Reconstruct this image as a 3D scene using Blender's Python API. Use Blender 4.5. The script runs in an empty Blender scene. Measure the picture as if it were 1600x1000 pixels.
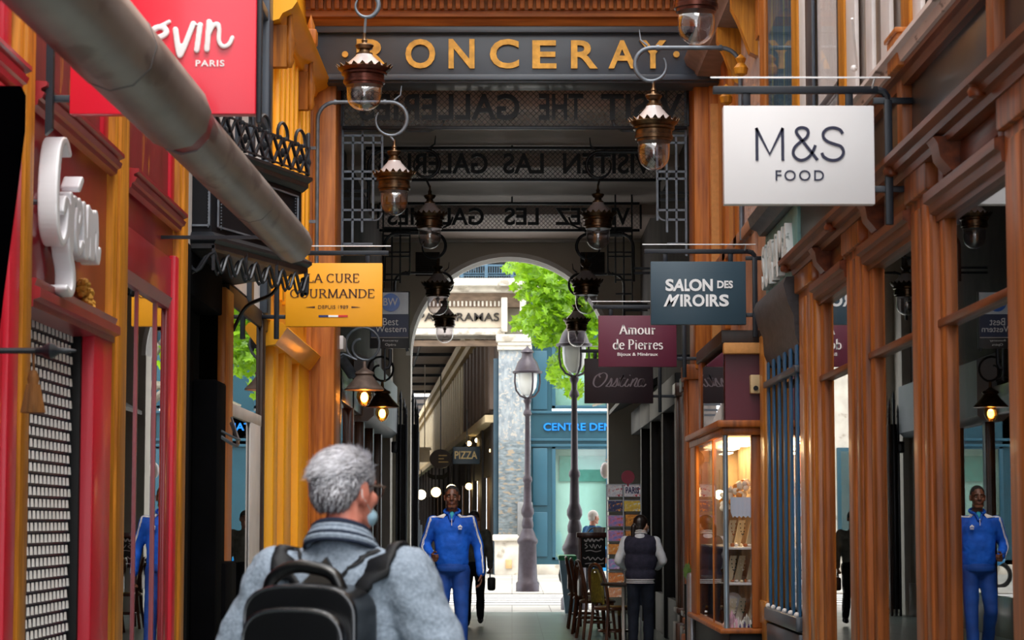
import bpy, math, random
from mathutils import Vector, Matrix
random.seed(7)
C = bpy.context.scene.collection
PI = math.pi
H = 1.42; FL = 3600.0; TH = math.atan(315/3600)
cT, sT = math.cos(TH), math.sin(TH)
def ray(px, py):
    a, b = (px-800)/FL, (500-py)/FL
    return Vector((a, cT-b*sT, sT+b*cT))
def onY(px, py, Y):
    d = ray(px, py); t = Y/d.y
    return Vector((d.x*t, Y, H+d.z*t))
def onX(px, py, X):
    d = ray(px, py); t = X/d.x
    return Vector((X, d.y*t, H+d.z*t))
def XY(px, Y): return (px-800)/FL*Y*1.004
def ZY(py, Y): return onY(800, py, Y).z

# ---------------------------------------------------------------- materials
def lin(h):
    if isinstance(h, str):
        h = h.lstrip('#'); c = [int(h[i:i+2], 16)/255 for i in (0, 2, 4)]
    else: c = h
    return tuple((x/12.92 if x <= .04045 else ((x+.055)/1.055)**2.4) for x in c)
MATS = {}
def mat(key, col, rough=.5, metal=0, var=.08, scale=6, stretch=(1, 1, 1), bump=.0, bscale=None, col2=None, spec=.5, dirt=None, coat=0, detail=4):
    if key in MATS: return MATS[key]
    m = bpy.data.materials.new(key); m.use_nodes = True
    nt = m.node_tree; N, L = nt.nodes, nt.links
    b = N['Principled BSDF']
    b.inputs['Roughness'].default_value = rough; b.inputs['Metallic'].default_value = metal
    b.inputs['Specular IOR Level'].default_value = spec
    if coat: b.inputs['Coat Weight'].default_value = coat; b.inputs['Coat Roughness'].default_value = .12
    c = lin(col)
    tc = N.new('ShaderNodeTexCoord'); mp = N.new('ShaderNodeMapping')
    mp.inputs['Scale'].default_value = stretch
    L.new(tc.outputs['Object'], mp.inputs['Vector'])
    nz = N.new('ShaderNodeTexNoise'); nz.inputs['Scale'].default_value = scale; nz.inputs['Detail'].default_value = detail
    L.new(mp.outputs[0], nz.inputs['Vector'])
    rp = N.new('ShaderNodeValToRGB')
    if col2: d = lin(col2)
    else: d = tuple(x*(1-var*2.2) for x in c)
    u = tuple(min(1, x*(1+var)) for x in c)
    rp.color_ramp.elements[0].color = (*d, 1); rp.color_ramp.elements[0].position = .3
    rp.color_ramp.elements[1].color = (*u, 1); rp.color_ramp.elements[1].position = .7
    L.new(nz.outputs['Fac'], rp.inputs['Fac'])
    out = rp.outputs['Color']
    if dirt:
        dz = N.new('ShaderNodeTexNoise'); dz.inputs['Scale'].default_value = dirt[1]; dz.inputs['Detail'].default_value = 6
        dm = N.new('ShaderNodeMapping'); dm.inputs['Scale'].default_value = dirt[3] if len(dirt) > 3 else (1, 1, 1)
        L.new(tc.outputs['Object'], dm.inputs[0]); L.new(dm.outputs[0], dz.inputs['Vector'])
        dr = N.new('ShaderNodeValToRGB'); dr.color_ramp.elements[0].position = dirt[2]; dr.color_ramp.elements[1].position = dirt[2]+.07
        L.new(dz.outputs['Fac'], dr.inputs[0])
        mx = N.new('ShaderNodeMix'); mx.data_type = 'RGBA'
        L.new(dr.outputs[0], mx.inputs[0]); L.new(out, mx.inputs[6]); mx.inputs[7].default_value = (*lin(dirt[0]), 1)
        out = mx.outputs[2]
    L.new(out, b.inputs['Base Color'])
    if bump:
        n2 = N.new('ShaderNodeTexNoise'); n2.inputs['Scale'].default_value = bscale or scale*4; n2.inputs['Detail'].default_value = 5
        L.new(mp.outputs[0], n2.inputs['Vector'])
        bp = N.new('ShaderNodeBump'); bp.inputs['Strength'].default_value = bump; bp.inputs['Distance'].default_value = .01
        L.new(n2.outputs['Fac'], bp.inputs['Height']); L.new(bp.outputs[0], b.inputs['Normal'])
    MATS[key] = m; return m
def emit(key, col, s):
    if key in MATS: return MATS[key]
    m = bpy.data.materials.new(key); m.use_nodes = True
    b = m.node_tree.nodes['Principled BSDF']
    b.inputs['Base Color'].default_value = (*lin(col), 1)
    b.inputs['Emission Color'].default_value = (*lin(col), 1); b.inputs['Emission Strength'].default_value = s
    MATS[key] = m; return m
def glass(key, tint=(.95, .97, .97), r0=.05, power=4.0, gain=1.0, rough=0.0):
    if key in MATS: return MATS[key]
    m = bpy.data.materials.new(key); m.use_nodes = True
    nt = m.node_tree; N, L = nt.nodes, nt.links; N.clear()
    o = N.new('ShaderNodeOutputMaterial'); mix = N.new('ShaderNodeMixShader')
    t = N.new('ShaderNodeBsdfTransparent'); g = N.new('ShaderNodeBsdfGlossy')
    t.inputs[0].default_value = (*tint, 1); g.inputs['Roughness'].default_value = rough
    g.inputs[0].default_value = (1, 1, 1, 1)
    lw = N.new('ShaderNodeLayerWeight'); lw.inputs[0].default_value = .5
    pw = N.new('ShaderNodeMath'); pw.operation = 'POWER'; pw.inputs[1].default_value = power
    ml = N.new('ShaderNodeMath'); ml.operation = 'MULTIPLY_ADD'; ml.inputs[1].default_value = (1-r0)*gain; ml.inputs[2].default_value = r0; ml.use_clamp = True
    L.new(lw.outputs['Facing'], pw.inputs[0]); L.new(pw.outputs[0], ml.inputs[0])
    L.new(ml.outputs[0], mix.inputs[0]); L.new(t.outputs[0], mix.inputs[1]); L.new(g.outputs[0], mix.inputs[2])
    L.new(mix.outputs[0], o.inputs[0]); MATS[key] = m; return m
def wood(key, col, col2, rough=.38, sc=14, axis='z', coat=.25):
    st = {'z': (5, 5, .35), 'y': (5, .35, 5), 'x': (.35, 5, 5)}[axis]
    return mat(key, col, rough, 0, .15, sc/2, st, .08, sc, col2=col2, coat=coat, spec=.3)

# ---------------------------------------------------------------- mesh building
class MB:
    def __init__(s): s.v = []; s.f = []
    def add(s, vs, fs):
        o = len(s.v); s.v += [Vector(p) for p in vs]; s.f += [tuple(i+o for i in f) for f in fs]; return s
    def box(s, x0, x1, y0, y1, z0, z1):
        return s.add([(x0,y0,z0),(x1,y0,z0),(x1,y1,z0),(x0,y1,z0),(x0,y0,z1),(x1,y0,z1),(x1,y1,z1),(x0,y1,z1)],
            [(0,3,2,1),(4,5,6,7),(0,1,5,4),(1,2,6,5),(2,3,7,6),(3,0,4,7)])
    def bbox(s, x0, x1, y0, y1, z0, z1, b=.01):
        "box with chamfered edges on all 12 edges"
        x0, x1 = min(x0, x1), max(x0, x1); y0, y1 = min(y0, y1), max(y0, y1); z0, z1 = min(z0, z1), max(z0, z1)
        b = min(b, (x1-x0)/3, (y1-y0)/3, (z1-z0)/3)
        import bmesh
        bm = bmesh.new(); bmesh.ops.create_cube(bm, size=1)
        for v in bm.verts:
            v.co = Vector(((x0+x1)/2+v.co.x*(x1-x0), (y0+y1)/2+v.co.y*(y1-y0), (z0+z1)/2+v.co.z*(z1-z0)))
        bmesh.ops.bevel(bm, geom=bm.edges[:]+bm.verts[:], offset=b, segments=2, profile=.5, affect='EDGES')
        bm.verts.index_update()
        s.add([v.co.copy() for v in bm.verts], [tuple(v.index for v in f.verts) for f in bm.faces]); bm.free(); return s
    def bar(s, p, q, w, h, up=(0, 0, 1)):
        p, q = Vector(p), Vector(q); d = (q-p).normalized(); u = Vector(up)
        if abs(d.dot(u)) > .98: u = Vector((0, 1, 0))
        r = d.cross(u).normalized()*w/2; u = r.cross(d).normalized()*h/2
        return s.add([p-r-u, p+r-u, p+r+u, p-r+u, q-r-u, q+r-u, q+r+u, q-r+u],
            [(0,1,2,3),(7,6,5,4),(0,4,5,1),(1,5,6,2),(2,6,7,3),(3,7,4,0)])
    def tube(s, pts, r, n=8, closed=False):
        pts = [Vector(p) for p in pts]; m = len(pts)
        rs = r if isinstance(r, (list, tuple)) else [r]*m
        vs = []; prev = None
        for i, p in enumerate(pts):
            a = pts[(i-1) % m] if (i or closed) else p; b = pts[(i+1) % m] if (i < m-1 or closed) else p
            d = (b-a).normalized() if (b-a).length > 1e-9 else Vector((0, 0, 1))
            if prev is None:
                u = Vector((0, 0, 1)) if abs(d.z) < .9 else Vector((1, 0, 0))
            else: u = prev
            u = (u-d*u.dot(d)).normalized(); prev = u; w = d.cross(u)
            for k in range(n):
                t = 2*PI*k/n; vs.append(p+(u*math.cos(t)+w*math.sin(t))*rs[i])
        fs = []
        for i in range(m if closed else m-1):
            j = (i+1) % m
            for k in range(n): fs.append((i*n+k, i*n+(k+1) % n, j*n+(k+1) % n, j*n+k))
        if not closed: fs += [tuple(range(n))[::-1], tuple((m-1)*n+k for k in range(n))]
        return s.add(vs, fs)
    def lathe(s, prof, c, n=20, sx=1, sy=1):
        c = Vector(c); vs = []; fs = []
        for r, z in prof:
            for k in range(n):
                t = 2*PI*k/n; vs.append(c+Vector((math.cos(t)*r*sx, math.sin(t)*r*sy, z)))
        for i in range(len(prof)-1):
            for k in range(n): fs.append((i*n+k, i*n+(k+1) % n, (i+1)*n+(k+1) % n, (i+1)*n+k))
        fs.append(tuple(range(n))[::-1]); m = len(prof)-1; fs.append(tuple(m*n+k for k in range(n)))
        return s.add(vs, fs)
    def ell(s, c, r, n=14, m=10, rot=None):
        c = Vector(c); r = (r, r, r) if isinstance(r, (int, float)) else r
        vs = [Vector((0, 0, r[2]))]; fs = []
        for i in range(1, m):
            a = PI*i/m
            for k in range(n):
                t = 2*PI*k/n; vs.append(Vector((math.sin(a)*math.cos(t)*r[0], math.sin(a)*math.sin(t)*r[1], math.cos(a)*r[2])))
        vs.append(Vector((0, 0, -r[2]))); e = len(vs)-1
        for k in range(n): fs.append((0, 1+k, 1+(k+1) % n)); fs.append((e, 1+(m-2)*n+(k+1) % n, 1+(m-2)*n+k))
        for i in range(m-2):
            for k in range(n): fs.append((1+i*n+k, 1+(i+1)*n+k, 1+(i+1)*n+(k+1) % n, 1+i*n+(k+1) % n))
        if rot: vs = [rot @ v for v in vs]
        return s.add([v+c for v in vs], fs)
    def cap(s, p, q, r0, r1=None, n=12):
        "tapered capsule"
        p, q = Vector(p), Vector(q); r1 = r0 if r1 is None else r1
        d = (q-p); L = d.length; d = d/L if L > 1e-9 else Vector((0, 0, 1))
        pts = []; rs = []
        for k in range(5): a = PI/2*k/4.0; pts.append(p-d*r0*math.cos(a)); rs.append(max(r0*math.sin(a), .0005))
        for k in range(5): a = PI/2*k/4.0; pts.append(q+d*r1*math.sin(a)); rs.append(max(r1*math.cos(a), .0005))
        return s.tube(pts, rs, n)
    def prism(s, poly, fn, t0, t1):
        "poly list of (a,b); fn(a,b,t)->point"
        n = len(poly)
        vs = [fn(a, b, t0) for a, b in poly]+[fn(a, b, t1) for a, b in poly]
        fs = [tuple(range(n)), tuple(range(2*n-1, n-1, -1))]+[(i, n+i, n+(i+1) % n, (i+1) % n) for i in range(n)]
        return s.add(vs, fs)
    def profY(s, poly, y0, y1):   # poly (x,z) swept along Y
        return s.prism(poly, lambda a, b, t: Vector((a, t, b)), y0, y1)
    def profX(s, poly, x0, x1):   # poly (y,z) swept along X
        return s.prism(poly, lambda a, b, t: Vector((t, a, b)), x0, x1)
    def xf(s, M):
        s.v = [M @ v for v in s.v]; return s
    def join(s, o): return s.add(o.v, o.f)
def recalc(me):
    import bmesh
    bm = bmesh.new(); bm.from_mesh(me); bmesh.ops.recalc_face_normals(bm, faces=bm.faces[:]); bm.to_mesh(me); bm.free()
def link(name, mb, m, loc, smooth, fix=True):
    me = bpy.data.meshes.new(name); me.from_pydata([v-loc for v in mb.v], [], mb.f)
    if fix: recalc(me)
    me.materials.append(m)
    if smooth:
        me.polygons.foreach_set('use_smooth', [True]*len(me.polygons))
        if smooth != 2:
            try: me.set_sharp_from_angle(angle=math.radians(42))
            except Exception: pass
    o = bpy.data.objects.new(name, me); C.objects.link(o); return o
def tag(o, label, cat, group=None, kind=None):
    o['label'] = label; o['category'] = cat
    if group: o['group'] = group
    if kind: o['kind'] = kind
    return o
def top(name, label, cat, loc, group=None, kind=None):
    o = bpy.data.objects.new(name, None); o.empty_display_size = .1; C.objects.link(o); o.location = loc
    o['wl'] = [0, 0, 0]; del o['wl']
    LOCS[o.name] = Vector(loc)
    return tag(o, label, cat, group, kind)
LOCS = {}
def part(name, mb, m, parent, label=None, smooth=1, kind=None, fix=True):
    loc = LOCS[parent.name]
    o = link(name, mb, m, loc, smooth, fix); o.parent = parent; LOCS[o.name] = loc
    if label: o['label'] = label
    if kind: o['kind'] = kind
    return o
def solo(name, mb, m, label, cat, group=None, kind=None, loc=None, smooth=1, fix=True):
    if loc is None:
        n = len(mb.v); loc = Vector((sum(v.x for v in mb.v)/n, sum(v.y for v in mb.v)/n, min(v.z for v in mb.v)))
    loc = Vector(loc); o = link(name, mb, m, loc, smooth, fix); o.location = loc; LOCS[o.name] = loc
    return tag(o, label, cat, group, kind)
_cnt = {}
def num(k): _cnt[k] = _cnt.get(k, 0)+1; return '%s_%d' % (k, _cnt[k])
def trim(mb, m, label, smooth=1): return solo(num('trim'), mb, m, label, 'trim', kind='structure', smooth=smooth)
def remesh(o, vox, sm=4, fac=.5):
    r = o.modifiers.new('r', 'REMESH'); r.mode = 'VOXEL'; r.voxel_size = vox; r.use_smooth_shade = True
    if sm: q = o.modifiers.new('s', 'SMOOTH'); q.iterations = sm; q.factor = fac
def sum_mb(l):
    o = MB()
    for m in l: o.join(m)
    return o
def arc(c, r, a0, a1, n, fn):
    return [fn(c[0]+r*math.cos(a0+(a1-a0)*i/n), c[1]+r*math.sin(a0+(a1-a0)*i/n)) for i in range(n+1)]

# ---------------------------------------------------------------- lettering
def text_mb(body, box, fn, depth=.01, off=0, shear=0, space=1, back=.0):
    "box=(u0,u1,v0,v1) in the plane; fn(u,v,t)->world; the built-in font is stretched into box"
    cu = bpy.data.curves.new('t', 'FONT'); cu.body = body; cu.extrude = .1; cu.offset = off; cu.shear = shear; cu.space_character = space
    cu.resolution_u = 4
    ob = bpy.data.objects.new('t', cu); C.objects.link(ob)
    bpy.context.view_layer.update()
    me = bpy.data.meshes.new_from_object(ob.evaluated_get(bpy.context.evaluated_depsgraph_get()))
    vs = [v.co.copy() for v in me.vertices]; fs = [tuple(p.vertices) for p in me.polygons]
    bpy.data.objects.remove(ob); bpy.data.curves.remove(cu); bpy.data.meshes.remove(me)
    x0 = min(v.x for v in vs); x1 = max(v.x for v in vs); y0 = min(v.y for v in vs); y1 = max(v.y for v in vs)
    u0, u1, v0, v1 = box
    mb = MB()
    mb.add([fn(u0+(v.x-x0)/(x1-x0)*(u1-u0), v0+(v.y-y0)/(y1-y0)*(v1-v0), back+(depth if v.z > 0 else 0)) for v in vs], fs)
    return mb
def face_plane(Y):      # plane facing the camera: u=x, v=z, t towards -Y
    return lambda u, v, t: Vector((u, Y-t, v))
def ribbon(mb, pts, w, fn, depth, thick=None, ang=0, t0=0):
    "stroke: flat ribbon with thickness; w width or per-point list; contrast if thick given"
    n = len(pts)
    L = []; R = []
    for i, p in enumerate(pts):
        a = pts[max(i-1, 0)]; b = pts[min(i+1, n-1)]
        dx, dy = b[0]-a[0], b[1]-a[1]; l = math.hypot(dx, dy) or 1; dx /= l; dy /= l
        ww = w[i] if isinstance(w, (list, tuple)) else w
        if thick: ww = w+(thick-w)*abs(dy)**1.3
        L.append((p[0]-dy*ww/2, p[1]+dx*ww/2)); R.append((p[0]+dy*ww/2, p[1]-dx*ww/2))
    vs = [fn(*q, t0) for q in L]+[fn(*q, t0) for q in R]+[fn(*q, t0+depth) for q in L]+[fn(*q, t0+depth) for q in R]
    fs = []
    for i in range(n-1):
        fs += [(i, i+1, n+i+1, n+i), (2*n+i, 3*n+i, 3*n+i+1, 2*n+i+1), (i, 2*n+i, 2*n+i+1, i+1), (n+i, n+i+1, 3*n+i+1, 3*n+i)]
    fs += [(0, n, 3*n, 2*n), (n-1, 3*n-1, 4*n-1, 2*n-1)]
    return mb.add(vs, fs)
def crv(pts, n=6):
    "catmull-rom through points"
    out = []; P = [pts[0]]+list(pts)+[pts[-1]]
    for i in range(1, len(P)-2):
        for k in range(n):
            t = k/n; a, b, c, d = P[i-1], P[i], P[i+1], P[i+2]
            out.append(tuple(.5*(2*b[j]+(c[j]-a[j])*t+(2*a[j]-5*b[j]+4*c[j]-d[j])*t*t+(3*b[j]-a[j]-3*c[j]+d[j])*t**3) for j in range(len(b))))
    out.append(tuple(pts[-1])); return out
def crv3(pts, n=6): return [Vector(p) for p in crv([tuple(p) for p in pts], n)]
# serif glyph strokes: (width, [strokes], [serif centres (x,y,len)])
def _o(cx, cy, rx, ry, a0=0, a1=360, n=18): return [(cx+rx*math.cos(math.radians(a0+(a1-a0)*i/n)), cy+ry*math.sin(math.radians(a0+(a1-a0)*i/n))) for i in range(n+1)]
G = {
 'A': (.72, [[(.05, 0), (.36, 1)], [(.36, 1), (.67, 0)], [(.15, .35), (.57, .35)]], [(.05, 0, .2), (.67, 0, .24)]),
 'C': (.7, [_o(.38, .5, .33, .49, 45, 318)], [(.61, .84, .03)]),
 'D': (.75, [[(.12, 0), (.12, 1)], [(.1, 1), (.3, .98)]+_o(.32, .5, .36, .49, 80, -80)+[(.1, 0)]], [(.08, 0, .14), (.08, 1, .14)]),
 'E': (.6, [[(.12, 0), (.12, 1)], [(.05, 1), (.52, 1), (.54, .84)], [(.12, .52), (.44, .52)], [(.05, 0), (.54, 0), (.57, .18)]], []),
 'G': (.76, [_o(.4, .5, .34, .49, 48, 330), [(.69, .42), (.69, .05)]], [(.67, .43, .2)]),
 'L': (.56, [[(.12, 0), (.12, 1)], [(.03, 0), (.5, 0), (.53, .2)]], [(.12, 1, .24)]),
 'M': (.95, [[(.12, 0), (.16, 1)], [(.16, 1), (.46, .02)], [(.46, .02), (.78, 1)], [(.78, 1), (.83, 0)]], [(.12, 0, .2), (.83, 0, .22), (.12, 1, .12), (.82, 1, .12)]),
 'N': (.8, [[(.14, 0), (.14, 1)], [(.14, 1), (.68, .0)], [(.68, 0), (.68, 1)]], [(.14, 0, .2), (.68, 1, .2), (.08, 1, .12)]),
 'O': (.78, [_o(.39, .5, .33, .49)], []),
 'R': (.68, [[(.12, 0), (.12, 1)], [(.1, 1), (.3, 1)]+_o(.3, .76, .22, .24, 85, -85)+[(.12, .5)], [(.34, .5), (.64, 0)]], [(.12, 0, .24), (.06, 1, .1), (.64, 0, .12)]),
 'U': (.78, [[(.14, 1), (.14, .3)]+_o(.38, .3, .24, .29, 180, 360)+[(.62, 1)]], [(.14, 1, .24), (.62, 1, .2)]),
 'P': (.62, [[(.12, 0), (.12, 1)], [(.1, 1), (.3, 1)]+_o(.3, .74, .22, .26, 85, -85)+[(.12, .47)]], [(.12, 0, .24), (.06, 1, .1)]),
 'm': (.86, [[(.12, 0), (.12, .66)], _o(.27, .46, .15, .2, 170, 0)+[(.42, 0)], _o(.58, .46, .15, .2, 170, 0)+[(.73, 0)]], [(.12, 0, .18), (.42, 0, .16), (.73, 0, .18), (.07, .66, .1)]),
 'o': (.56, [_o(.28, .33, .22, .33)], []),
 'u': (.6, [[(.12, .66), (.12, .2)]+_o(.27, .2, .15, .19, 180, 300), [(.45, .66), (.45, 0)]], [(.1, .66, .12), (.43, .66, .12), (.49, 0, .1)]),
 'r': (.42, [[(.12, 0), (.12, .66)], [(.12, .4), (.2, .58), (.34, .62)]], [(.12, 0, .2), (.07, .66, .1), (.35, .6, .05)]),
 'd': (.6, [_o(.26, .32, .2, .32), [(.47, 0), (.47, 1.05)]], [(.42, 1.05, .1), (.51, 0, .1)]),
 'e': (.52, [_o(.27, .33, .21, .33, 8, 320)+[], [(.06, .38), (.47, .38)]], []),
 'i': (.28, [[(.13, 0), (.13, .66)], [(.1, .86), (.13, .94), (.16, .86)]], [(.13, 0, .18), (.09, .66, .1)]),
 's': (.44, [_o(.22, .49, .15, .16, 30, 250, 10)+_o(.22, .17, .16, .17, 80, -150, 10)], []),
}
def serif_mb(body, box, fn, depth=.008, thin=.05, thick=.13):
    x = 0; mb = MB(); tot = 0
    for ch in body: tot += (.34 if ch == ' ' else G[ch][0]+.06)
    u0, u1, v0, v1 = box; sx = (u1-u0)/(tot-.06); sy = (v1-v0)
    for ch in body:
        if ch == ' ': x += .34; continue
        w, strokes, ser = G[ch]
        q = lambda a, b, t, x=x: fn(u0+(x+a)*sx, v0+b*sy, t)
        for st in strokes: ribbon(mb, st, thin, q, depth, thick)
        for cx, cy, l in ser: ribbon(mb, [(cx-l/2, cy), (cx+l/2, cy)], thin*1.1, q, depth)
        x += w+.06
    return mb
# ================================================================ camera, sky
cam = bpy.data.cameras.new('camera'); co = bpy.data.objects.new('camera', cam); C.objects.link(co)
cam.sensor_width = 36; cam.lens = 81; co.location = (0, 0, H); co.rotation_euler = (PI/2+TH, 0, 0)
cam.clip_end = 500; cam.dof.use_dof = True; cam.dof.focus_distance = 22; cam.dof.aperture_fstop = 7.5
bpy.context.scene.camera = co
W = bpy.data.worlds.new('sky'); bpy.context.scene.world = W; W.use_nodes = True
nt = W.node_tree; N, L = nt.nodes, nt.links
bg = N['Background']; tc = N.new('ShaderNodeTexCoord'); sp = N.new('ShaderNodeSeparateXYZ'); rp = N.new('ShaderNodeValToRGB')
rp.color_ramp.elements[0].color = (.90, .94, 1, 1); rp.color_ramp.elements[0].position = 0
rp.color_ramp.elements[1].color = (1, 1, 1, 1); rp.color_ramp.elements[1].position = .7
L.new(tc.outputs['Generated'], sp.inputs[0]); L.new(sp.outputs['Z'], rp.inputs[0]); L.new(rp.outputs[0], bg.inputs[0])
bg.inputs[1].default_value = 1.55
sc = bpy.context.scene
sc.view_settings.view_transform = 'Standard'; sc.view_settings.look = 'None'; sc.view_settings.gamma = 1
sc.view_settings.use_curve_mapping = False; sc.view_settings.exposure = 1.12
sc.cycles.use_denoising = True
try: sc.cycles.denoiser = 'OPENIMAGEDENOISE'
except Exception: pass
sc.cycles.max_bounces = 8; sc.cycles.diffuse_bounces = 5; sc.cycles.glossy_bounces = 4; sc.cycles.transparent_max_bounces = 16
sc.cycles.transmission_bounces = 4; sc.cycles.caustics_reflective = False; sc.cycles.caustics_refractive = False
sc.cycles.sample_clamp_indirect = 6
sc.cycles.use_adaptive_sampling = True; sc.cycles.adaptive_threshold = .02
def sun(rot, e, ang):
    l = bpy.data.lights.new('sun', 'SUN'); l.energy = e; l.angle = math.radians(ang); l.color = (1, .96, .9)
    o = bpy.data.objects.new('sun', l); C.objects.link(o); o.rotation_euler = [math.radians(a) for a in rot]
sun((28, 6, 0), 1.3, 35)

# ================================================================ materials
M_red = mat('red_paint', '#cc0e2e', .4, 0, .04, 2, (1, 1, .5), .03, 30, coat=.1)
M_dred = mat('dark_red_panel', '#96232e', .32, 0, .12, 3, (1, 1, .6), .06, 20, coat=.3)
M_drip = mat('dark_red_drip', '#7e2029', .4, 0, .15, 4, (1, 1, .4), .1, 20, dirt=('#c07a20', 7, .63, (3, 3, .5)))
M_och = wood('ochre_paint', '#cf8a24', '#9a5c10', .45, 12, coat=0)
M_yel = mat('yellow_paint', '#ffb015', .45, 0, .04, 3, (1, 1, .3), .04, 20, coat=.1)
M_yeld = mat('ochre_yellow_paint', '#dc8a10', .45, 0, .1, 3, (1, 1, .3))
M_wood = wood('varnished_brown', '#a65a20', '#64320f', .42, 8, coat=.05)
M_woody = wood('varnished_brown_rail', '#7c3d1e', '#4a2210', .42, 8, 'y', coat=.04)
M_orw = wood('orange_wood', '#b86f2a', '#8c4a18', .45, 10, coat=.05)
M_orwx = wood('orange_wood_beam', '#a8652b', '#83481c', .5, 8, 'x', 0)
M_tan = mat('tan_stucco', '#c98d4e', .7, 0, .06, 30, (1, 1, 1), .1)
M_blk = mat('black_paint', '#07080a', .5, 0, .2, 5, spec=.3)
M_matb = mat('matt_black', '#060608', .95, 0, .2, 5, spec=.05)
M_iron = mat('black_iron', '#23262c', .35, .3, .2, 10)
M_giron = mat('grey_iron', '#6a727c', .4, .4, .15, 10)
M_slate = mat('slate_paint', '#3a424d', .38, 0, .1, 3, (.3, 1, 1), .05, 12, coat=.15)
M_gold = mat('gold_leaf', '#d8a040', .45, .35, .15, 14, bump=.1)
M_white = mat('white_paint', '#e4e2e2', .45, 0, .04, 5)
M_offw = mat('off_white_paint', '#cfc8c4', .5, 0, .05, 5)
M_glassd = glass('shop_glass', (.55, .57, .58), .06, 3.0, 1.0)
M_glassc = glass('clear_glass', (.96, .96, .97), .04, 4.5, .9)
M_glassu = glass('upper_window_glass', (.97, .97, .97), .03, 9, .35)
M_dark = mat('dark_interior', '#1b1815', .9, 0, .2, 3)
M_darkw = mat('dark_wood', '#2f1c13', .5, 0, .2, 5, (4, 4, .5))

# ================================================================ ground
def tilemat(key, c1, c2, cm, scale, rough, mort=.012, w=1, h=1):
    m = mat(key, c1, rough, 0, .1, 3); nt = m.node_tree; N, L = nt.nodes, nt.links
    b = N['Principled BSDF']; br = N.new('ShaderNodeTexBrick'); br.offset = 0
    br.inputs['Color1'].default_value = (*lin(c1), 1); br.inputs['Color2'].default_value = (*lin(c2), 1); br.inputs['Mortar'].default_value = (*lin(cm), 1)
    br.inputs['Scale'].default_value = scale; br.inputs['Mortar Size'].default_value = mort
    br.inputs['Brick Width'].default_value = w; br.inputs['Row Height'].default_value = h
    tc = [n for n in N if n.type == 'TEX_COORD'][0]; L.new(tc.outputs['Object'], br.inputs['Vector'])
    nz = N.new('ShaderNodeTexNoise'); nz.inputs['Scale'].default_value = 1.3; nz.inputs['Detail'].default_value = 6
    L.new(tc.outputs['Object'], nz.inputs['Vector'])
    mx = N.new('ShaderNodeMix'); mx.data_type = 'RGBA'; mx.blend_type = 'MULTIPLY'; mx.inputs[0].default_value = .45
    L.new(br.outputs[0], mx.inputs[6]); L.new(nz.outputs['Fac'], mx.inputs[7]); L.new(mx.outputs[2], b.inputs['Base Color'])
    return m
M_tile = tilemat('passage_tiles', '#8f9d96', '#7b8a85', '#59625e', 2.6, .3)
M_side = tilemat('pale_paving', '#d5d1ca', '#c4c1bc', '#8f8c88', 1.6, .6)
M_asph = mat('asphalt', '#8f9094', .8, 0, .1, 9, bump=.2, bscale=80)
solo('floor', MB().box(-6, 6, -3, 36.6, -.2, 0), M_tile, 'grey green tiled floor of the covered passage', 'floor', kind='structure')
solo('pavement', MB().bbox(-22, 22, 36.62, 39.6, -.2, .0, .02), M_side, 'pale paved pavement just outside the arch', 'pavement', kind='structure')
solo('road', MB().box(-22, 22, 39.62, 46.15, -.22, -.02), M_asph, 'grey asphalt street beyond the arch', 'road', kind='structure')
solo('far_pavement', MB().bbox(-22, 22, 46.2, 62.1, -.215, .01, .02), M_side, 'pale pavement in front of the blue facade', 'pavement', kind='structure')
M_zeb = mat('road_paint', '#f1f1f0', .6, 0, .05, 5)
for i, y in enumerate((40.1, 41.3, 42.5, 43.7, 44.9)):
    solo('crossing_stripe', MB().box(-3.4, 1.9, y, y+.62, -.02, -.008), M_zeb, 'white stripe painted on the street crossing', 'road marking', group='zebra crossing stripes')

# ================================================================ helpers for walls
def wallX(side, mb, m, label):
    return solo('wall_'+side, mb, m, label, 'wall', kind='structure')
# masonry behind both shop rows, upper storeys
WX = 2.42
M_plas = mat('cream_plaster', '#cbb9a2', .8, 0, .06, 2)
for s, nm in ((-1, 'left'), (1, 'right')):
    # shop back rooms
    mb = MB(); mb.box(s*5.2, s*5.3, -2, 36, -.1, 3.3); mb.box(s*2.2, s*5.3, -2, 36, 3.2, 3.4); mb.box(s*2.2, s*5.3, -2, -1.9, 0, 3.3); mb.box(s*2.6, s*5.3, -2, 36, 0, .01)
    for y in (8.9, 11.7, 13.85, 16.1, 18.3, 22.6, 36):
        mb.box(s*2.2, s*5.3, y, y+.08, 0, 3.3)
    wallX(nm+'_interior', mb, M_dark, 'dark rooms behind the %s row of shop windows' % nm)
# ================================================================ LEFT SIDE
XL = -2.0
def pil(y0, y1, z0, z1, m, label, s, x=2.0, d=.14, flute=True):
    mb = MB(); X = s*x; mb.bbox(X, X+s*d, y0, y1, z0, z1, .012)
    if flute:
        w = y1-y0
        mb.bbox(X-s*.018, X+s*.02, y0+w*.22, y1-w*.22, z0+.3, z1-.02, .01)
    return trim(mb, m, label)
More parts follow.
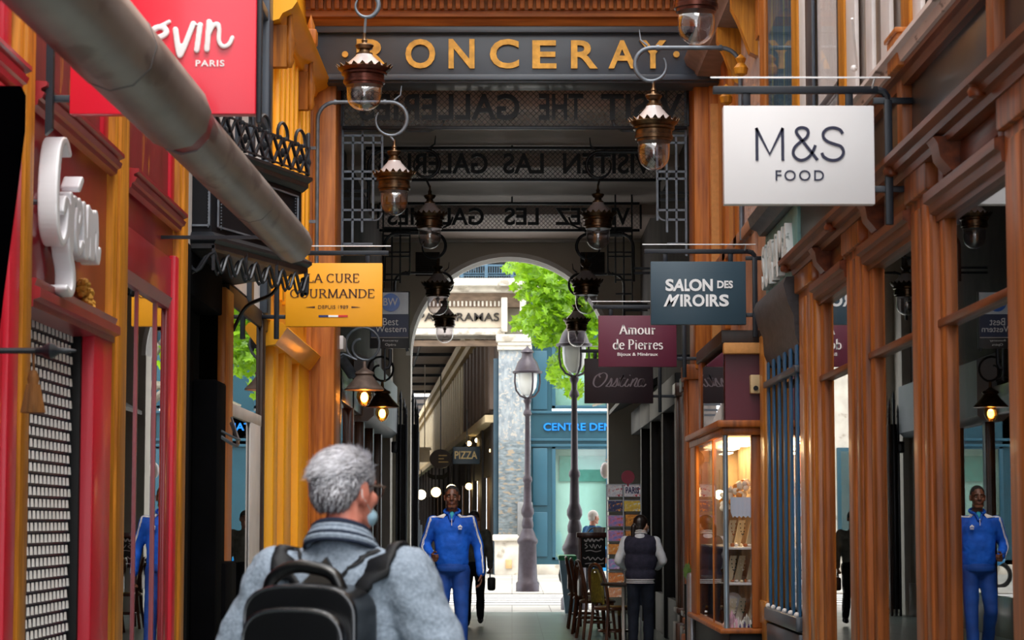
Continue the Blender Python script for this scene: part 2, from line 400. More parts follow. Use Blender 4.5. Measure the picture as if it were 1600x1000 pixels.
# red shop
pil(9.25, 9.53, 0, 6.2, M_och, 'ochre pilaster left of the roller shutter', -1)
pil(11.5, 11.92, 0, 6.2, M_och, 'ochre pilaster between the shutter and the red door', -1)
pil(13.77, 14.08, 0, 6.2, M_och, 'ochre pilaster between red shop and black shop', -1)
trim(MB().bbox(-2.0, -2.16, 8.0, 9.22, 0, 3.14, .01).bbox(-1.975, -2.03, 9.02, 9.2, 0, 3.1, .01), M_red, 'bright red door jamb at the left edge')
def band(y0, y1):
    poly = [(-2.02+(a+2.02)*.5, b) for a, b in [(-2.02, 3.08), (-1.96, 3.10), (-1.95, 3.14), (-1.92, 3.15), (-1.90, 3.19), (-1.93, 3.20), (-1.93, 3.22), (-1.88, 3.24), (-1.88, 3.27), (-2.02, 3.28)]]
    poly = [(a, 3.15+(b-3.08)*.58) for a, b in poly]
    return MB().profY(poly, y0, y1)
M_dredg = mat('red_moulding', '#9c2a32', .3, 0, .1, 3, coat=.2)
for y0, y1, w in ((7.9, 9.24, 'left of the first ochre pilaster'), (9.54, 11.49, 'above the white script letters'), (11.93, 13.76, 'above the red shop door')):
    trim(band(y0, y1), M_dredg, 'glossy red cornice moulding '+w)
    trim(MB().box(-2.06, -2.12, y0, y1, 3.27, 6.2).bbox(-2.03, -2.08, y0+.02, y0+.14, 3.3, 6.2, .01).bbox(-2.03, -2.08, y1-.16, y1-.02, 3.3, 6.2, .01),
         M_red, 'red frame of the upper panel '+w)
    trim(MB().box(-2.05, -2.09, y0+.14, y1-.16, 3.3, 6.2), M_drip, 'dark red upper panel with rusty drips '+w)
# bay with shutter
trim(MB().bbox(-2.04, -2.14, 9.53, 11.5, 2.42, 3.18, .006), M_dred, 'deep red sign panel behind the white script letters')
trim(MB().profY([(-2.1, 2.30), (-1.99, 2.31), (-1.99, 2.34), (-1.96, 2.35), (-1.96, 2.39), (-1.985, 2.40), (-1.975, 2.43), (-2.1, 2.44)], 9.53, 11.5), M_dredg, 'red moulding over the roller shutter')
trim(MB().bbox(-2.0, -2.16, 11.02, 11.5, 0, 2.33, .012), M_red, 'bright red jamb right of the roller shutter')
# roller shutter: rows of white rounded links
M_link = mat('white_shutter_link', '#f6f6f6', .35, 0, .03, 30)
M_mesh = mat('shutter_rail', '#2a3448', .4, .5, .1, 20)
sh = top('roller_shutter', 'white perforated roller shutter of rounded links in the red shopfront', 'shutter', (-2.1, 10.25, 0))
mb = MB(); rl = MB(); p = .0885; rh = .0525
for j in range(46):
    z = j*rh+.01
    for i in range(18):
        y = 9.50+i*p+(p/2 if j % 2 else 0)
        if y > 10.98: continue
        vs = []
        for a in range(6):
            t = PI*(a/5)
            for hh in (0.004, rh-.012):
                vs.append((-2.108+.0105*math.sin(t)-(.003 if hh > .02 else 0), y+.018*(1-math.cos(t)), z+hh))
        fs = [(2*a, 2*a+2, 2*a+3, 2*a+1) for a in range(5)]
        mb.add(vs, fs)
        # curved lip at bottom of a link
        mb.add([vs[2*a] for a in range(6)]+[(-2.12, v[1], v[2]) for v in [vs[2*a] for a in range(6)]], [(a, a+1, a+7, a+6) for a in range(5)])
    rl.box(-2.112, -2.104, 9.5, 11.0, z-.006, z+.003)
for i in range(36): rl.box(-2.116, -2.108, 9.5+i*p/2, 9.5+i*p/2+.006, 0, 2.38)
part('slats', mb, M_link, sh, fix=False, smooth=2); part('rails', rl, M_mesh, sh)
part('guide', MB().bbox(-2.06, -2.14, 10.985, 11.02, 0, 2.34, .006), M_blk, sh)
wallX('left_shutter', MB().box(-2.2, -2.24, 9.3, 11.5, 0, 2.45), M_dark, 'dark sheet standing in for the shade behind the shutter')  # solid sheet, the shade seen between the links is its colour
# white script letters on the panel: G r e v i n
lt = top('script_sign', 'large white script letters standing off the deep red panel', 'sign', (-2.0, 10.4, 2.4))
fnL = lambda u, v, t: Vector((-2.03+t, 9.66+u*1.05, 2.49+v*.57))
M_ltr = mat('white_acrylic', '#eef0f5', .3, 0, .02, 5, coat=.3)
SCRIPT = [ # (stroke pts, width)
 [(.28, .93), (.20, 1.0), (.10, .93), (.045, .7), (.04, .45), (.08, .28), (.17, .22), (.25, .32), (.28, .5), (.22, .56), (.18, .46)],  # G bowl
 [(.28, .52), (.32, .22), (.40, .06), (.41, -.06), (.36, -.13), (.27, -.11)],            # descender
 [(.33, .62), (.36, .22)], [(.345, .42), (.39, .6), (.45, .6)],           # r
 [(.49, .38), (.55, .52), (.51, .62), (.46, .5), (.46, .32), (.52, .22), (.59, .3)],  # e
 [(.50, .72), (.56, .8)],                                                # accent
 [(.62, .62), (.66, .26), (.70, .26), (.73, .62)],                        # v
 [(.78, .6), (.79, .24)],                                                # i
 [(.84, .24), (.84, .6), (.85, .45), (.90, .62), (.93, .5), (.93, .3), (.97, .24), (1.0, .34)] ]  # n
mb = MB()
for st in SCRIPT: ribbon(mb, crv(st, 5), .060, lambda u, v, t: fnL(u, v, t), .085, None, t0=.02)
for st in SCRIPT:
    for q in crv(st, 3): mb.prism([(q[0]+.030*math.cos(a*PI/6), q[1]+.030*math.sin(a*PI/6)) for a in range(12)], fnL, .02, .105)
o_ = part('letters', mb, M_ltr, lt); remesh(o_, .0055, 1)
mb = MB()
for u, v in ((.06, .5), (.33, .3), (.52, .3), (.8, .4), (.95, .4)): mb.tube([fnL(u, v, -.02), fnL(u, v, .04)], .012)
part('standoffs', mb, M_giron, lt)
# gold cluster
mb = MB(); random.seed(3)
for i in range(46):
    t = random.random(); mb.ell((-2.0-.03*random.random(), 10.72+.25*t, 2.52-.06*t+.08*(random.random()-.5)), (.02, .026, .018), 6, 4)
solo('gilded_ornament', mb, M_gold, 'small gilded leaf cluster on the red panel below the script letters', 'ornament')
# red door bay
trim(MB().bbox(-2.04, -2.16, 11.92, 13.77, 2.97, 3.18, .006).bbox(-2.03, -2.16, 11.92, 13.77, 2.72, 2.98, .006), M_dred, 'deep red lintel over the red shop door')
trim(MB().profY([(-2.06, 2.66), (-2.02, 2.67), (-2.0, 2.73), (-2.02, 2.74), (-2.06, 2.76)], 11.92, 13.5), M_dredg, 'red moulding under the door lintel')
w1 = top('window_1', 'red framed shop window between two ochre pilasters', 'window', (-2.14, 12.7, 0), kind='structure')
part('inner_jamb', MB().bbox(-2.025, -2.05, 13.48, 13.66, 0, 2.72, .008), M_dred, w1)
part('frame', MB().bbox(-2.0, -2.05, 13.64, 13.77, 0, 3.0, .012).bbox(-2.02, -2.05, 11.9, 13.1, 0, .45, .01), M_red, w1)
part('muntin', MB().box(-2.03, -2.045, 12.45, 12.48, .4, 2.75).box(-2.03, -2.045, 13.11, 13.14, .4, 2.75), M_dred, w1)
part('pane', MB().box(-2.04, -2.046, 11.9, 13.6, .4, 2.75).xf(Matrix.Translation((-2.04, 12.5, 0)) @ Matrix.Rotation(math.radians(.17), 4, 'Z') @ Matrix.Translation((2.04, -12.5, 0))), glass('red_shop_glass', (.5, .42, .44), .06, 2.0, 1.0), w1)
wallX('left_upper', MB().box(-2.12, -2.3, -1, 36, 3.1, 8.5), M_plas, 'upper masonry of the left side of the passage')

# black shop with projecting bay
P1 = (-1.905, 14.5); P2 = (-1.466, 15.9); P0 = (-2.1, 14.5); P3 = (-2.1, 16.75)
def ring(off, z):  # closed outline, offset outward roughly
    o = off
    return [(P0[0], P0[1]-o, z), (P1[0]+o*.5, P1[1]-o, z), (P2[0]+o, P2[1]-o*.3, z), (P2[0]+o*.6, P2[1]+o, z), (P3[0], P3[1]+o, z)]
def slab(mb, prof):  # prof list (off,z)
    rs = [ring(o, z) for o, z in prof]; n = 5; vs = [p for r in rs for p in r]; fs = []
    for i in range(len(rs)-1):
        for k in range(n): fs.append((i*n+k, i*n+(k+1) % n, (i+1)*n+(k+1) % n, (i+1)*n+k))
    fs.append(tuple(range(n))); m = len(rs)-1; fs.append(tuple(m*n+k for k in range(n))); return mb.add(vs, fs)
bb = top('bay_cabinet', 'black projecting bay with riveted panels above the black shop door', 'bay', (-1.9, 15.4, 3.1))
part('body', slab(MB(), [(0, 3.22), (0, 3.71)]), mat('black_leather_panel', '#080a12', .6, 0, .15, 6, spec=.2), bb, smooth=0)
part('top_cornice', slab(MB(), [(.01, 3.70), (.05, 3.73), (.05, 3.76), (.08, 3.78), (.08, 3.80), (.0, 3.81)]), M_iron, bb, smooth=0)
part('bottom_cornice', slab(MB(), [(.0, 3.13), (.05, 3.14), (.05, 3.17), (.08, 3.19), (.08, 3.21), (.01, 3.25)]), M_iron, bb, smooth=0)
def along(t, off=0, z=0):  # t in 0..3 along P0-P1-P2-P3
    r = ring(off, z); seg = [(r[0], r[1]), (r[1], r[2]), (r[2], r[3]), (r[3], r[4])]
    i = min(int(t), 3); f = t-i; a, b = seg[i]
    return Vector((a[0]+(b[0]-a[0])*f, a[1]+(b[1]-a[1])*f, z))
mb = MB(); rv = MB()
ps = [.15, .85]
for a, b in ((.1, .9), (1.06, 1.94)):
    for z in (3.29, 3.66): mb.bar(along(a, .012, z), along(b, .012, z), .012, .012)
    for t in (a, b):
        mb.bar(along(t, .012, 3.29), along(t, .012, 3.66), .012, .012)
        for k in range(19): rv.ell(along(t+(.03 if t == a else -.03), .012, 3.28+k*.02), .006, 5, 4)
part('panel_bead', mb, M_giron, bb); part('rivets', rv, M_giron, bb)
# wavy iron valance under it
mb = MB()
def wave(t0, t1, n):
    for i in range(n):
        for q in range(8):
            pass
    pts = []
    for i in range(n*8+1):
        t = t0+(t1-t0)*i/(n*8); pts.append(along(t, .05, 3.055+.06*math.cos(2*PI*i/8)))
    mb.tube(pts, .011, 6)
    mb.tube([q+Vector((-.03, .03, -.01)) for q in pts], .009, 6)
wave(.0, .98, 1); wave(1.0, 2.0, 7); wave(2.02, 3.0, 4)
for t in (1.0, 1.33, 1.66, 2.0, 2.5): mb.bar(along(t, .04, 3.0), along(t, .04, 3.16), .02, .02)
part('valance', mb, M_iron, bb)
part('brace', MB().tube(crv3([(-2.0, 16.45, 2.78), (-1.9, 16.4, 2.95), (-1.7, 16.2, 3.02), (-1.62, 16.1, 3.12)]), .014, 6), M_iron, bb)
# ornamental iron railing on top
rg = top('iron_railing', 'black wrought iron railing with loops and lozenges on top of the black bay', 'railing', (-1.8, 15.4, 3.9))
mb = MB()
def P(t, z, o=.05): return along(t, o, 3.81+(z-3.90)*1.0)
n = 5; ts = [1+i/n for i in range(n+1)]; ts2 = [2+i/4 for i in range(5)]
def lattice(tl, k=1):
    for a, b in zip(tl[:-1], tl[1:]):
        m_ = (a+b)/2; d = (b-a)
        mb.bar(P(a, 3.91), P(m_, 4.10), .018, .018); mb.bar(P(b, 3.91), P(m_, 4.10), .018, .018)
        mb.bar(P(a, 4.10), P(m_, 3.91), .018, .018); mb.bar(P(b, 4.10), P(m_, 3.91), .014, .014)
        mb.tube([P(m_+d*.28*math.cos(x), 4.12+.085*math.sin(x)) for x in [PI*k/8-.3 for k in range(0, 11)]], .012, 6)
        for dd in (-.16, .16): mb.ell(P(m_+d*dd, 4.10), .016, 6, 4)
        mb.ell(P(m_, 4.0), (.02, .02, .035), 5, 4)
lattice(ts); lattice(ts2)
lattice([.2, .6, 1.0])
for z in (3.92, 4.10):
    for a, b in ((0, 1), (1, 2), (2, 2.999)): mb.bar(P(a, z), P(b, z), .012, .012)
part('scrollwork', mb, M_iron, rg)
# black door and dark recess under the bay
d1 = top('door_1', 'black shop door deep under the projecting bay', 'door', (-2.1, 15.2, 0), kind='structure')
part('frame', MB().bbox(-2.0, -2.2, 14.08, 14.28, 0, 3.14, .01).bbox(-2.02, -2.2, 14.28, 16.0, 2.85, 3.12, .01), M_matb, d1)
part('leaf', MB().bbox(-2.12, -2.17, 14.28, 15.3, 0, 2.55, .01).bbox(-2.1, -2.13, 14.4, 15.15, .2, 2.4, .01), M_matb, d1)
part('pane', MB().box(-2.08, -2.086, 14.3, 14.75, 2.3, 2.85), M_glassd, d1)
part('box', MB().bbox(-1.93, -2.1, 15.1, 15.55, .0, 2.35, .02).bbox(-1.9, -2.05, 15.4, 15.98, 0, 1.15, .02), M_matb, d1)
mb = MB(); mb.tube(crv3([(-1.93, 15.3, 1.98), (-1.86, 15.5, 1.93), (-1.88, 15.8, 1.97), (-1.95, 16.0, 2.1)]), .012, 8).tube(crv3([(-1.93, 15.3, 2.02), (-1.84, 15.5, 1.97), (-1.88, 15.8, 2.0), (-1.95, 16.02, 2.14)]), .008, 8)
solo('hanging_cable', mb, M_giron, 'grey cable looping beside the black door', 'cable')
trim(MB().bbox(-1.99, -2.05, 15.98, 16.42, 0, 3.05, .012), M_orw, 'narrow brown wooden post right of the black door')
w2 = top('window_2', 'tall shop window beyond the black shop reflecting the street', 'window', (-2.08, 17.5, 0), kind='structure')
part('pane', MB().box(-2.035, -2.041, 16.42, 19.1, .5, 3.0).xf(Matrix.Translation((-2.035, 17.5, 0)) @ Matrix.Rotation(math.radians(.16), 4, 'Z') @ Matrix.Translation((2.035, -17.5, 0))), glass('side_glass', (.5, .52, .54), .06, 2.2, 1.0), w2)
part('frame', MB().bbox(-2.01, -2.045, 18.55, 18.75, 0, 3.1, .01).bbox(-2.02, -2.16, 16.4, 19.15, 2.98, 3.12, .01).bbox(-2.01, -2.05, 16.4, 19.15, 0, .5, .01), M_darkw, w2)
part('inner_frame', MB().bbox(-2.018, -2.034, 16.42, 18.55, 2.18, 2.27, .004).bbox(-2.018, -2.034, 17.8, 18.5, .5, 2.19, .004), M_offw, w2, label='pale grey inner frame')
# yellow shop
M_pl = dict(flute=False)
def ypost(y0, y1, z0, z1, m, d=0, lab='yellow post'): return trim(MB().bbox(-2.0+d, -2.16, y0, y1, z0, z1, .015), m, lab)
ypost(19.15, 19.5, 0, 2.95, M_yel, .02, 'first narrow yellow post of the yellow shopfront')
ypost(19.5, 19.95, 0, 2.95, M_yeld, -.06, 'recessed ochre strip beside the first yellow post')
ypost(19.95, 20.6, 0, 2.95, M_yel, .03, 'wide yellow post of the yellow shopfront')
ypost(20.6, 21.3, 0, 2.95, M_yeld, -.06, 'recessed ochre panel of the yellow shopfront')
ypost(21.3, 22.35, 0, 2.95, M_yel, .03, 'yellow post next to the passage end pillar')
trim(MB().profY([(-2.12, 2.86), (-1.96, 2.88), (-1.9, 2.96), (-1.86, 3.02), (-1.9, 3.06), (-1.98, 3.08), (-2.12, 3.1)], 19.0, 22.4), M_yel, 'thick yellow cornice over the yellow shopfront')
trim(MB().box(-2.0, -2.14, 18.9, 22.4, 3.08, 8), M_yel, 'yellow wall face above the yellow shopfront')
mb = MB()
for i in range(9):
    y = 19.15+i*.40; mb.bbox(-1.955, -2.02, y, y+(.16 if i % 2 else .1), 3.3, 5.6, .012)
trim(mb, M_yel, 'slim vertical yellow battens of the upper storey')
mb = MB()
for i in range(4):
    y = 19.3+i*.8; mb.bbox(-1.985, -2.02, y, y+.26, 3.5, 5.4, .012)
trim(mb, M_yeld, 'recessed ochre panels of the upper storey')
trim(MB().profY([(-2.0, 5.55), (-1.93, 5.57), (-1.9, 5.62), (-1.82, 5.66), (-1.78, 5.72), (-1.82, 5.78), (-2.0, 5.8)], 18.8, 22.5), M_yel, 'yellow string course high on the left')
mb = MB()
for y in (19.0, 21.0):
    mb.lathe([(.02, 0), (.04, .05), (.03, .1), (.05, .2), (.03, .3), (.02, .5), (.045, .55), (.05, .62), (.02, .7), (.04, .78), (.0, .9)], (-1.86, y, 5.2), 10)
    mb.bbox(-1.8, -1.98, y-.08, y+.08, 5.8, 5.95, .02)
    mb.profX([(y-.06, 5.55), (y+.06, 5.55), (y+.05, 5.2), (y-.05, 5.2)], -2.0, -1.88)
trim(mb, wood('bracket_wood', '#a8661c', '#7a4410', .5, 12, coat=0), 'turned wooden brackets under the string course')
# pale window with dark frame left of the yellow storey
w3 = top('window_3', 'pale upper window in a dark frame above the black bay', 'window', (-2.0, 18, 3.3), kind='structure')
part('frame', MB().bbox(-1.99, -2.06, 17.55, 17.7, 3.1, 8, .01).bbox(-1.98, -2.06, 18.55, 18.85, 3.1, 8, .01).bbox(-1.99, -2.06, 17.6, 18.6, 4.6, 4.68, .01).bbox(-1.99, -2.06, 17.6, 18.6, 5.5, 5.58, .01), M_slate, w3)
part('pane', MB().box(-2.04, -2.05, 17.6, 18.6, 3.1, 8), M_white, w3)
trim(MB().box(-2.03, -2.14, 14.08, 17.6, 3.14, 8), M_offw, 'pale upper wall above the black bay')
mb = MB()
for y in (14.6, 15.3, 16.0, 16.7): mb.bbox(-1.99, -2.05, y, y+.1, 3.9, 8, .01)
trim(mb, M_slate, 'dark window bars above the black bay')

# big grey tube (two sections)
M_zinc = mat('dull_zinc', '#938d8b', .42, .5, .16, 4.0, (1, .35, 1), .12, 10, dirt=('#6d6664', 4, .56, (1, .4, 1)))
tb = top('rolled_awning', 'large dull grey metal tube running along above the left shopfronts', 'awning', (-1.3, 10, 2.95))
def tubeY(r, y0, y1, x, z, n=12, t=.012, cut=None):
    mb = MB(); pr = [(r-t, 0), (r, .0), (r, y1-y0), (r-t, y1-y0), (r-t, 0)]; vs = []; fs = []
    for rr, yy in pr[:4]:
        for k in range(n):
            a = 2*PI*k/n; q = rr*(1.0-.07*max(0, math.cos(2*(a-.9)))); vs.append((x+q*math.cos(a), y0+yy, z-.12+.0185*(y0+yy)+q*math.sin(a)))
    for i in range(4):
        for k in range(n): fs.append((i*n+k, i*n+(k+1) % n, ((i+1) % 4)*n+(k+1) % n, ((i+1) % 4)*n+k))
    return mb.add(vs, fs)
part('front_section', tubeY(.150, 5.2, 8.72, -1.30, 2.94), M_zinc, tb)
part('rear_section', tubeY(.126, 9.02, 13.6, -1.31, 2.94), M_zinc, tb)
part('joint', tubeY(.116, 8.5, 9.2, -1.30, 2.94), mat('dark_red_joint', '#8a1c30', .4, 0), tb, label='dark red joint ring')
part('seam', tubeY(.1525, 7.35, 7.365, -1.30, 2.94).join(tubeY(.1275, 11.4, 11.415, -1.31, 2.94)), mat('zinc_seam', '#6a6666', .4, .7), tb)
part('end_cap', MB().tube([(-1.31, 13.56, 3.071), (-1.31, 13.61, 3.072)], .118, 12), M_zinc, tb)
for y in (5.5, 13.3): part('bracket', MB().bar((-1.32, y, 2.82+.0185*y), (-2.12, y, 2.82+.0185*y), .02, .02), M_iron, tb)

# near left: black shield board, bracket rod, tassel
solo('black_banner', MB().prism([(-2.25, 3.0), (-1.79, 3.0), (-1.775, 2.97), (-1.775, 2.84), (-1.80, 2.6), (-1.84, 2.25), (-1.86, 2.05), (-2.25, 2.0)], lambda a, b, t: Vector((a, t, b)), 8.28, 8.31), mat('black_felt', '#020203', 1, 0, .1, 10, spec=0),
     'tapering black cloth banner at the left edge in front of the red jamb', 'banner')
hk = top('tassel_rod', 'black metal rod with a knob crossing in front of the roller shutter', 'rod', (-1.95, 8.2, 2.0))
zr = ZY(548, 8.2)
part('rod', MB().tube([(-2.2, 8.2, zr), (XY(62, 8.2), 8.2, zr)], .011), M_iron, hk)
part('knob', MB().lathe([(.0, 0), (.012, .005), (.014, .03), (.024, .045), (.03, .06), (.024, .075), (.012, .09), (.010, .12), (.004, .15)], (0, 0, 0), 12).xf(Matrix.Translation((XY(54, 8.2), 8.2, zr)) @ Matrix.Rotation(PI/2, 4, 'Y')), M_iron, hk)
ts_ = top('curtain_tassel', 'brown fringed tassel hanging from the black rod', 'tassel', (XY(54, 8.2), 8.2, ZY(645, 8.2)))
M_tas = mat('brown_fringe', '#7a4d1e', .8, 0, .25, 40, (1, 1, .1), .3, 60)
xt, zt = XY(54, 8.2), ZY(645, 8.2)
mb = MB().lathe([(.040, 0), (.041, .01), (.034, .05), (.025, .09), (.018, .105), (.022, .12), (.016, .14), (.012, .15), (.0, .155)], (xt, 8.2, zt), 22)
for k in range(22):
    a = 2*PI*k/22; mb.tube([(xt+.040*math.cos(a), 8.2+.040*math.sin(a), zt), (xt+.020*math.cos(a), 8.2+.020*math.sin(a), zt+.1)], .005, 5)
part('fringe', mb, M_tas, ts_)
part('cord', MB().tube([(xt, 8.2, zt+.15), (xt, 8.2, zr)], .004, 6), M_tas, ts_)
# ================================================================ RIGHT SIDE
BAYS = [(6.9, 8.55), (9.27, 10.9), (11.48, 13.04), (13.71, 15.13)]
for y0, y1, lb in ((8.55, 9.27, 'wide varnished brown pilaster at the right edge'), (10.9, 11.48, 'varnished pilaster under the white food sign bracket'), (13.04, 13.71, 'varnished pilaster in the middle of the brown shopfront'), (15.13, 16.0, 'last orange brown pilaster before the blue gate')):
    m = M_wood if y0 < 15 else wood('varnished_orange', '#b06a26', '#8a4716', .35)
    mb = MB(); mb.bbox(2.0, 2.14, y0, y1, 0, 3.15, .012); w = y1-y0
    for k, kw in ((.12, .22), (.48, .34)): mb.bbox(1.986, 2.02, y0+w*k, y0+w*(k+kw), .35, 2.95, .012)
    mb.bbox(1.96, 2.05, y0-.02, y1+.02, 0, .3, .012)
    mb.bbox(1.97, 2.1, y0-.01, y1+.01, 3.0, 3.17, .012)
    trim(mb, m, lb)
names = ['brown framed window nearest the camera on the right', 'wide brown framed shop window at the right edge mirroring the man in blue', 'brown framed shop window mirroring the street lamp', 'narrow brown framed shop window next to the blue gate']
for (y0, y1), lb in zip(BAYS, names):
    w = top(num('window'), lb, 'window', (2.06, (y0+y1)/2, 0), kind='structure')
    part('frame', MB().bbox(2.03, 2.12, y1-.16, y1-.02, .4, 2.86, .012).bbox(2.03, 2.12, y0+.02, y0+.10, .4, 2.86, .012).bbox(2.0, 2.14, y0, y1, 0, .42, .012), M_wood, w)
    part('transom_bar', MB().bbox(2.02, 2.085, y0, y1, 2.335, 2.375, .008), M_woody, w)
    part('lintel', MB().profY([(2.1, 2.84), (2.02, 2.84), (2.02, 2.87), (1.99, 2.88), (1.985, 2.92), (1.96, 2.93), (1.96, 2.975), (2.0, 2.985), (2.1, 2.985)], y0, y1), M_woody, w)
    part('pane', MB().box(2.06, 2.066, y0, y1, .4, 2.86), M_glassd, w)
    part('frieze', MB().box(2.04, 2.12, y0, y1, 2.98, 3.17).bbox(2.0, 2.06, y0+.0, y0+.12, 2.985, 3.16, .01).bbox(2.0, 2.06, y1-.3, y1-.18, 2.985, 3.16, .01).bbox(2.02, 2.06, y0+.2, y1-.4, 3.02, 3.13, .01), M_woody, w)
    if y0 > 9: part('console', MB().profY([(2.05, 3.0), (1.98, 3.0), (1.93, 3.06), (1.92, 3.12), (1.9, 3.15), (2.05, 3.16)], y1-.62, y1-.44), M_woody, w)
trim(MB().profY([(2.14, 3.13), (1.96, 3.13), (1.95, 3.16), (1.91, 3.165), (1.90, 3.19), (1.86, 3.2), (1.855, 3.225), (1.88, 3.235), (1.88, 3.25), (1.93, 3.26), (1.93, 3.28), (1.98, 3.29), (2.14, 3.30)], 6.9, 16.0), M_woody, 'long varnished cornice over the brown shopfront')
mb = MB()
for y in (9.3, 11.45, 13.65, 15.9): mb.lathe([(.0, 0), (.035, .01), (.04, .03), (.03, .05), (.04, .06), (.0, .08)], (1.90, y, 3.14), 10)
trim(mb, M_woody, 'carved knobs on the long cornice')
M_bsign = mat('smoked_panel', '#1c1c1f', .33, 0, .08, 3, coat=.08)
for y0, y1, lb in ((6.9, 9.3, 'at the right edge'), (9.42, 11.5, 'above the wide right window'), (11.68, 13.7, 'behind the white food sign'), (13.86, 16.0, 'beside the teal fascia')):
    solo('smoked_signboard', MB().bbox(2.02, 2.08, y0, y1, 3.32, 3.64, .004).bbox(2.0, 2.04, y0, y1, 3.285, 3.325, .004), M_bsign, 'smoked black fascia panel '+lb, 'sign', group='black fascia boards')
for y in (9.30, 11.52, 13.72):
    trim(MB().bbox(1.97, 2.08, y, y+.14, 3.29, 3.66, .01), M_wood, 'brown upright between black fascia panels at %s' % {9.30: 'the right edge', 11.52: 'the sign bracket', 13.72: 'the teal fascia end'}[y])
trim(MB().profY([(2.14, 3.62), (1.98, 3.62), (1.97, 3.66), (1.94, 3.665), (1.94, 3.69), (2.14, 3.7)], 6.9, 16.0), M_woody, 'brown lower edge of the upper cornice')
trim(MB().profY([(2.14, 3.69), (1.92, 3.69), (1.91, 3.735), (1.88, 3.74), (1.88, 3.765), (1.90, 3.775), (1.90, 3.79), (2.14, 3.80)], 6.9, 16.0), mat('mauve_white', '#dccfcb', .45, 0, .05, 4, dirt=('#7b6c68', 5, .6, (1, 1, 5))), 'pale painted upper cornice on the right')
wallX('right_upper', MB().box(2.14, 2.3, -1, 36, 3.1, 8.5), M_plas, 'upper masonry of the right side of the passage')
# upper storey windows: ochre posts, white frames, curtains
M_curt = mat('white_curtain', '#ddd3cf', .8, 0, .06, 5, (1, 1, .2))
M_teal = mat('teal_curtain', '#2f5468', .8, 0, .2, 9, (1, 3, .1), col2='#1d3a50', dirt=('#6f7a5a', 4, .6, (1, 6, .05)))
M_pink = mat('pinkish_curtain', '#c9a392', .8, 0, .12, 8, (1, 4, .15))
def pleats(y0, y1, z0, z1, x=2.05, p=.10, a=.02):
    mb = MB(); n = int((y1-y0)/p*6); vs = []; fs = []
    for i in range(n+1):
        y = y0+(y1-y0)*i/n; xx = x+a*math.sin(2*PI*i/6)
        vs += [(xx, y, z0), (xx, y, z1), (xx+.01, y, z1), (xx+.01, y, z0)]
    for i in range(n):
        for k in range(4): fs.append((4*i+k, 4*i+(k+1) % 4, 4*i+4+(k+1) % 4, 4*i+4+k))
    return mb.add(vs, fs)
Z0, Z1 = 3.8, 7.2
def upost(a, b, m, lab, x=1.98, z0=Z0): return trim(MB().bbox(x, x+.035, a, b, z0, Z1, .006), m, lab)
def yx(px, X=2.0): return 3600*X/(px-800)
upost(yx(1331), yx(1322), M_och, 'ochre upper post right of the white curtains')
upost(yx(1256), yx(1247), M_och, 'ochre upper post beside the teal curtain')
upost(yx(1437), yx(1423), M_och, 'ochre upper post above the orange box')
upost(yx(1203), yx(1196), M_orw, 'brown upper post beyond the teal curtain')
w = top(num('window'), 'upper window with pleated white curtains beyond the food sign', 'window', (2.05, 14.6, 3.8), kind='structure')
part('frame', MB().bbox(1.99, 2.015, yx(1277), yx(1267), Z0, Z1, .006).bbox(1.99, 2.015, yx(1322), yx(1317), Z0, Z1, .006).bbox(1.99, 2.015, yx(1322), yx(1267), 4.05, 4.11, .006), M_slate, w)
part('white_frame', MB().bbox(1.995, 2.02, yx(1267), yx(1256), Z0, Z1, .01), M_white, w, label='white painted stile')
part('curtain', pleats(yx(1310), yx(1277), Z0, Z1, 2.04, .10, .010), M_curt, w)
part('pane', MB().box(2.02, 2.024, yx(1322), yx(1277), Z0, Z1), M_glassu, w)
w = top(num('window'), 'upper casement with white frames above the black fascia', 'window', (2.05, 12.5, 3.8), kind='structure')
mb = MB()
for a, b in ((1345, 1331), (1372, 1362), (1400, 1386), (1450, 1437), (1500, 1486)): mb.bbox(1.995, 2.02, yx(a), yx(b), Z0, Z1, .006)
part('frame', mb, M_white, w)
part('curtain', MB().box(2.06, 2.07, 9.0, yx(1331), Z0, Z1), mat('beige_blind', '#c9b09a', .8, 0, .15, 2), w)
part('pane', MB().box(2.025, 2.03, 9, yx(1331), Z0, Z1), M_glassu, w)
part('stay', MB().bar((1.98, yx(1352), 4.02), (1.9, yx(1368), 4.22), .012, .012).ell((1.97, yx(1350), 4.02), .02, 8, 6), M_white, w)
mb = MB().bbox(1.905, 2.0, 11.25, 11.55, 3.67, 3.84, .012).bbox(1.893, 2.0, 11.23, 11.57, 3.835, 3.86, .006)
solo('wooden_box', mb, M_orw, 'small orange wooden box on the pale upper cornice', 'box')
w = top(num('window'), 'upper window filled by a dark teal curtain', 'window', (2.05, 17, 3.8), kind='structure')
part('curtain', pleats(yx(1247), yx(1203), Z0-.1, Z1, 2.03, .16, .018), M_teal, w)
part('pane', MB().box(2.0, 2.005, yx(1247), yx(1203), Z0, Z1), M_glassu, w)
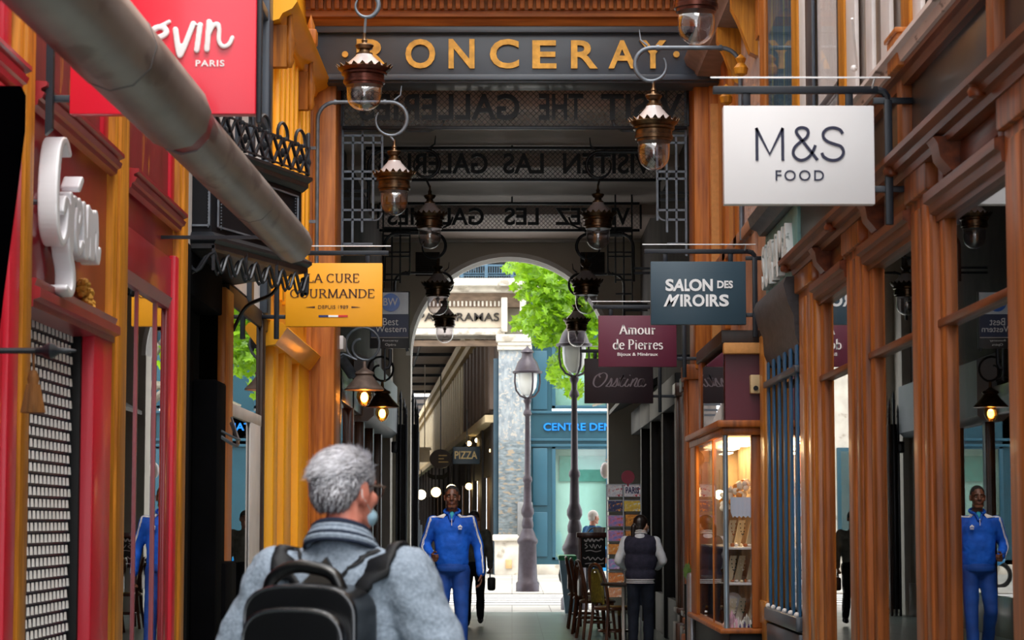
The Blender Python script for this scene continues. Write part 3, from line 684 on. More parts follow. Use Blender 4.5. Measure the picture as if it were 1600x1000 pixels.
# pinkish upper storey just before the portal
w = top(num('window'), 'upper window with pinkish curtains and brown carved brackets', 'window', (2.05, 19.6, 3.2), kind='structure')
part('curtain', pleats(18.35, 20.2, 3.9, 5.75, 2.03, .17, .03), M_pink, w)
part('frame', MB().bbox(1.98, 2.1, 20.2, 20.5, 3.2, 7, .012).bbox(1.98, 2.1, 21.3, 21.6, 3.2, 7, .012).bbox(1.97, 2.1, 18.2, 18.4, 5.3, 7, .01), M_orw, w)
part('pane', MB().box(2.0, 2.004, 18.3, 20.2, 3.8, 5.75), M_glassu, w)
part('panel', MB().box(2.03, 2.1, 18.2, 22.4, 2.9, 3.95).bbox(1.98, 2.05, 18.2, 22.4, 3.85, 3.95, .01).bbox(2.0, 2.05, 18.9, 19.1, 2.9, 3.9, .01).bbox(2.0, 2.05, 20.6, 20.8, 2.9, 3.9, .01), mat('rosy_brown', '#a97a60', .6, 0, .12, 4), w)
part('wall', MB().box(2.02, 2.1, 20.5, 22.4, 3.9, 7), M_tan, w)
mb = MB()
for y in (18.6, 19.9):
    mb.profY([(2.05, 5.2), (1.95, 5.25), (1.86, 5.5), (1.8, 5.62), (1.8, 5.75), (2.05, 5.75)], y, y+.14)
    mb.lathe([(.0, 0), (.05, .03), (.06, .08), (.03, .12), (.045, .16), (.0, .2)], (1.88, y+.07, 5.05), 10)
part('bracket', mb, M_och, w)
trim(MB().profY([(2.1, 5.72), (1.8, 5.74), (1.78, 5.8), (1.7, 5.86), (1.68, 5.92), (1.74, 5.95), (2.1, 5.98)], 18.1, 22.4), mat('mauve_stone', '#8d7672', .6, 0, .12, 5), 'carved string course high on the right')
# blue shop with teal fascia
y0, y1 = 16.05, 18.05
trim(MB().profY([(2.14, 3.66), (1.95, 3.66), (1.93, 3.7), (1.88, 3.72), (1.86, 3.80), (2.14, 3.82)], y0, y1), mat('weathered_black', '#3c3a3e', .5, 0, .25, 6, (1, 1, 3), .2), 'weathered dark moulding above the teal fascia')
fb = top('fascia_board', 'weathered teal shop fascia with peeling white capital letters', 'sign', (2.0, 17, 3.1))
part('board', MB().bbox(2.0, 2.06, y0, y1, 3.14, 3.66, .008), mat('teal_board', '#5f8f8d', .5, 0, .12, 4, dirt=('#39494a', 5, .6)), fb)
ft = lambda u, v, t: Vector((2.0-t, y0+.16+(1-u)*1.7, 3.21+v*.34))
part('letters', text_mb('SURAMA', (0, 1, 0, 1), ft, .05, .02), mat('chipped_white', '#d3d6d6', .5, 0, .05, 5, dirt=('#7f8a88', 14, .62)), fb)
trim(MB().profY([(2.14, 2.62), (2.02, 2.62), (1.98, 2.72), (1.97, 2.86), (1.93, 2.95), (1.9, 3.08), (1.92, 3.13), (2.14, 3.14)], y0, y1), MATS['weathered_black'], 'weathered dark moulding below the teal fascia')
M_blue = mat('blue_paint', '#2f5f86', .5, 0, .15, 4, (1, 1, .3), spec=.3)
gt = top('blue_gate', 'tall blue barred gate of the shop under the teal fascia', 'gate', (2.0, 17, 0))
for k in range(6): part('bar', MB().bbox(1.996, 2.012, 16.12+k*.36, 16.12+k*.36+.11, .74, 2.66, .01), M_blue, gt)
part('rail', MB().bbox(1.97, 2.03, y0, y1, 2.46, 2.51, .01), M_slate, gt)
part('rail', MB().bbox(1.96, 2.04, y0, y1, .66, .76, .01), M_slate, gt)
part('kick_plate', MB().bbox(1.98, 2.05, y0, y1, 0, .64, .01), M_slate, gt)
for k in range(6): part('stud', MB().ell((1.985, 16.17+k*.36, .77), .022, 8, 6), M_offw, gt)
part('pane', MB().box(2.09, 2.096, y0, y1, .2, 2.7), M_glassd, gt)
pl = trim(MB().bbox(1.985, 2.12, 18.1, 18.45, 0, 2.9, .012).bbox(1.97, 2.05, 18.08, 18.47, .62, .8, .01), wood('ochre_post', '#b5752c', '#8f5416', .4), 'ochre wooden post between the blue gate and the display case')
# ================================================================ PORTAL at the end of the glazed passage
M_beige = mat('greige_wall', '#c2bbae', .7, 0, .04, 2)
M_brnwall = mat('brown_grey_ceiling', '#c4b0a6', .6, 0, .06, 2)
YP = 22.5
trim(MB().bbox(-2.14, XY(525, YP), YP-.15, 23.1, 0, ZY(128, YP), .012).bbox(-2.1, XY(490, YP), YP-.19, YP, 0, 5.6, .01), M_orw, 'brown wooden pillar carrying the left end of the big lintel')
trim(MB().bbox(XY(1085, YP), 2.14, YP-.1, 23.1, 2.9, ZY(128, YP), .012).bbox(XY(1108, YP), 2.14, YP-.16, YP, 2.9, ZY(128, YP), .012), M_orw, 'brown wooden pillar carrying the right end of the big lintel')
trim(MB().bbox(XY(1110, YP), XY(1142, YP), YP-.2, YP-.1, 2.9, 5.5, .006), M_tan, 'tan strip beside the right pillar')
lf = top('lintel_sign', 'slate grey lintel with gold capital letters spanning the end of the passage', 'sign', (0, 22.3, 5.7))
zb, zt = ZY(130, 22.2), ZY(43, 22.2)
part('board', MB().bbox(-2.05, 2.14, 22.2, 22.6, zb, zt, .01), M_slate, lf)
part('moulding', MB().bbox(-2.05, 2.14, 22.13, 22.2, ZY(53, 22.2), zt, .008).bbox(-2.05, 2.14, 22.13, 22.2, ZY(127, 22.2), ZY(118, 22.2), .008).bbox(-2.1, -1.93, 22.05, 22.5, zb-.03, zt, .01), M_slate, lf)
word = 'RONCERAY'; xs = [(555, 607, 62), (632, 679, 62), (700, 741, 62), (765, 811, 62), (832, 870, 64), (893, 935, 64), (952, 996, 64), (1001, 1043, 64)]
mb = MB(); fp = face_plane(22.2)
for ch, (a, b, t) in zip(word, xs):
    mb.join(text_mb(ch, (XY(a, 22.2), XY(b, 22.2), ZY(108, 22.2), ZY(t, 22.2)), fp, .035, .022, back=0))
part('letters', mb, M_gold, lf, smooth=0)
mb = MB()
for px in (537, 1059): mb.tube([(XY(px, 22.2), 22.2, ZY(86, 22.2)), (XY(px, 22.2), 22.16, ZY(86, 22.2))], .031, 16)
part('dot', mb, M_gold, lf)
# dentil cornice and soffit above
trim(MB().profX([(22.5, zt), (22.15, zt), (22.1, zt+.06), (22.02, zt+.07), (22.02, zt+.15), (22.5, zt+.15)], -2.1, 2.14), M_orwx, 'brown moulding on top of the lettered lintel')
mb = MB(); x = -1.95
zd = ZY(27, 22.0)
while x < 2.1:
    mb.bbox(x, x+.045, 21.93, 22.05, zt+.13, zt+.26, .004); x += .078
trim(mb, M_orwx, 'row of small brown dentils above the lintel')
trim(MB().box(-2.1, 2.14, 22.0, 22.5, zt+.13, zt+.27).bbox(-2.1, 2.14, 21.7, 22.5, zt+.26, zt+.42, .01).bbox(-2.1, 2.14, 21.5, 22.5, zt+.42, zt+1.2, .02), M_orwx, 'plain brown frieze at the top of the picture')
wallX('end', MB().box(-2.3, 2.3, 22.6, 23.1, zt, 20.0), M_plas, 'wall above the lettered lintel')
for a, b, y, z in ((-22, -5.45, 26, 0), (5.45, 22, 26, 0)):  # unseen building mass, added to cut the sky light in the street
    wallX('street_block', MB().box(a, b, y, 36.6, z, 16), M_plas, 'unseen block of buildings flanking the archway, added to shade the street, %s side' % ('left' if a < 0 else 'right'))
wallX('over_archway', MB().box(-5.45, 5.45, 23.15, 36.6, 6.3, 16), M_plas, 'unseen upper storeys over the archway, added to shade the street')  # unseen as well, added to keep sky light off the street
# portal interior: ceiling, walls, cross beams
ZC = 5.84
solo('ceiling', MB().box(-2.14, 2.14, 22.6, 36, ZC, ZC+.15), M_brnwall, 'plain brown grey ceiling inside the deep archway', 'ceiling', kind='structure')
M_grey = mat('grey_moulding', '#8f8a88', .6, 0, .05, 3)
for y, z, lb in ((23.3, 5.66, 'first'), (27.6, 5.7, 'second'), (32.0, 5.7, 'third')):
    trim(MB().bbox(-2.1, 2.1, y, y+.35, z, ZC+.01, .01), M_brnwall, lb+' shallow beam under the archway ceiling')
# end wall with arch
YA = 36.0
cx, hw = (XY(642, YA)+XY(950, YA))/2, (XY(950, YA)-XY(642, YA))/2
ztop = ZY(402, YA); zs = ztop-hw
mb = MB(); nA = 32
ap = [(cx-hw, 0), (cx-hw, zs)]+[(cx-hw*math.cos(PI*k/nA), zs+hw*math.sin(PI*k/nA)) for k in range(1, nA)]+[(cx+hw, zs), (cx+hw, 0)]
def archwall(y0, y1, x0, x1, z1):
    mb = MB()
    mb.box(x0, cx-hw, y0, y1, 0, z1); mb.box(cx+hw, x1, y0, y1, 0, z1)
    top_ = [(a, b) for a, b in ap[1:-1]]
    for (a, b), (c, d) in zip(top_[:-1], top_[1:]):
        mb.add([(a, y0, b), (c, y0, d), (c, y0, z1), (a, y0, z1), (a, y1, b), (c, y1, d), (c, y1, z1), (a, y1, z1)],
               [(0, 1, 2, 3), (7, 6, 5, 4), (0, 4, 5, 1), (3, 2, 6, 7)])
    return mb
wallX('arch', archwall(YA, YA+.55, -2.3, 2.3, ZC+.3), M_beige, 'greige wall pierced by the round arch to the street')
mb = MB(); r2 = hw+.10
for k in range(nA):
    a0, a1 = PI*k/nA, PI*(k+1)/nA
    q = lambda r, a: (cx-r*math.cos(a), zs+r*math.sin(a))
    (a, b), (c, d), (e, f), (g, h) = q(hw-.0, a0), q(hw-.0, a1), q(hw+.07, a1), q(hw+.07, a0)
    mb.add([(a, YA-.05, b), (c, YA-.05, d), (e, YA-.05, f), (g, YA-.05, h), (a, YA+.6, b), (c, YA+.6, d), (e, YA+.6, f), (g, YA+.6, h)], [(0, 1, 2, 3), (7, 6, 5, 4), (0, 4, 5, 1), (1, 5, 6, 2), (2, 6, 7, 3), (3, 7, 4, 0)])
trim(mb, mat('pale_archivolt', '#f0eeea', .6, 0, .04, 4), 'pale rounded edge of the street arch')
trim(MB().bbox(-2.1, 2.1, YA-.09, YA, ZY(376, YA)-.03, ZY(376, YA)+.03, .01).bbox(-2.1, 2.1, YA-.16, YA, ZY(364, YA), ZY(360, YA)+.03, .01), M_offw, 'pale moulding lines above the street arch')
trim(MB().bbox(-2.1, -1.86, 35.3, 36, 0, 5.0, .01), M_beige, 'greige pier left of the street arch')
# side walls inside portal
M_dkup = mat('dark_upper_wall', '#4e4641', .8, 0, .2, 2)  # dark brown grey, unevenly toned all over
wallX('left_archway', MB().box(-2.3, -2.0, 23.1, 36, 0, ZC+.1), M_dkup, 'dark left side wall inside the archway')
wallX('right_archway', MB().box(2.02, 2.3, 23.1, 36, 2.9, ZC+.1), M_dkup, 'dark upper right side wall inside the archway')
# left shopfronts in the archway
M_wf = wood('dark_walnut', '#5a341f', '#2d180e', .35)
for i, y in enumerate((23.2, 25.2, 27.2, 29.2, 31.2, 33.2)):
    w = top(num('window'), ['dark shop window just past the left pillar', 'second dark shop window past the left pillar', 'dark shop window behind the two warm lamps', 'dark shop window under the grey fascia box, nearest', 'dark shop window under the grey fascia box, middle', 'dark shop window next to the folded gate'][i], 'window', (-1.95, y+1, 0), kind='structure')
    part('frame', MB().bbox(-1.88, -2.02, y, y+.22, 0, 3.1, .012).bbox(-1.9, -2.02, y, y+2, 0, .5, .01).bbox(-1.88, -2.02, y, y+2, 2.75, 3.1, .012), M_wf, w)
    part('pane', MB().box(-1.94, -1.948, y+.22, y+2, .5, 2.75), M_glassd, w)
solo('fascia_box', MB().profY([(-1.995, 3.55), (-1.74, 3.45), (-1.74, 2.75), (-1.82, 2.68), (-1.995, 2.68)], 29.0, 34.9), mat('pale_grey_panel', '#8f959c', .5, 0, .05, 3), 'pale grey fascia box along the left archway wall', 'fascia')
solo('meter_box', MB().bbox(XY(529, 23.3), XY(540, 23.3), 23.0, 23.4, ZY(549, 23.3), ZY(528, 23.3), .008), M_white, 'small white electrical box just past the left pillar', 'box')
solo('wall_spotlight', MB().tube([(XY(531, 24), 24, ZY(556, 24)), (XY(549, 24), 24.2, ZY(584, 24))], .055, 14).bar((XY(532, 24), 24, ZY(562, 24)), (-2.0, 24, ZY(558, 24)), .03, .03), M_giron, 'grey spotlight tube under the white electrical box', 'spotlight')
# brown columns on right below the pillar
for y, x, lb in ((22.45, 1.72, 'thick brown column right of the woman'), (23.3, 1.80, 'second brown column behind the thick one'), (24.3, 1.84, 'third brown column in the right archway'), (25.4, 1.84, 'dark brown column near the postcard shop')):
    mb = MB(); mb.bbox(x, 2.14, y, y+.42, 0, 2.92, .015)
    for k in (.1, .22, .32): mb.bbox(x-.02, x+.06, y+k, y+k+.05, .4, 2.8, .008)
    mb.bbox(x-.05, x+.2, y-.04, y+.46, 0, .32, .015).bbox(x-.04, x+.2, y-.03, y+.45, .42, .48, .012).bbox(x-.04, 2.1, y-.03, y+.45, 2.8, 2.95, .012)
    trim(mb, M_wf if y > 23 else M_wood, lb)
solo('cream_conduit', MB().bbox(XY(1085, 22.3), XY(1090, 22.3), 22.2, 22.32, ZY(930, 22.2), ZY(690, 22.2), .004), M_offw, 'narrow cream strip on the brown column by the display case', 'pipe')
for i, y in enumerate((26.0, 28.4, 30.8, 33.2)):
    w = top(num('window'), ['black framed archway window right of the woman', 'black framed archway window behind the postcards', 'black framed archway window behind the menu board', 'black framed archway window next to the street'][i], 'window', (1.95, y+1.2, 0), kind='structure')
    part('frame', MB().bbox(1.86, 2.1, y, y+.2, 0, 3.0, .012).bbox(1.9, 2.1, y, y+2.4, 0, .5, .01).bbox(1.84, 2.1, y, y+2.4, 2.75, 3.1, .012).bbox(1.92, 1.98, y+1.2, y+1.26, .5, 2.75, .01), M_blk, w)
    part('pane', MB().box(1.94, 1.948, y+.2, y+2.4, .5, 2.75), M_glassd, w)
solo('dark_awning', MB().profY([(2.0, 3.4), (1.5, 3.12), (1.5, 3.06), (2.0, 3.3)], 31.5, 35.6), M_blk, 'small dark awning over the last archway window', 'awning')

# mirrored-letter mesh signs seen from behind
M_lat = mat('dark_lattice', '#0f1216', .45, .2, .1, 10)
M_latg = mat('grey_lattice', '#5f5a5a', .5, .2, .1, 10)
M_latp = mat('pale_lattice', '#a89a96', .5, .2, .1, 10)
def meshsign(txt, Y, x0, x1, y0, y1, lab, m, lets):
    s = top('lattice_sign', lab, 'sign', (0, Y, ZY(y1, Y)), group=None)
    X0, X1, Za, Zb = XY(x0, Y), XY(x1, Y), ZY(y1, Y), ZY(y0, Y)
    mb = MB(); h = Zb-Za; st = .058; k = -h
    while k < X1-X0:
        for dr in (1, -1):
            a, b = k, k+h; za, zb_ = (Za, Zb) if dr == 1 else (Zb, Za)
            def cl(t): return a+(b-a)*t
            t0 = max(0, (0-a)/h); t1 = min(1, (X1-X0-a)/h)
            if t1 > t0: mb.bar((X0+cl(t0), Y, za+(zb_-za)*t0), (X0+cl(t1), Y, za+(zb_-za)*t1), .007, .007)
        k += st
    part('lattice', mb, m, s, smooth=0)
    part('frame', MB().bbox(X0, X1, Y-.02, Y+.02, Zb, Zb+.035, .005).bbox(X0, X1, Y-.02, Y+.02, Za-.035, Za, .005).bbox(X0-.03, X0, Y-.02, Y+.02, Za, Zb, .005).bbox(X1, X1+.03, Y-.02, Y+.02, Za, Zb, .005), M_iron, s)
    fnm = lambda u, v, t: Vector((u, Y-.03-t, v))
    mb = MB()
    for wd, a, b in lets:   # a>b in pixels: mirrored
        mb.join(text_mb(wd, (XY(b, Y), XY(a, Y), ZY(y1-(y1-y0)*.14, Y), ZY(y0+(y1-y0)*.14, Y)), fnm, .03, .02))
    part('letters', mb, M_lat, s, smooth=0)
    mb = MB()
    for x in (X0+.1, X1-.1, 0): mb.tube([(x, Y, Zb), (x, Y, ZC)], .012, 6)
    part('hanger', mb, M_iron, s)
meshsign('', 23.0, 533, 1075, 140, 197, 'nearest lattice sign with the English words seen reversed from behind', M_latg, [('VISIT', 940, 1068), ('THE', 842, 912), ('GALLERIES', 560, 812)])
meshsign('', 26.9, 570, 1035, 234, 279, 'middle lattice sign with the Spanish words seen reversed from behind', M_latg, [('VISITEN', 880, 1020), ('LAS', 786, 850), ('GALERIAS', 590, 762)])
meshsign('', 31.2, 592, 1000, 320, 358, 'farthest lattice sign with the French words seen reversed from behind', M_latp, [('VISITEZ', 868, 985), ('LES', 788, 842), ('GALERIES', 605, 756)])
# iron grids hanging at both sides
def grid(Y, px, pyt, pyb, lab, m):
    g = top('iron_grid', lab, 'bracket', (XY(px[0], Y), Y, ZY(pyb, Y)))
    mb = MB(); zt_, zb_ = ZY(pyt, Y), ZY(pyb, Y)
    for i, p in enumerate(px):
        e = .12*i
        mb.bar((XY(p, Y), Y, ZC if i in (0, 2) else zt_), (XY(p, Y), Y, zb_+e), .022, .022)
    x0, x1 = XY(px[0], Y), XY(px[-1], Y)
    for t in (.0, .06, .3, .36, .62, .7, .9):
        z = zt_+(zb_-zt_)*t; mb.bar((x0, Y, z), (x1 if t < .7 else XY(px[-2], Y), Y, z), .022, .022)
    mb.tube(arc((x1-.08*(1 if x1 > x0 else -1), zb_+.44), .08, 0, -PI/2, 6, lambda a, b: Vector((a if x1 > x0 else 2*(x1+.08)-a, Y, b))), .011, 6)
    # hook with curved end under the sign
    mb.tube([(x0, Y, zt_+.05), (x1+(x1-x0)*1.2, Y, zt_+.05), (x1+(x1-x0)*1.5, Y, zt_+.10), (x1+(x1-x0)*1.6, Y, zt_+.2)], .014, 6)
    part('bars', mb, m, g)
grid(23.1, [534, 550, 565, 582, 596], 212, 400, 'iron grid bracket hanging at the left behind the first reversed sign', M_giron)
grid(23.1, [1073, 1058, 1043, 1028], 212, 400, 'iron grid bracket hanging at the right behind the first reversed sign', M_giron)
grid(31.0, [598, 612, 625, 640], 362, 470, 'black iron grid bracket in front of the arch wall, left side', M_lat)
grid(31.0, [988, 975, 962, 950], 362, 470, 'black iron grid bracket in front of the arch wall, right side', M_lat)
for px, lb in ((668, 'left'), (926, 'right')):
    solo('vent_grille', sum_mb([MB().bbox(XY(px-19, YA), XY(px+19, YA), YA-.02, YA, ZY(431, YA), ZY(394, YA), .004)]+[MB().box(XY(px-18, YA), XY(px+18, YA), YA-.035, YA-.02, ZY(396+3*k, YA)-.012, ZY(396+3*k, YA)) for k in range(12)]), mat('dark_grille', '#2a2725', .7, 0, .1, 9), 'dark louvred vent on the arch wall, %s of the opening' % lb, 'vent')
# folded black iron gate at the left jamb
g = top('folding_gate', 'tall black iron gate folded back against the left side of the arch', 'gate', (XY(640, 35.4), 35.4, 0))
mb = MB()
for k, px in enumerate((622, 627, 632, 636, 646, 650, 654)):
    mb.bbox(XY(px, 35.2)-.018, XY(px, 35.2)+.018, 35.0+.1*(k % 3), 35.06+.1*(k % 3), 0, 3.05+.12*((k*5) % 3), .006)
    mb.lathe([(.03, 0), (.015, .05), (.022, .08), (.0, .2)], (XY(px, 35.2), 35.03+.1*(k % 3), 3.0+.12*((k*5) % 3)), 6)
part('bar', mb, M_iron, g)
part('leaf', MB().bbox(XY(621, 35.2), XY(637, 35.2), 35.12, 35.3, 0.1, 2.9, .01).bbox(XY(645, 35.2), XY(655, 35.2), 35.12, 35.3, .1, 2.9, .01), M_blk, g)
part('lock_box', MB().bbox(XY(613, 35.1), XY(624, 35.1), 34.95, 35.2, ZY(708, 35.1), ZY(690, 35.1), .02), M_iron, g)
# ================================================================ STREET AND FAR FACADE
YF = 62.0
def X6(p): return XY(p, YF)
def Z6(p): return ZY(p, YF)
M_stone = mat('pale_limestone', '#d3cdc2', .8, 0, .1, 3, (1, 1, 1), .3, 12, dirt=('#a59d90', 2.5, .58))
M_bstone = mat('brown_stained_stone', '#8c7868', .8, 0, .2, 3, (1, 1, 3), .3)
M_marb = mat('blue_grey_marble', '#8d9498', .5, 0, .2, 5.0, (2, 2, 1.0), .1, col2='#6a7680', dirt=('#a6a29c', 9, .55, (1.5, 1.5, 1.5)), detail=9)
M_marb2 = mat('brown_veined_marble', '#757f84', .35, 0, .25, 6, (1, 1, 2.5), .1, col2='#49545b', dirt=('#8f8372', 5, .54, (1, 1, 2.6)), detail=9)
M_bfac = mat('petrol_blue_facade', '#1d4858', .4, 0, .06, 1.2)
M_bfac2 = mat('petrol_blue_light', '#28566a', .4, 0, .06, 1.2)
M_mint = glass('mint_glass', (.86, .95, .94), .06, 4)
M_mintb = mat('mint_reflection', '#c6dcd6', .7, 0, .15, .9, (1, 1, .5))  # pale mint colour stands in for light reflected by the windows
bld = top('building', 'petrol blue shopfront building across the street with tall mint windows', 'building', (6, YF, 0))
xL, xR = X6(829), 16
part('wall', MB().box(xL, X6(862), YF, YF+.5, 0, 7.6).box(X6(862), xR, YF, YF+.5, Z6(694), Z6(642)).box(X6(862), xR, YF, YF+.5, 6.3, 7.8).box(X6(862), xR, YF, YF+.5, 0, Z6(875)).box(X6(952), X6(990), YF, YF+.5, 0, 7.6).box(X6(1100), X6(1130), YF, YF+.5, 0, 7.6).box(X6(1240), X6(1270), YF, YF+.5, 0, 7.6).box(X6(1400), X6(1430), YF, YF+.5, 0, 7.6), M_bfac, bld)
part('moulding', sum_mb([MB().bbox(xL, xR, YF-.06, YF+.1, Z6(p)-.02, Z6(p)+.05, .01) for p in (645, 688, 697, 539)]+[MB().bbox(X6(832), X6(855), YF-.04, YF+.1, Z6(b), Z6(a), .02) for a, b in ((548, 640), (700, 790), (800, 870))]), M_bfac2, bld)
for i, (a, b) in enumerate(((862, 952), (990, 1100), (1130, 1240), (1270, 1400))):
    for z0, z1 in ((Z6(875), Z6(697)), (Z6(638), 6.3)):
        f = part('window', MB().bbox(X6(a), X6(a)+.1, YF-.02, YF+.1, z0, z1, .01).bbox(X6(b)-.1, X6(b), YF-.02, YF+.1, z0, z1, .01).bbox(X6(a), X6(b), YF-.02, YF+.1, z1-.08, z1, .01).bbox(X6(a), X6(b), YF-.02, YF+.1, z0, z0+.08, .01), M_bfac2, bld)
        part('pane', MB().box(X6(a), X6(b), YF+.06, YF+.068, z0, z1), M_mint, f)
        part('reflection_sheet', MB().box(X6(a), X6(b), YF+.3, YF+.32, z0, z1), M_mintb, f)  # sheet behind the glass with the window reflection in its colour
        if z0 < 2: part('dark_poster', MB().box(X6(a)+.2, X6(a)+1.45, YF+.25, YF+.28, Z6(752), Z6(712)), mat('green_screen', '#5f938b', .5), f, label='dark green horizontal band')
part('lettering', text_mb('CENTRE DENTAIRE', (X6(849), X6(1003), Z6(673), Z6(661)), face_plane(YF), .06, .02), mat('bright_blue_letters', '#0a7fe0', .4), bld, label='bright blue capital letters', smooth=0)
part('base', MB().bbox(xL, xR, YF-.08, YF+.1, 0, Z6(882), .02), M_stone, bld)
part('upper_storey', MB().box(X6(829), 20, YF+.3, YF+1, 7.4, 20), M_stone, bld)
b2 = top('neighbour_building', 'pale limestone building above and left of the passage entrance across the street', 'building', (-10, YF, 0))
part('wall', MB().box(-22, X6(628), YF, YF+.6, 0, 20).box(X6(628), X6(829), YF+.37, YF+.9, 6.4, 20), M_stone, b2)
for i in range(1):
    x = X6(690)+i*2.2
    f = part('window', MB().bbox(X6(718), X6(826), YF-.02, YF+.1, 7.85, 11, .02), mat('dark_shutters', '#3c4450', .4, 0, .1, 5), b2)
    part('pane', MB().box(X6(724), X6(770), YF-.05, YF-.042, 8.0, 10.7).box(X6(776), X6(820), YF-.05, YF-.042, 8.0, 10.7), mat('lace_window', '#30353c', .6, 0, .3, 6, col2='#14171b', dirt=('#757a80', 9, .6)), f)
for i in range(5):
    x = -4.6-i*2.6
    f = part('window', MB().bbox(x-1.4, x, YF-.1, YF+.1, .5, 3.4, .02), M_bfac, b2)
    part('pane', MB().box(x-1.3, x-.1, YF-.13, YF-.122, .6, 3.3), M_mint, f)
# entrance header of the opposite passage
hd = top('entrance_header', 'stone header with dark capital letters over the opposite passage', 'sign', (-1.5, YF, 6.3))
x0, x1 = X6(600), X6(783)
part('panel', MB().box(x0, x1, YF, YF+.35, Z6(512), Z6(478)), mat('cream_letter_panel', '#cfc2b0', .7, 0, .05, 2), hd)
part('lower_ledge', MB().bbox(x0, x1+.1, YF-.25, YF+.4, Z6(524), Z6(514), .02), M_stone, hd)
part('cornice', MB().bbox(x0, X6(835), YF-.6, YF+.4, Z6(450), Z6(438), .03).bbox(x0, X6(830), YF-.4, YF+.4, Z6(458), Z6(449), .03), M_stone, hd)
part('frieze', MB().box(x0, x1+.6, YF-.05, YF+.4, Z6(480), Z6(456)), M_bstone, hd)
mb = MB(); x = x0
while x < x1: mb.bbox(x, x+.055, YF-.12, YF, Z6(479), Z6(471), .01); x += .11
part('dentils', mb, M_stone, hd)
part('console', MB().bbox(X6(783), X6(793), YF-.3, YF+.1, Z6(520), Z6(466), .03).bbox(X6(812), X6(822), YF-.3, YF+.1, Z6(520), Z6(466), .03), M_stone, hd)
part('lettering', text_mb('DES PANORAMAS', (X6(611), X6(783)-.05, Z6(502), Z6(489)), face_plane(YF), .05, .01), mat('charcoal_letters', '#2b2522', .6), hd, label='dark capital letters', smooth=0)
part('soffit', MB().box(x0, x1, YF+.1, YF+.36, 6.15, 6.3), M_bstone, hd)
# balcony
bc = top('balcony', 'blue grey iron balcony above the stone header across the street', 'balcony', (0, YF-.4, Z6(438)))
mb = MB(); z0, z1 = Z6(438)+.02, Z6(418)
for z in (z0+.1, z1, z1-.25): mb.bar((X6(690), YF-.5, z), (X6(835), YF-.5, z), .05, .05)
for k in range(38):
    x = X6(700)+k*.06*1.05; mb.bar((x, YF-.5, z0), (x, YF-.5, z1), .018, .018)
for p_ in (706, 722, 760, 800): mb.bar((X6(p_), YF-.5, z0), (X6(p_), YF-.5, z1+1.2), .09, .09)
part('railing', mb, mat('blue_grey_iron', '#4c6a80', .5, .2, .1, 5), bc)
part('lace_panel', sum_mb([MB().tube([(X6(p_)+.28*math.cos(a*PI/8), YF-.45, z1+.45+.4*math.sin(a*PI/8)) for a in range(16)], .05, 6, True) for p_ in (730, 745, 768, 783)]), M_lat, bc)
# marble pier
cp = top('marble_pier', 'blue grey marble pier on a pale stone base beside the blue building', 'pillar', (X6(803), YF-.3, 0), kind='structure')
part('shaft', MB().bbox(X6(779), X6(829), YF-.25, YF+.4, Z6(835), Z6(545), .03), M_marb, cp)
part('lower_facing', MB().bbox(X6(779), X6(829), YF-.28, YF+.3, Z6(835), Z6(688), .02), M_marb2, cp)
part('capital', MB().bbox(X6(777), X6(831), YF-.32, YF+.4, Z6(548), Z6(540), .03).bbox(X6(775), X6(833), YF-.4, YF+.4, Z6(536), Z6(524), .04).bbox(X6(778), X6(830), YF-.36, YF+.4, Z6(541), Z6(536), .01), M_stone, cp)
part('base', MB().bbox(X6(773), X6(831), YF-.4, YF+.4, 0, Z6(838), .04).bbox(X6(770), X6(833), YF-.5, YF+.4, Z6(845), Z6(835), .03), M_stone, cp)
part('pedestal_plate', MB().bbox(X6(790), X6(800), YF-.46, YF-.4, Z6(888), Z6(874), .01), mat('small_tan_plate', '#c9a878', .6), cp)
solo('grey_bin_box', MB().bbox(X6(808), X6(832), YF-.52, YF-.27, Z6(838), Z6(784), .05), mat('grey_metal_box', '#7e8082', .5, .2, .1, 4), 'grey metal box on the marble pier behind the left street lamp', 'box')

# ---- the opposite passage (bent to the left)
sl = -.066
def qx(y, off=0): return -.43+off+(y-62.4)*sl
def pl_wall(y0, y1, off, z0, z1, t=.15):
    a, b = qx(y0, off), qx(y1, off)
    return MB().add([(a, y0, z0), (b, y1, z0), (b, y1, z1), (a, y0, z1), (a+t, y0, z0), (b+t, y1, z0), (b+t, y1, z1), (a+t, y0, z1)], [(0, 1, 2, 3), (7, 6, 5, 4), (0, 4, 5, 1), (1, 5, 6, 2), (2, 6, 7, 3), (3, 7, 4, 0)])
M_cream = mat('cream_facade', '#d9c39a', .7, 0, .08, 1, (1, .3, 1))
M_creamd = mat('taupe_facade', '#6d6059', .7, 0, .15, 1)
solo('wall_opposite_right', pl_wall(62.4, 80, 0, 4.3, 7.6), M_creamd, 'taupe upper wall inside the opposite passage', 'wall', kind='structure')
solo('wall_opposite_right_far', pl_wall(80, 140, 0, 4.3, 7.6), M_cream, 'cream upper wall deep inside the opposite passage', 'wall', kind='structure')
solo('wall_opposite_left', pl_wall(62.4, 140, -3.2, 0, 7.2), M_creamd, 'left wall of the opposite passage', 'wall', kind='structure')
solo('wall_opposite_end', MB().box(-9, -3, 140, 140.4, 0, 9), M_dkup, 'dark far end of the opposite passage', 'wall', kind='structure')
solo('opposite_floor', MB().box(-9, 0, 62.1, 140, -.1, .01), M_tile, 'floor of the opposite passage', 'floor', kind='structure')
mb = MB(); y = 80.4
while y < 138:
    mb.join(pl_wall(y, y+1.1, -.12, 4.5, 6.9, .12)); y += 2.0
trim(mb, mat('cream_pilaster', '#e8d8b5', .7, 0, .05, 2), 'cream pilasters on the upper wall of the opposite passage')
mb = MB(); y = 63.4
while y < 79:
    mb.join(pl_wall(y, y+.8, -.12, 4.5, 6.9, .12)); y += 2.2
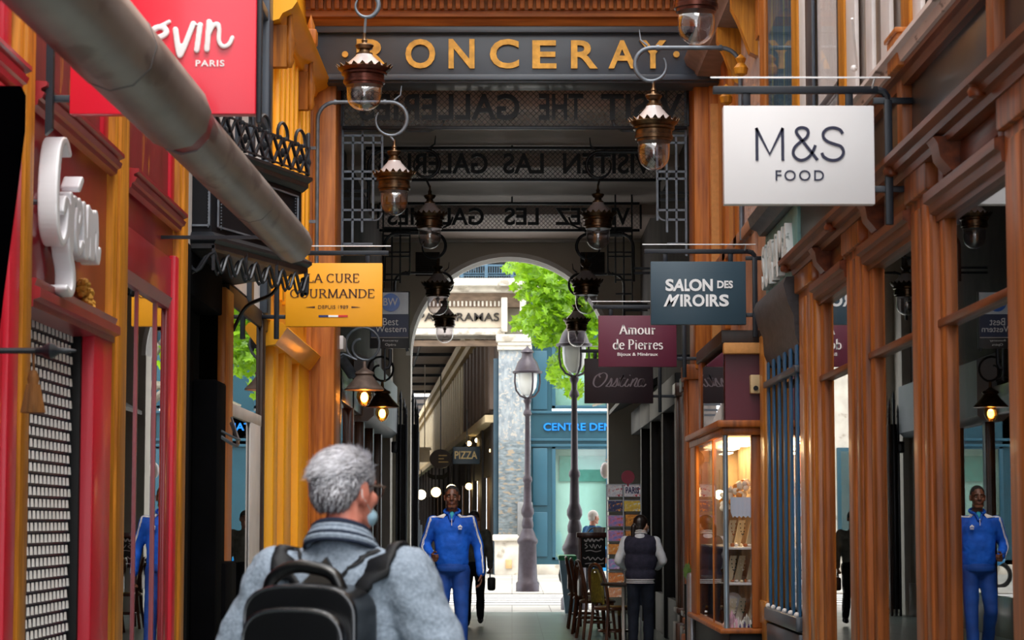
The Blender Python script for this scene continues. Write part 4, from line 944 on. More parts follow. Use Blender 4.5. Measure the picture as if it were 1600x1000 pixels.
trim(mb, mat('taupe_pilaster', '#857469', .7, 0, .08, 2), 'taupe pilasters on the upper wall of the opposite passage')
trim(pl_wall(62.4, 140, -.4, 7.1, 7.4, .45).join(pl_wall(62.4, 140, -.25, 6.85, 7.1, .3)).join(pl_wall(62.4, 140, -.3, 4.1, 4.3, .35)), M_cream, 'long cream cornices running into the opposite passage')
mb = MB(); y = 62.6
dk = MB()
while y < 138:
    dk.join(pl_wall(y, y+1.0, -.1, 0, 4.1, .14)); dk.join(pl_wall(y, y+2.3, -.04, 2.7, 4.1, .1)); mb.join(pl_wall(y+1.0, y+5.3, 0.05, .6, 2.7, .03)); dk.join(pl_wall(y+2.3, y+5.3, -.04, 2.7, 4.1, .1)); y += 5.3
trim(dk, mat('dark_shop_wood', '#241a15', .5, 0, .3, 2), 'dark shopfront posts inside the opposite passage'); 
solo('lit_shop_windows', mb, emit('warm_window', '#5a3a1c', .2), 'dim warm shop windows inside the opposite passage', 'window', kind='structure')
mb = MB()
for y in range(66, 138, 6):
    x = qx(y); mb.bar((x, y, 7.5), (x-3.2, y, 7.5), .1, .12); mb.bar((x-1.6, y, 7.5), (x-2.0, y+6, 7.5), .06, .06)
trim(mb, M_iron, 'black roof bars across the opposite passage')
solo('opposite_ceiling', MB().add([(qx(y)-(3.25 if k < 2 else -.1), y, 7.62+dz) for dz in (0, .1) for k, y in ((0, 62.4), (1, 112), (2, 112), (3, 62.4))], [(0, 1, 2, 3), (7, 6, 5, 4), (0, 4, 5, 1), (1, 5, 6, 2), (2, 6, 7, 3), (3, 7, 4, 0)]), M_brnwall, 'brown grey ceiling of the opposite passage entrance', 'ceiling', kind='structure')
trim(MB().bbox(X6(771), X6(779), YF-.05, YF+1.2, 0, Z6(560), .02), mat('dark_petrol_jamb', '#2c4656', .4, 0, .1, 3), 'dark petrol jamb beside the marble pier')
# signs in the opposite passage
def ps(px, py, Y): return Vector((XY(px, Y), Y, ZY(py, Y)))
Y = 66
s = top('pizza_sign', 'small dark blue hanging sign with cream capital letters in the opposite passage', 'sign', ps(731, 725, Y))
part('board', MB().bbox(XY(708, Y), XY(750, Y), Y, Y+.1, ZY(725, Y), ZY(698, Y), .02), mat('navy_board', '#1f3444', .4), s)
part('lettering', text_mb('PIZZA', (XY(711, Y), XY(746, Y), ZY(717, Y), ZY(705, Y)), face_plane(Y), .03, .015), mat('cream_letters', '#d6bd86', .5), s, smooth=0)
part('frame', MB().bbox(XY(749, Y), XY(751, Y), Y-.02, Y+.12, ZY(722, Y), ZY(703, Y), .01).bar((XY(730, Y), Y+.05, ZY(698, Y)), (XY(730, Y), Y+.05, ZY(640, Y)), .03, .03), M_iron, s)
Y = 72
s = top('oval_sign', 'dark oval hanging sign left of the pizza sign', 'sign', ps(689, 731, Y))
part('board', MB().tube([(XY(689, Y), Y, ZY(717, Y)), (XY(689, Y), Y+.1, ZY(717, Y))], .3, 28).xf(Matrix.Translation((XY(689, Y), 0, 0)) @ Matrix.Diagonal((1.15, 1, 1, 1)) @ Matrix.Translation((-XY(689, Y), 0, 0))), mat('aubergine_board', '#2a1c22', .5), s)
part('lettering', sum_mb([MB().box(XY(686, Y), XY(b, Y), Y-.02, Y, ZY(py+1.6, Y), ZY(py, Y)) for py, b in ((711, 699), (716, 694), (721, 701))]), MATS['cream_letters'], s, smooth=0)
part('hanger', MB().bar((XY(689, Y), Y+.05, ZY(702, Y)), (XY(689, Y), Y+.05, ZY(570, Y)), .03, .03), M_iron, s)
Y = 78
solo('scroll_sign', MB().prism([(XY(669, Y), ZY(738, Y)), (XY(676, Y), ZY(742, Y)), (XY(694, Y), ZY(742, Y)), (XY(700, Y), ZY(737, Y)), (XY(701, Y), ZY(744, Y)), (XY(694, Y), ZY(749, Y)), (XY(677, Y), ZY(749, Y)), (XY(669, Y), ZY(745, Y))], face_plane(Y), 0, .08), M_blk, 'black scroll shaped sign under the oval sign', 'sign')
solo('pale_lantern_sign', MB().bbox(XY(655, 76), XY(672, 76), 76, 76.2, ZY(722, 76), ZY(702, 76), .03).bbox(XY(652, 76), XY(674, 76), 75.9, 76.3, ZY(703, 76), ZY(699, 76), .02).bar((XY(664, 76), 76.1, ZY(700, 76)), (XY(664, 76), 76.1, ZY(570, 76)), .03, .03), M_offw, 'pale box sign left of the dark oval sign', 'sign')
# globes
M_globe = emit('warm_globe', '#ffd489', 5.0)
M_globew = emit('pale_globe', '#ffe6ae', 6.0)
GL = [(659, 773, 68, 6.5), (682, 769, 70, 6.5), (706, 765, 74, 7), (733, 760, 74, 4.5), (743, 752, 76, 4), (733, 693, 72, 3.4), (746, 688, 72, 3.2), (741, 694, 80, 3), (773, 778, 63.2, 4), (768, 704, 63.5, 3)]
dsc = ['lowest and leftmost', 'second from the left', 'just above the head of the man in blue', 'small low one right of his head', 'small one under the pizza sign', 'left of the two above the pizza sign', 'topmost one above the pizza sign', 'dim one between those above the pizza sign', 'beside the marble pier, low', 'beside the marble pier, high']
for i, (px, py, Y, r) in enumerate(GL):
    p_ = ps(px, py, Y); rr = r*1.15/3600*Y
    g = top('globe_lamp', 'warm globe lamp across the street, '+dsc[i], 'lamp', p_, group='warm globes of the opposite passage')
    part('globe', MB().ell(p_, rr, 14, 10), M_globe if i % 2 else M_globew, g)
    part('rod', MB().tube([p_+Vector((0, 0, rr*.9)), p_+Vector((0, 0, rr*.9+.6))], .015, 6), M_iron, g)

# ---- street lamps
M_lampp = mat('street_lamp_paint', '#3c353f', .4, .2, .15, 8)
M_frost = mat('frosted_lamp_glass', '#d8dedd', .25, 0, .03, 3)
def street_lamp(px, Y, ptop, pbase, label):
    X = XY(px, Y); Hh = ZY(ptop, Y); s = Hh/5.0
    l = top('street_lamp', label, 'street lamp', (X, Y, 0), group='old iron street lamps')
    B = lambda pr: MB().lathe([(r*s, z*s) for r, z in pr], (X, Y, 0), 20)
    part('base', B([(.235, 0), (.235, .18), (.20, .22), (.19, .5), (.18, .95), (.21, 1.0), (.21, 1.05), (.18, 1.1), (.14, 1.2), (.10, 1.3)]), M_lampp, l)
    part('column', B([(.10, 1.25), (.12, 1.32), (.12, 1.4), (.09, 1.5), (.13, 1.58), (.13, 1.66), (.085, 1.78), (.072, 2.2), (.095, 2.24), (.095, 2.3), (.062, 2.36), (.048, 3.55), (.09, 3.6), (.075, 3.66), (.05, 3.7), (.05, 3.8), (.08, 3.86), (.08, 3.9), (.03, 3.94)]), M_lampp, l)
    mb = MB()
    for a in range(4):
        c, d = math.cos(a*PI/2+.4), math.sin(a*PI/2+.4)
        mb.tube([Vector((X+c*r*s, Y+d*r*s, z*s)) for r, z in ((.03, 3.92), (.16, 3.97), (.25, 4.08), (.28, 4.25), (.27, 4.45))], .02*s, 6)
    part('cradle', mb, M_lampp, l)
    part('globe', B([(.04, 3.98), (.12, 4.02), (.18, 4.14), (.20, 4.3), (.20, 4.44)]), M_frost, l)
    part('hood', B([(.30, 4.43), (.31, 4.47), (.26, 4.49), (.24, 4.55), (.2, 4.66), (.12, 4.76), (.11, 4.84), (.14, 4.86), (.12, 4.9), (.04, 4.95), (.0, 5.0)]), M_lampp, l)
street_lamp(824, 47.0, 540, 924, 'old iron street lamp in front of the marble pier')
street_lamp(897, 37.6, 489, 956, 'taller looking old iron street lamp in front of the mint windows')
# ---- plane tree with bright leaves, trunk hidden to the right
M_bark = mat('plane_bark', '#a9a297', .8, 0, .25, 3, (1, 1, .6), .3, dirt=('#6f6a60', 4, .55))
M_leaf = mat('bright_leaf', '#86b226', .35, 0, .3, 5, col2='#2f5a10')
nt = M_leaf.node_tree; b_ = nt.nodes['Principled BSDF']
tr_ = nt.nodes.new('ShaderNodeBsdfTranslucent'); tr_.inputs[0].default_value = (*lin('#a6d422'), 1)
mx_ = nt.nodes.new('ShaderNodeMixShader'); mx_.inputs[0].default_value = .33
nt.links.new(b_.outputs[0], mx_.inputs[1]); nt.links.new(tr_.outputs[0], mx_.inputs[2]); nt.links.new(mx_.outputs[0], nt.nodes['Material Output'].inputs[0])
YT = 52.0
tr = top('plane_tree', 'plane tree with bright green leaves hanging over the street', 'tree', (4.6, YT, 0))
mb = MB(); mb.tube(crv3([(4.6, YT, 0), (4.5, YT, 2), (4.4, YT, 4.5), (4.0, YT-.2, 7), (3.6, YT, 10)]), [.30-.007*i for i in range(25)], 12)
br = [[(4.45, YT, 4.2), (3.4, YT-.3, 5.6), (2.2, YT-.5, 6.4), (.9, YT-.6, 6.6)], [(4.4, YT, 5.0), (3.0, YT+.3, 6.8), (1.5, YT+.4, 7.6)], [(4.4, YT, 3.6), (3.1, YT-.4, 4.6), (2.0, YT-.6, 4.9)], [(4.3, YT, 6), (5.8, YT, 8), (7, YT, 9)], [(4.4, YT, 4.5), (3, YT-.4, 4.4), (1.8, YT-.5, 4.0)]]
for b in br: c = crv3(b, 5); mb.tube(c, [.11*(1-i/len(c))+.015 for i in range(len(c))], 8)
part('trunk', mb, M_bark, tr)
random.seed(11); vs = []; fs = []
def leafat(p, s):
    u = Vector((random.uniform(-1, 1), random.uniform(-1, 1), random.uniform(-.6, .6))).normalized()
    w = u.cross(Vector((random.uniform(-1, 1), random.uniform(-1, 1), random.uniform(-1, 1)))).normalized(); nrm = u.cross(w)
    pts = [(0, -.9), (.35, -.55), (.95, -.5), (.62, -.1), (.8, .45), (.36, .32), (0, 1.0), (-.36, .32), (-.8, .45), (-.62, -.1), (-.95, -.5), (-.35, -.55)]
    o = len(vs); vs.append(p+nrm*.12*s)
    for a, b in pts: vs.append(p+(u*a+w*b)*s)
    n = len(pts)
    for k in range(n): fs.append((o, o+1+k, o+1+(k+1) % n))
CL = [(850, 425, 38, 20, 260), (812, 412, 22, 7, 40), (890, 440, 40, 30, 300), (905, 480, 32, 30, 300), (840, 495, 34, 20, 200), (855, 520, 30, 22, 200), (905, 535, 36, 26, 300), (815, 510, 16, 12, 60), (878, 585, 22, 22, 110), (897, 610, 16, 14, 60), (885, 560, 24, 16, 110),
      (835, 450, 36, 22, 230), (870, 470, 40, 26, 280), (870, 505, 40, 24, 260), (800, 420, 12, 8, 20), (925, 560, 20, 30, 160), (960, 470, 60, 60, 500), (1030, 420, 70, 80, 500), (1000, 560, 50, 40, 260), (900, 330, 90, 60, 500), (1150, 350, 120, 90, 700), (1010, 250, 150, 60, 600)]
for px, py, a, b, n in CL:
    for k in range(int(n*.62)):
        t = random.random()*2*PI; r = math.sqrt(random.random()); Y_ = YT+random.uniform(-1.4, 1.2)
        q = onY(px+a*r*math.cos(t), py+b*r*math.sin(t), Y_); leafat(q, random.uniform(.08, .16))
mbl = MB(); mbl.v = vs; mbl.f = fs
part('foliage', mbl, M_leaf, tr, kind='stuff', smooth=0, fix=False)

# wheelie bin, menu, far vehicle
Yb = 35.6
bn = top('wheeled_bin', 'blue grey wheeled bin with a green lid beside the right street lamp', 'bin', (XY(885, Yb), Yb, 0))
part('body', MB().add([(XY(882, Yb), Yb-.15, .02), (XY(898, Yb), Yb-.15, .02), (XY(898, Yb), Yb+.2, .02), (XY(882, Yb), Yb+.2, .02), (XY(873, Yb), Yb-.2, .83), (XY(899, Yb), Yb-.2, .83), (XY(899, Yb), Yb+.25, .83), (XY(873, Yb), Yb+.25, .83)], [(0, 3, 2, 1), (4, 5, 6, 7), (0, 1, 5, 4), (1, 2, 6, 5), (2, 3, 7, 6), (3, 0, 4, 7)]), mat('blue_grey_plastic', '#86a4b8', .4, 0, .05, 4), bn)
part('lid', MB().bbox(XY(871, Yb), XY(900, Yb), Yb-.25, Yb+.3, .83, .91, .03), mat('green_plastic', '#35b070', .4), bn)
mt = top('parked_scooter', 'blue and black scooter parked on the far pavement', 'scooter', (1.9, 50, 0))
mb = MB()
for x in (1.3, 2.5): mb.tube([(x+.25*math.cos(a*PI/8), 50, .27+.25*math.sin(a*PI/8)) for a in range(16)], .05, 8, True)
part('wheel', mb, M_blk, mt)
part('body', MB().ell((2.2, 50, .6), (.45, .16, .18)).ell((1.5, 50, .75), (.12, .18, .4)).bar((1.5, 50, .4), (2.1, 50, .4), .2, .08).ell((2.15, 50, .82), (.35, .13, .07)), mat('scooter_blue', '#1f8fd0', .3, 0, .05, 3, coat=.6), mt)
part('handlebar', MB().tube([(1.55, 49.7, 1.1), (1.5, 50, 1.12), (1.55, 50.3, 1.1)], .02).tube([(1.5, 50, 1.1), (1.35, 50, .3)], .03), M_giron, mt)
# ================================================================ PROJECTING SIGNS
M_brk = mat('navy_black_steel', '#161c26', .4, .2, .1, 8)
M_led = mat('thin_steel_rod', '#e8eaee', .25, .3, .02, 5)
def psign(name, label, px, Y, face, side, depth=.07, bracket=True, far=.06, brl=.0):
    x0, x1 = XY(px[0], Y), XY(px[2], Y); z0, z1 = ZY(px[3], Y), ZY(px[1], Y)
    s = top(name, label, 'sign', ((x0+x1)/2, Y, z0), group='signs projecting from the shopfronts')
    part('board', MB().bbox(x0, x1, Y, Y+depth, z0, z1, .004), face, s)
    if bracket:
        inn, out = (x0, x1) if side > 0 else (x1, x0)   # inner edge towards the middle, outer edge towards wall
        k = side; zt = z1+.085; mb = MB(); yb = Y+depth/2
        post = out+k*.075
        mb.bbox(inn-k*.05, post-k*.05, yb-.02, yb+.02, zt-.018, zt+.018, .004)
        mb.tube([Vector((post-k*.05, yb, zt)), Vector((post-k*.02, yb, zt-.008)), Vector((post-k*.004, yb, zt-.03)), Vector((post, yb, zt-.06))], .020, 8)
        mb.bbox(post-.02, post+.02, yb-.02, yb+.02, z0-.10, zt-.05, .004)
        for z in (z1+.03, z0+.08): mb.bbox(out, k*2.02, yb-.015, yb+.015, z-.016, z+.016, .004)
        for x in (x0+.12, x1-.12): mb.bbox(x-.02, x+.02, yb-.01, yb+.01, z1, zt, .004)
        part('bracket', mb, M_brk, s)
        part('rod', MB().tube([(inn-k*.07, yb-.1, zt+.045), (post, yb-.1, zt+.045)], .0045, 6).tube([(post-k*.08, yb-.1, zt+.045), (post-k*.08, yb, zt)], .005, 6), M_led, s, label='thin bright rod')
    return s
# white food sign
Y = 11.45
s = psign('projecting_sign', 'white square sign with navy letters M&S FOOD hanging on the right', (1133, 165, 1370, 319), Y, mat('satin_white_sign', '#e6e7ea', .4, 0, .02, 2), 1)
fp = face_plane(Y); M_navy = mat('navy_ink', '#161a3c', .5)
def gx(p): return XY(p, Y)
def gz(p): return ZY(p, Y)
mb = MB()
ribbon(mb, [(gx(1185), gz(251)), (gx(1185), gz(200.5)), ], 0.0145, fp, .006)
ribbon(mb, [(gx(1184), gz(200)), (gx(1205), gz(241)), (gx(1226), gz(200))], 0.0145, fp, .006)
ribbon(mb, [(gx(1225.5), gz(200.5)), (gx(1225.5), gz(251))], 0.0145, fp, .006)
amp = [(1280, 250), (1262, 227), (1251, 213), (1247, 206), (1250, 201), (1257, 199.5), (1264, 202), (1266, 208), (1262, 216), (1252, 223), (1244, 231), (1242, 240), (1246, 247), (1254, 250.5), (1263, 248), (1271, 240), (1277, 227)]
ribbon(mb, [(gx(a), gz(b)) for a, b in crv(amp, 5)], 0.0145, fp, .006)
S_ = [(1320, 209), (1316, 203), (1307, 199.8), (1297, 201), (1290, 207), (1290, 215), (1296, 221), (1306, 225), (1317, 229), (1321, 237), (1318, 245), (1310, 250), (1299, 250), (1290, 245), (1287, 239)]
ribbon(mb, [(gx(a), gz(b)) for a, b in crv(S_, 5)], 0.0145, fp, .006)
part('letters', mb, M_navy, s, smooth=0)
part('lettering', text_mb('FOOD', (gx(1214), gx(1290), gz(282.5), gz(266)), fp, .005, .004, space=1.25), M_navy, s, smooth=0)
# red paris sign (left)
Y = 9.62
s = psign('projecting_sign', 'bright red square sign with white handwritten word and PARIS, partly behind the grey tube', (103, -115, 396, 178), Y, mat('glossy_red_sign', '#f0203c', .35, 0, .02, 2, coat=.3), -1, bracket=False)
fp = face_plane(Y); M_wink = mat('white_ink', '#f4f4f6', .5)
def rb(pts, w):
    ribbon(mb, [(gx(a), gz(b)) for a, b in crv(pts, 5)], w/375, fp, .02)
    for a, b in crv(pts, 4): mb.prism([(gx(a)+w/750*math.cos(k*PI/5), gz(b)+w/750*math.sin(k*PI/5)) for k in range(10)], fp, 0, .02)
mb = MB()
rb([(170, 20), (150, 8), (132, 20), (126, 50), (134, 80), (152, 84), (166, 70), (168, 52), (155, 50)], 9)
rb([(180, 48), (182, 86)], 8); rb([(182, 62), (192, 47), (204, 47)], 8)
rb([(212, 72), (232, 64), (254, 54), (250, 44), (236, 46), (226, 62), (232, 82), (252, 78)], 9)
rb([(243, 43), (259, 35)], 6)
rb([(269, 47), (275, 84), (280, 82), (297, 38)], 9)
rb([(308, 40), (303, 80)], 9)
rb([(322, 35), (319, 79)], 9); rb([(319, 62), (328, 42), (336, 39), (338, 48), (338, 66), (345, 74), (354, 70), (359, 60)], 7)
o_ = part('letters', mb, M_wink, s); remesh(o_, .004, 0)
part('lettering', text_mb('PARIS', (gx(301), gx(346.5), gz(104), gz(94)), fp, .005, .02, space=1.15), M_wink, s, smooth=0)
part('bracket', MB().bbox(-2.05, XY(104, Y), Y+.02, Y+.06, ZY(157, Y), ZY(147, Y), .004).prism([(XY(68, Y), ZY(20, Y)), (XY(79, Y), ZY(20, Y)), (XY(79, Y), ZY(203, Y)), (XY(68, Y), ZY(213, Y))], face_plane(Y), 0, .04).bbox(XY(396, Y), XY(404, Y), Y+.02, Y+.06, ZY(190, Y), ZY(-100, Y), .004), M_brk, s)
# yellow sweet shop sign
Y = 18.5
s = psign('projecting_sign', 'yellow square sign reading LA CURE GOURMANDE in dark letters', (446, 411, 597, 510), Y, mat('mango_sign', '#f7a81c', .4, 0, .02, 2), -1)
fp = face_plane(Y); M_choc = mat('chocolate_ink', '#4a2410', .6)
part('letters', serif_mb('LA CURE', (gx(480), gx(561), gz(441), gz(428)), fp, .005, .05, .12).join(serif_mb('GOURMANDE', (gx(453), gx(585), gz(465), gz(452)), fp, .005, .05, .12)), M_choc, s, smooth=0)
part('lettering', text_mb('DEPUIS 1989', (gx(497), gx(544), gz(482.5), gz(477)), fp, .004, -.005).join(MB().prism([(gx(478), gz(480)), (gx(492), gz(478.6)), (gx(492), gz(481.2))], fp, 0, .004)).join(MB().prism([(gx(563), gz(480)), (gx(549), gz(478.6)), (gx(549), gz(481.2))], fp, 0, .004)), M_choc, s, smooth=0)
for a, b, c, l in ((498, 513, '#1c2a6a', 'blue'), (513, 528.5, '#f2f2f2', 'white'), (528.5, 543.5, '#c8252c', 'red')):
    part('stripe', MB().box(gx(a), gx(b), Y-.005, Y, gz(495.5), gz(492.5)), mat('flag_'+l, c, .5), s, label=l+' stripe')
# salon sign
s = psign('projecting_sign', 'slate blue square sign with white capitals SALON DES MIROIRS', (1017, 408.5, 1166, 507), Y, mat('slate_blue_sign', '#2f4756', .4, 0, .03, 2), 1)
part('lettering', sum_mb([text_mb(t, (gx(a), gx(b), gz(c), gz(d)), fp, .006, .035, shear=sh) for t, a, b, c, d, sh in (('S', 1040, 1053, 455, 436, 0), ('A', 1051, 1069, 455, 436, .15), ('L', 1070, 1078, 455, 436, 0), ('O', 1077, 1097, 455, 436, 0), ('N', 1098, 1114, 455, 436, 0), ('DES', 1121, 1145.5, 450.5, 438.5, 0), ('M', 1037, 1062, 479, 460, .5), ('I', 1063, 1067, 479, 460, 0), ('R', 1069, 1082, 479, 460, 0), ('O', 1082, 1101, 479, 460, 0), ('I', 1103, 1107, 479, 460, 0), ('R', 1109, 1124, 479, 460, 0), ('S', 1124, 1139, 479, 460, 0))]), M_wink, s, smooth=0)
# maroon stones sign
Y = 22.0
s = psign('projecting_sign', 'maroon square sign reading Amour de Pierres in white letters', (935, 493, 1057, 573), Y, mat('maroon_sign', '#5f1e38', .45, 0, .03, 2), 1)
fp = face_plane(Y)
part('letters', serif_mb('Amour', (gx(968), gx(1024.5), gz(522), gz(508)), fp, .006, .07, .16).join(serif_mb('de Pierres', (gx(957.5), gx(1035.5), gz(545.5), gz(531)), fp, .006, .07, .16)).join(text_mb('Bijoux & Minéraux', (gx(964.5), gx(1027.5), gz(557.5), gz(551)), fp, .004, .01)), M_wink, s, smooth=0)
# dark script sign
Y = 25.6
s = psign('projecting_sign', 'dark plum square sign with grey looping script Osstina', (913, 560, 1020, 630), Y, mat('plum_sign', '#2c1521', .5, 0, .03, 2), 1)
fp = face_plane(Y); mb = MB()
def rs(pts, w=2.0):
    c = crv(pts, 5); ribbon(mb, [(gx(a), gz(b)) for a, b in c], w*.42/141, fp, .005, w*1.35/141)
rs([(938, 583), (930, 589), (927, 599), (931, 604.5), (938, 603), (946, 594), (948, 586), (943, 582.5), (936, 586), (938, 590)], 2)
for x in (948, 957): rs([(x-2, 604), (x+4, 597), (x+7, 591), (x+7, 598), (x+4, 604), (x-1, 603)], 1.8)
rs([(965, 603), (974, 586)], 1.9); rs([(974, 586), (968, 600), (971, 604), (976, 600)], 1.9); rs([(967, 591), (977, 591)], 1.5)
rs([(981, 592), (976, 601), (979, 604), (983, 600)], 1.9); rs([(983.5, 587), (984.5, 586)], 2)
rs([(984, 604), (989, 592)], 1.9); rs([(987, 598), (993, 591), (995, 593), (991, 602), (994, 604), (997, 600)], 1.9)
rs([(1005, 592), (999, 593), (996, 601), (999, 604), (1004, 598), (1006, 592), (1002, 602), (1005, 604), (1009, 600)], 1.9)
part('letters', mb, mat('silver_grey_ink', '#a89aa4', .5), s, smooth=0)
# hotel sign
Y = 26.0
s = psign('projecting_sign', 'blue and grey hotel sign with a round blue emblem, half behind the yellow sign', (578, 455, 640, 544), Y, mat('dark_sign_frame', '#23262c', .4), -1, bracket=False)
fp = face_plane(Y)
part('upper_panel', MB().box(gx(580), gx(638), Y-.012, Y, gz(491), gz(457)), mat('silver_blue_panel', '#dfe9f8', .4, 0, .15, 3), s)
part('middle_panel', MB().box(gx(580), gx(638), Y-.012, Y, gz(526.5), gz(491)), mat('deep_navy_panel', '#10254f', .4), s)
part('divider', MB().box(gx(580), gx(638), Y-.016, Y, gz(528), gz(527)), M_offw, s)
part('emblem', MB().tube([(gx(610.5), Y-.03, gz(473)), (gx(610.5), Y, gz(473))], 14.3/138.4, 28), mat('royal_blue_disc', '#2f74d8', .3, coat=.4), s)
part('lettering', text_mb('BW', (gx(599), gx(621.5), gz(478), gz(466)), face_plane(Y-.03), .006, .01).join(text_mb('Best', (gx(598.5), gx(622.5), gz(508.5), gz(497)), face_plane(Y-.012), .006)).join(text_mb('Western', (gx(587), gx(635), gz(519), gz(509.5)), face_plane(Y-.012), .006)).join(text_mb('Ronceray', (gx(598), gx(622.5), gz(534.5), gz(530.5)), fp, .005)).join(text_mb('Opéra', (gx(602), gx(619), gz(541.5), gz(536.5)), fp, .005)), M_wink, s, smooth=0)
part('bracket', MB().bbox(-2.05, XY(586, Y), Y+.02, Y+.06, ZY(470, Y), ZY(466, Y), .004).tube([(XY(636, Y), Y, ZY(544, Y)), (XY(637, Y), Y, ZY(549, Y))], .015, 6).bbox(XY(600, Y), XY(603, Y), Y+.02, Y+.05, ZY(595, Y), ZY(544, Y), .004).tube([(XY(602, Y), Y+.03, ZY(575, Y)), (XY(607, Y), Y+.03, ZY(574, Y)), (XY(610, Y), Y+.03, ZY(568, Y)), (XY(610, Y), Y+.03, ZY(545, Y))], .02, 6), M_brk, s)

# ================================================================ LANTERNS
M_brz = mat('aged_bronze', '#6a5138', .3, .8, .3, 12, col2='#2c2119')
M_cop = mat('copper_band', '#66392f', .28, .8, .25, 10)
M_milk = mat('milk_glass', '#b3a8a7', .2, 0, .03, 3, coat=.5)
M_globe_g = glass('lantern_glass', (.95, .94, .96), .09, 2.8, .8)
def lantern(cx, ybot, crown_px, Y, side, ring_px, ring_r, arm_py, wall_px, post_bot, label, band, arm=True, wallX_=None, vs=1.0):
    X = XY(cx, Y); z0 = ZY(ybot, Y); sc_ = crown_px*Y/3600/.45
    l = top('hanging_lantern', label, 'lantern', (X, Y, z0), group='bronze gas style lanterns')
    B = lambda pr, n=26: MB().lathe([(r*sc_, z*sc_*vs) for r, z in pr], (X, Y, z0), n)
    g = part('globe', B([(.0, 0), (.03, .003), (.06, .013), (.09, .033), (.115, .06), (.13, .095), (.137, .14), (.139, .25), (.137, .25), (.135, .14), (.128, .096), (.113, .062), (.088, .036), (.058, .016), (.03, .006), (0, .004)]), M_globe_g, l, smooth=2)
    part('band', B([(.139, .245), (.150, .245), (.152, .265), (.165, .272), (.166, .30), (.158, .305), (.160, .345), (.178, .355), (.182, .372), (.175, .380), (.196, .40), (.212, .415), (.205, .425), (.15, .425)], 30), band, l)
    mb = MB()
    for k in range(20):
        a = 2*PI*k/20; e = PI/20*.9; r0, r1 = .208*sc_, .228*sc_
        c = Vector((X, Y, z0)); f = lambda an, r, z: c+Vector((math.cos(an)*r, math.sin(an)*r, z*sc_*vs))
        pts = [f(a-e, r0, .41), f(a-e*.6, r0+.004, .432), f(a, r1, .452), f(a+e*.6, r0+.004, .432), f(a+e, r0, .41)]
        inn = [p_+Vector((-math.cos(a)*.006, -math.sin(a)*.006, 0)) for p_ in pts]
        mb.add(pts+inn, [(0, 1, 2, 3, 4), (9, 8, 7, 6, 5)]+[(i, i+5, (i+1) % 5+5, (i+1) % 5) for i in range(5)])
    part('crown', mb, M_brz, l, smooth=0)
    part('shade', B([(.19, .42), (.165, .445), (.12, .49), (.075, .54), (.062, .565), (.05, .565)], 30), M_milk, l)
    part('neck', B([(.052, .555), (.066, .56), (.066, .575), (.045, .585), (.04, .61), (.058, .62), (.075, .65), (.07, .66), (.05, .645), (.03, .66), (.02, .69), (.026, .70), (.012, .73), (.012, .78)], 16), M_brz, l)
    part('burner', B([(.0, .24), (.02, .24), (.03, .22), (.012, .19), (.018, .17), (.0, .15)], 10), M_milk, l)
    # bracket with scroll ring
    zc, r = ZY(ring_px[1], Y), ring_r*Y/3600; xc = XY(ring_px[0], Y); k = side   # side +1: wall is at the right
    pts = []
    a0, a1 = (math.radians(150), math.radians(450)) if k < 0 else (math.radians(30), math.radians(-270))
    n = 26; rads = []
    for i in range(n+1):
        t = i/n; a = a0+(a1-a0)*t; rr = r*(.78+.22*min(1, t*2.2)); pts.append(Vector((xc+rr*math.cos(a), Y, zc+rr*math.sin(a)))); rads.append(.008+.012*min(1, t*1.6))
    bk = MB()
    bk.tube([Vector((X, Y, z0+.76*sc_*vs)), Vector((xc, Y, zc-r))], .012, 8)
    if arm:
        za = zc+r; xw = (wallX_ if wallX_ is not None else XY(wall_px, Y)); rc = min(.17, abs(xw-xc)*.3)
        pts.append(Vector((xc+k*.06, Y, za)))
        pts += [Vector((xw-k*rc, Y, za))]+[Vector((xw-k*rc+k*rc*math.sin(b), Y, za-rc+rc*math.cos(b))) for b in [PI/2*j/6 for j in range(1, 7)]]
        zb = ZY(post_bot, Y); pts.append(Vector((xw, Y, zb))); rads += [.02]*(len(pts)-len(rads))
        bk.tube(pts, rads, 10)
        for x in (xc+k*.05, xw-k*rc): bk.tube([Vector((x-.012, Y, za)), Vector((x+.012, Y, za))], .028, 10)
        bk.tube([Vector((xc-k*.04, Y, za+.02)), Vector((xc-k*.10, Y, za+.07)), Vector((xc-k*.11, Y, za+.16))], [.012, .009, .004], 6)
        bk.bar((xw, Y, za-.45), (k*2.1, Y, za-.45), .03, .03); bk.bar((xw, Y, (za+zb)/2-.2), (k*2.1, Y, (za+zb)/2-.2), .03, .03)
    else:
        pts.append(Vector((xc, Y, zc+r))); rads.append(.02)
        za = zc+r; pts.append(Vector((k*1.9, Y, za+.02))); rads.append(.02); bk.tube(pts, rads, 10); bk.bar((k*1.9, Y, za+.02), (k*2.2, Y, za+.02), .04, .04)
    part('bracket', bk, M_giron if Y < 24 else M_iron, l)
    return l
lantern(567, 173, 90, 18.9, -1, (569, 8), 20, 0, 0, 0, 'big bronze lantern hanging in front of the first gold letter', M_cop, arm=False, vs=.8)
lantern(1091, 70, 96, 17.5, 1, (1093, -95), 20, 0, 0, 0, 'bronze lantern cut by the top edge of the picture, above the right scroll bracket', M_cop, arm=False)
lantern(1023, 266, 82, 19.8, 1, (1021, 101), 27, 0, 1160, 375, 'bronze lantern under the last gold letter, hung from a grey scroll bracket', M_brz)
lantern(615, 337, 70, 22.05, -1, (608, 186), 27, 0, 494, 470, 'bronze lantern left of the reversed Spanish words, on a tall grey bracket', M_brz)
lantern(671, 389, 58, 24.8, -1, (664, 256), 22, 0, 575, 330, 'bronze lantern between the nearer left one and the arch, clear globe', M_brz)
lantern(935, 390, 60, 24.8, 1, (938, 258), 21, 0, 1030, 330, 'bronze lantern right of centre in front of the reversed French words', M_brz)
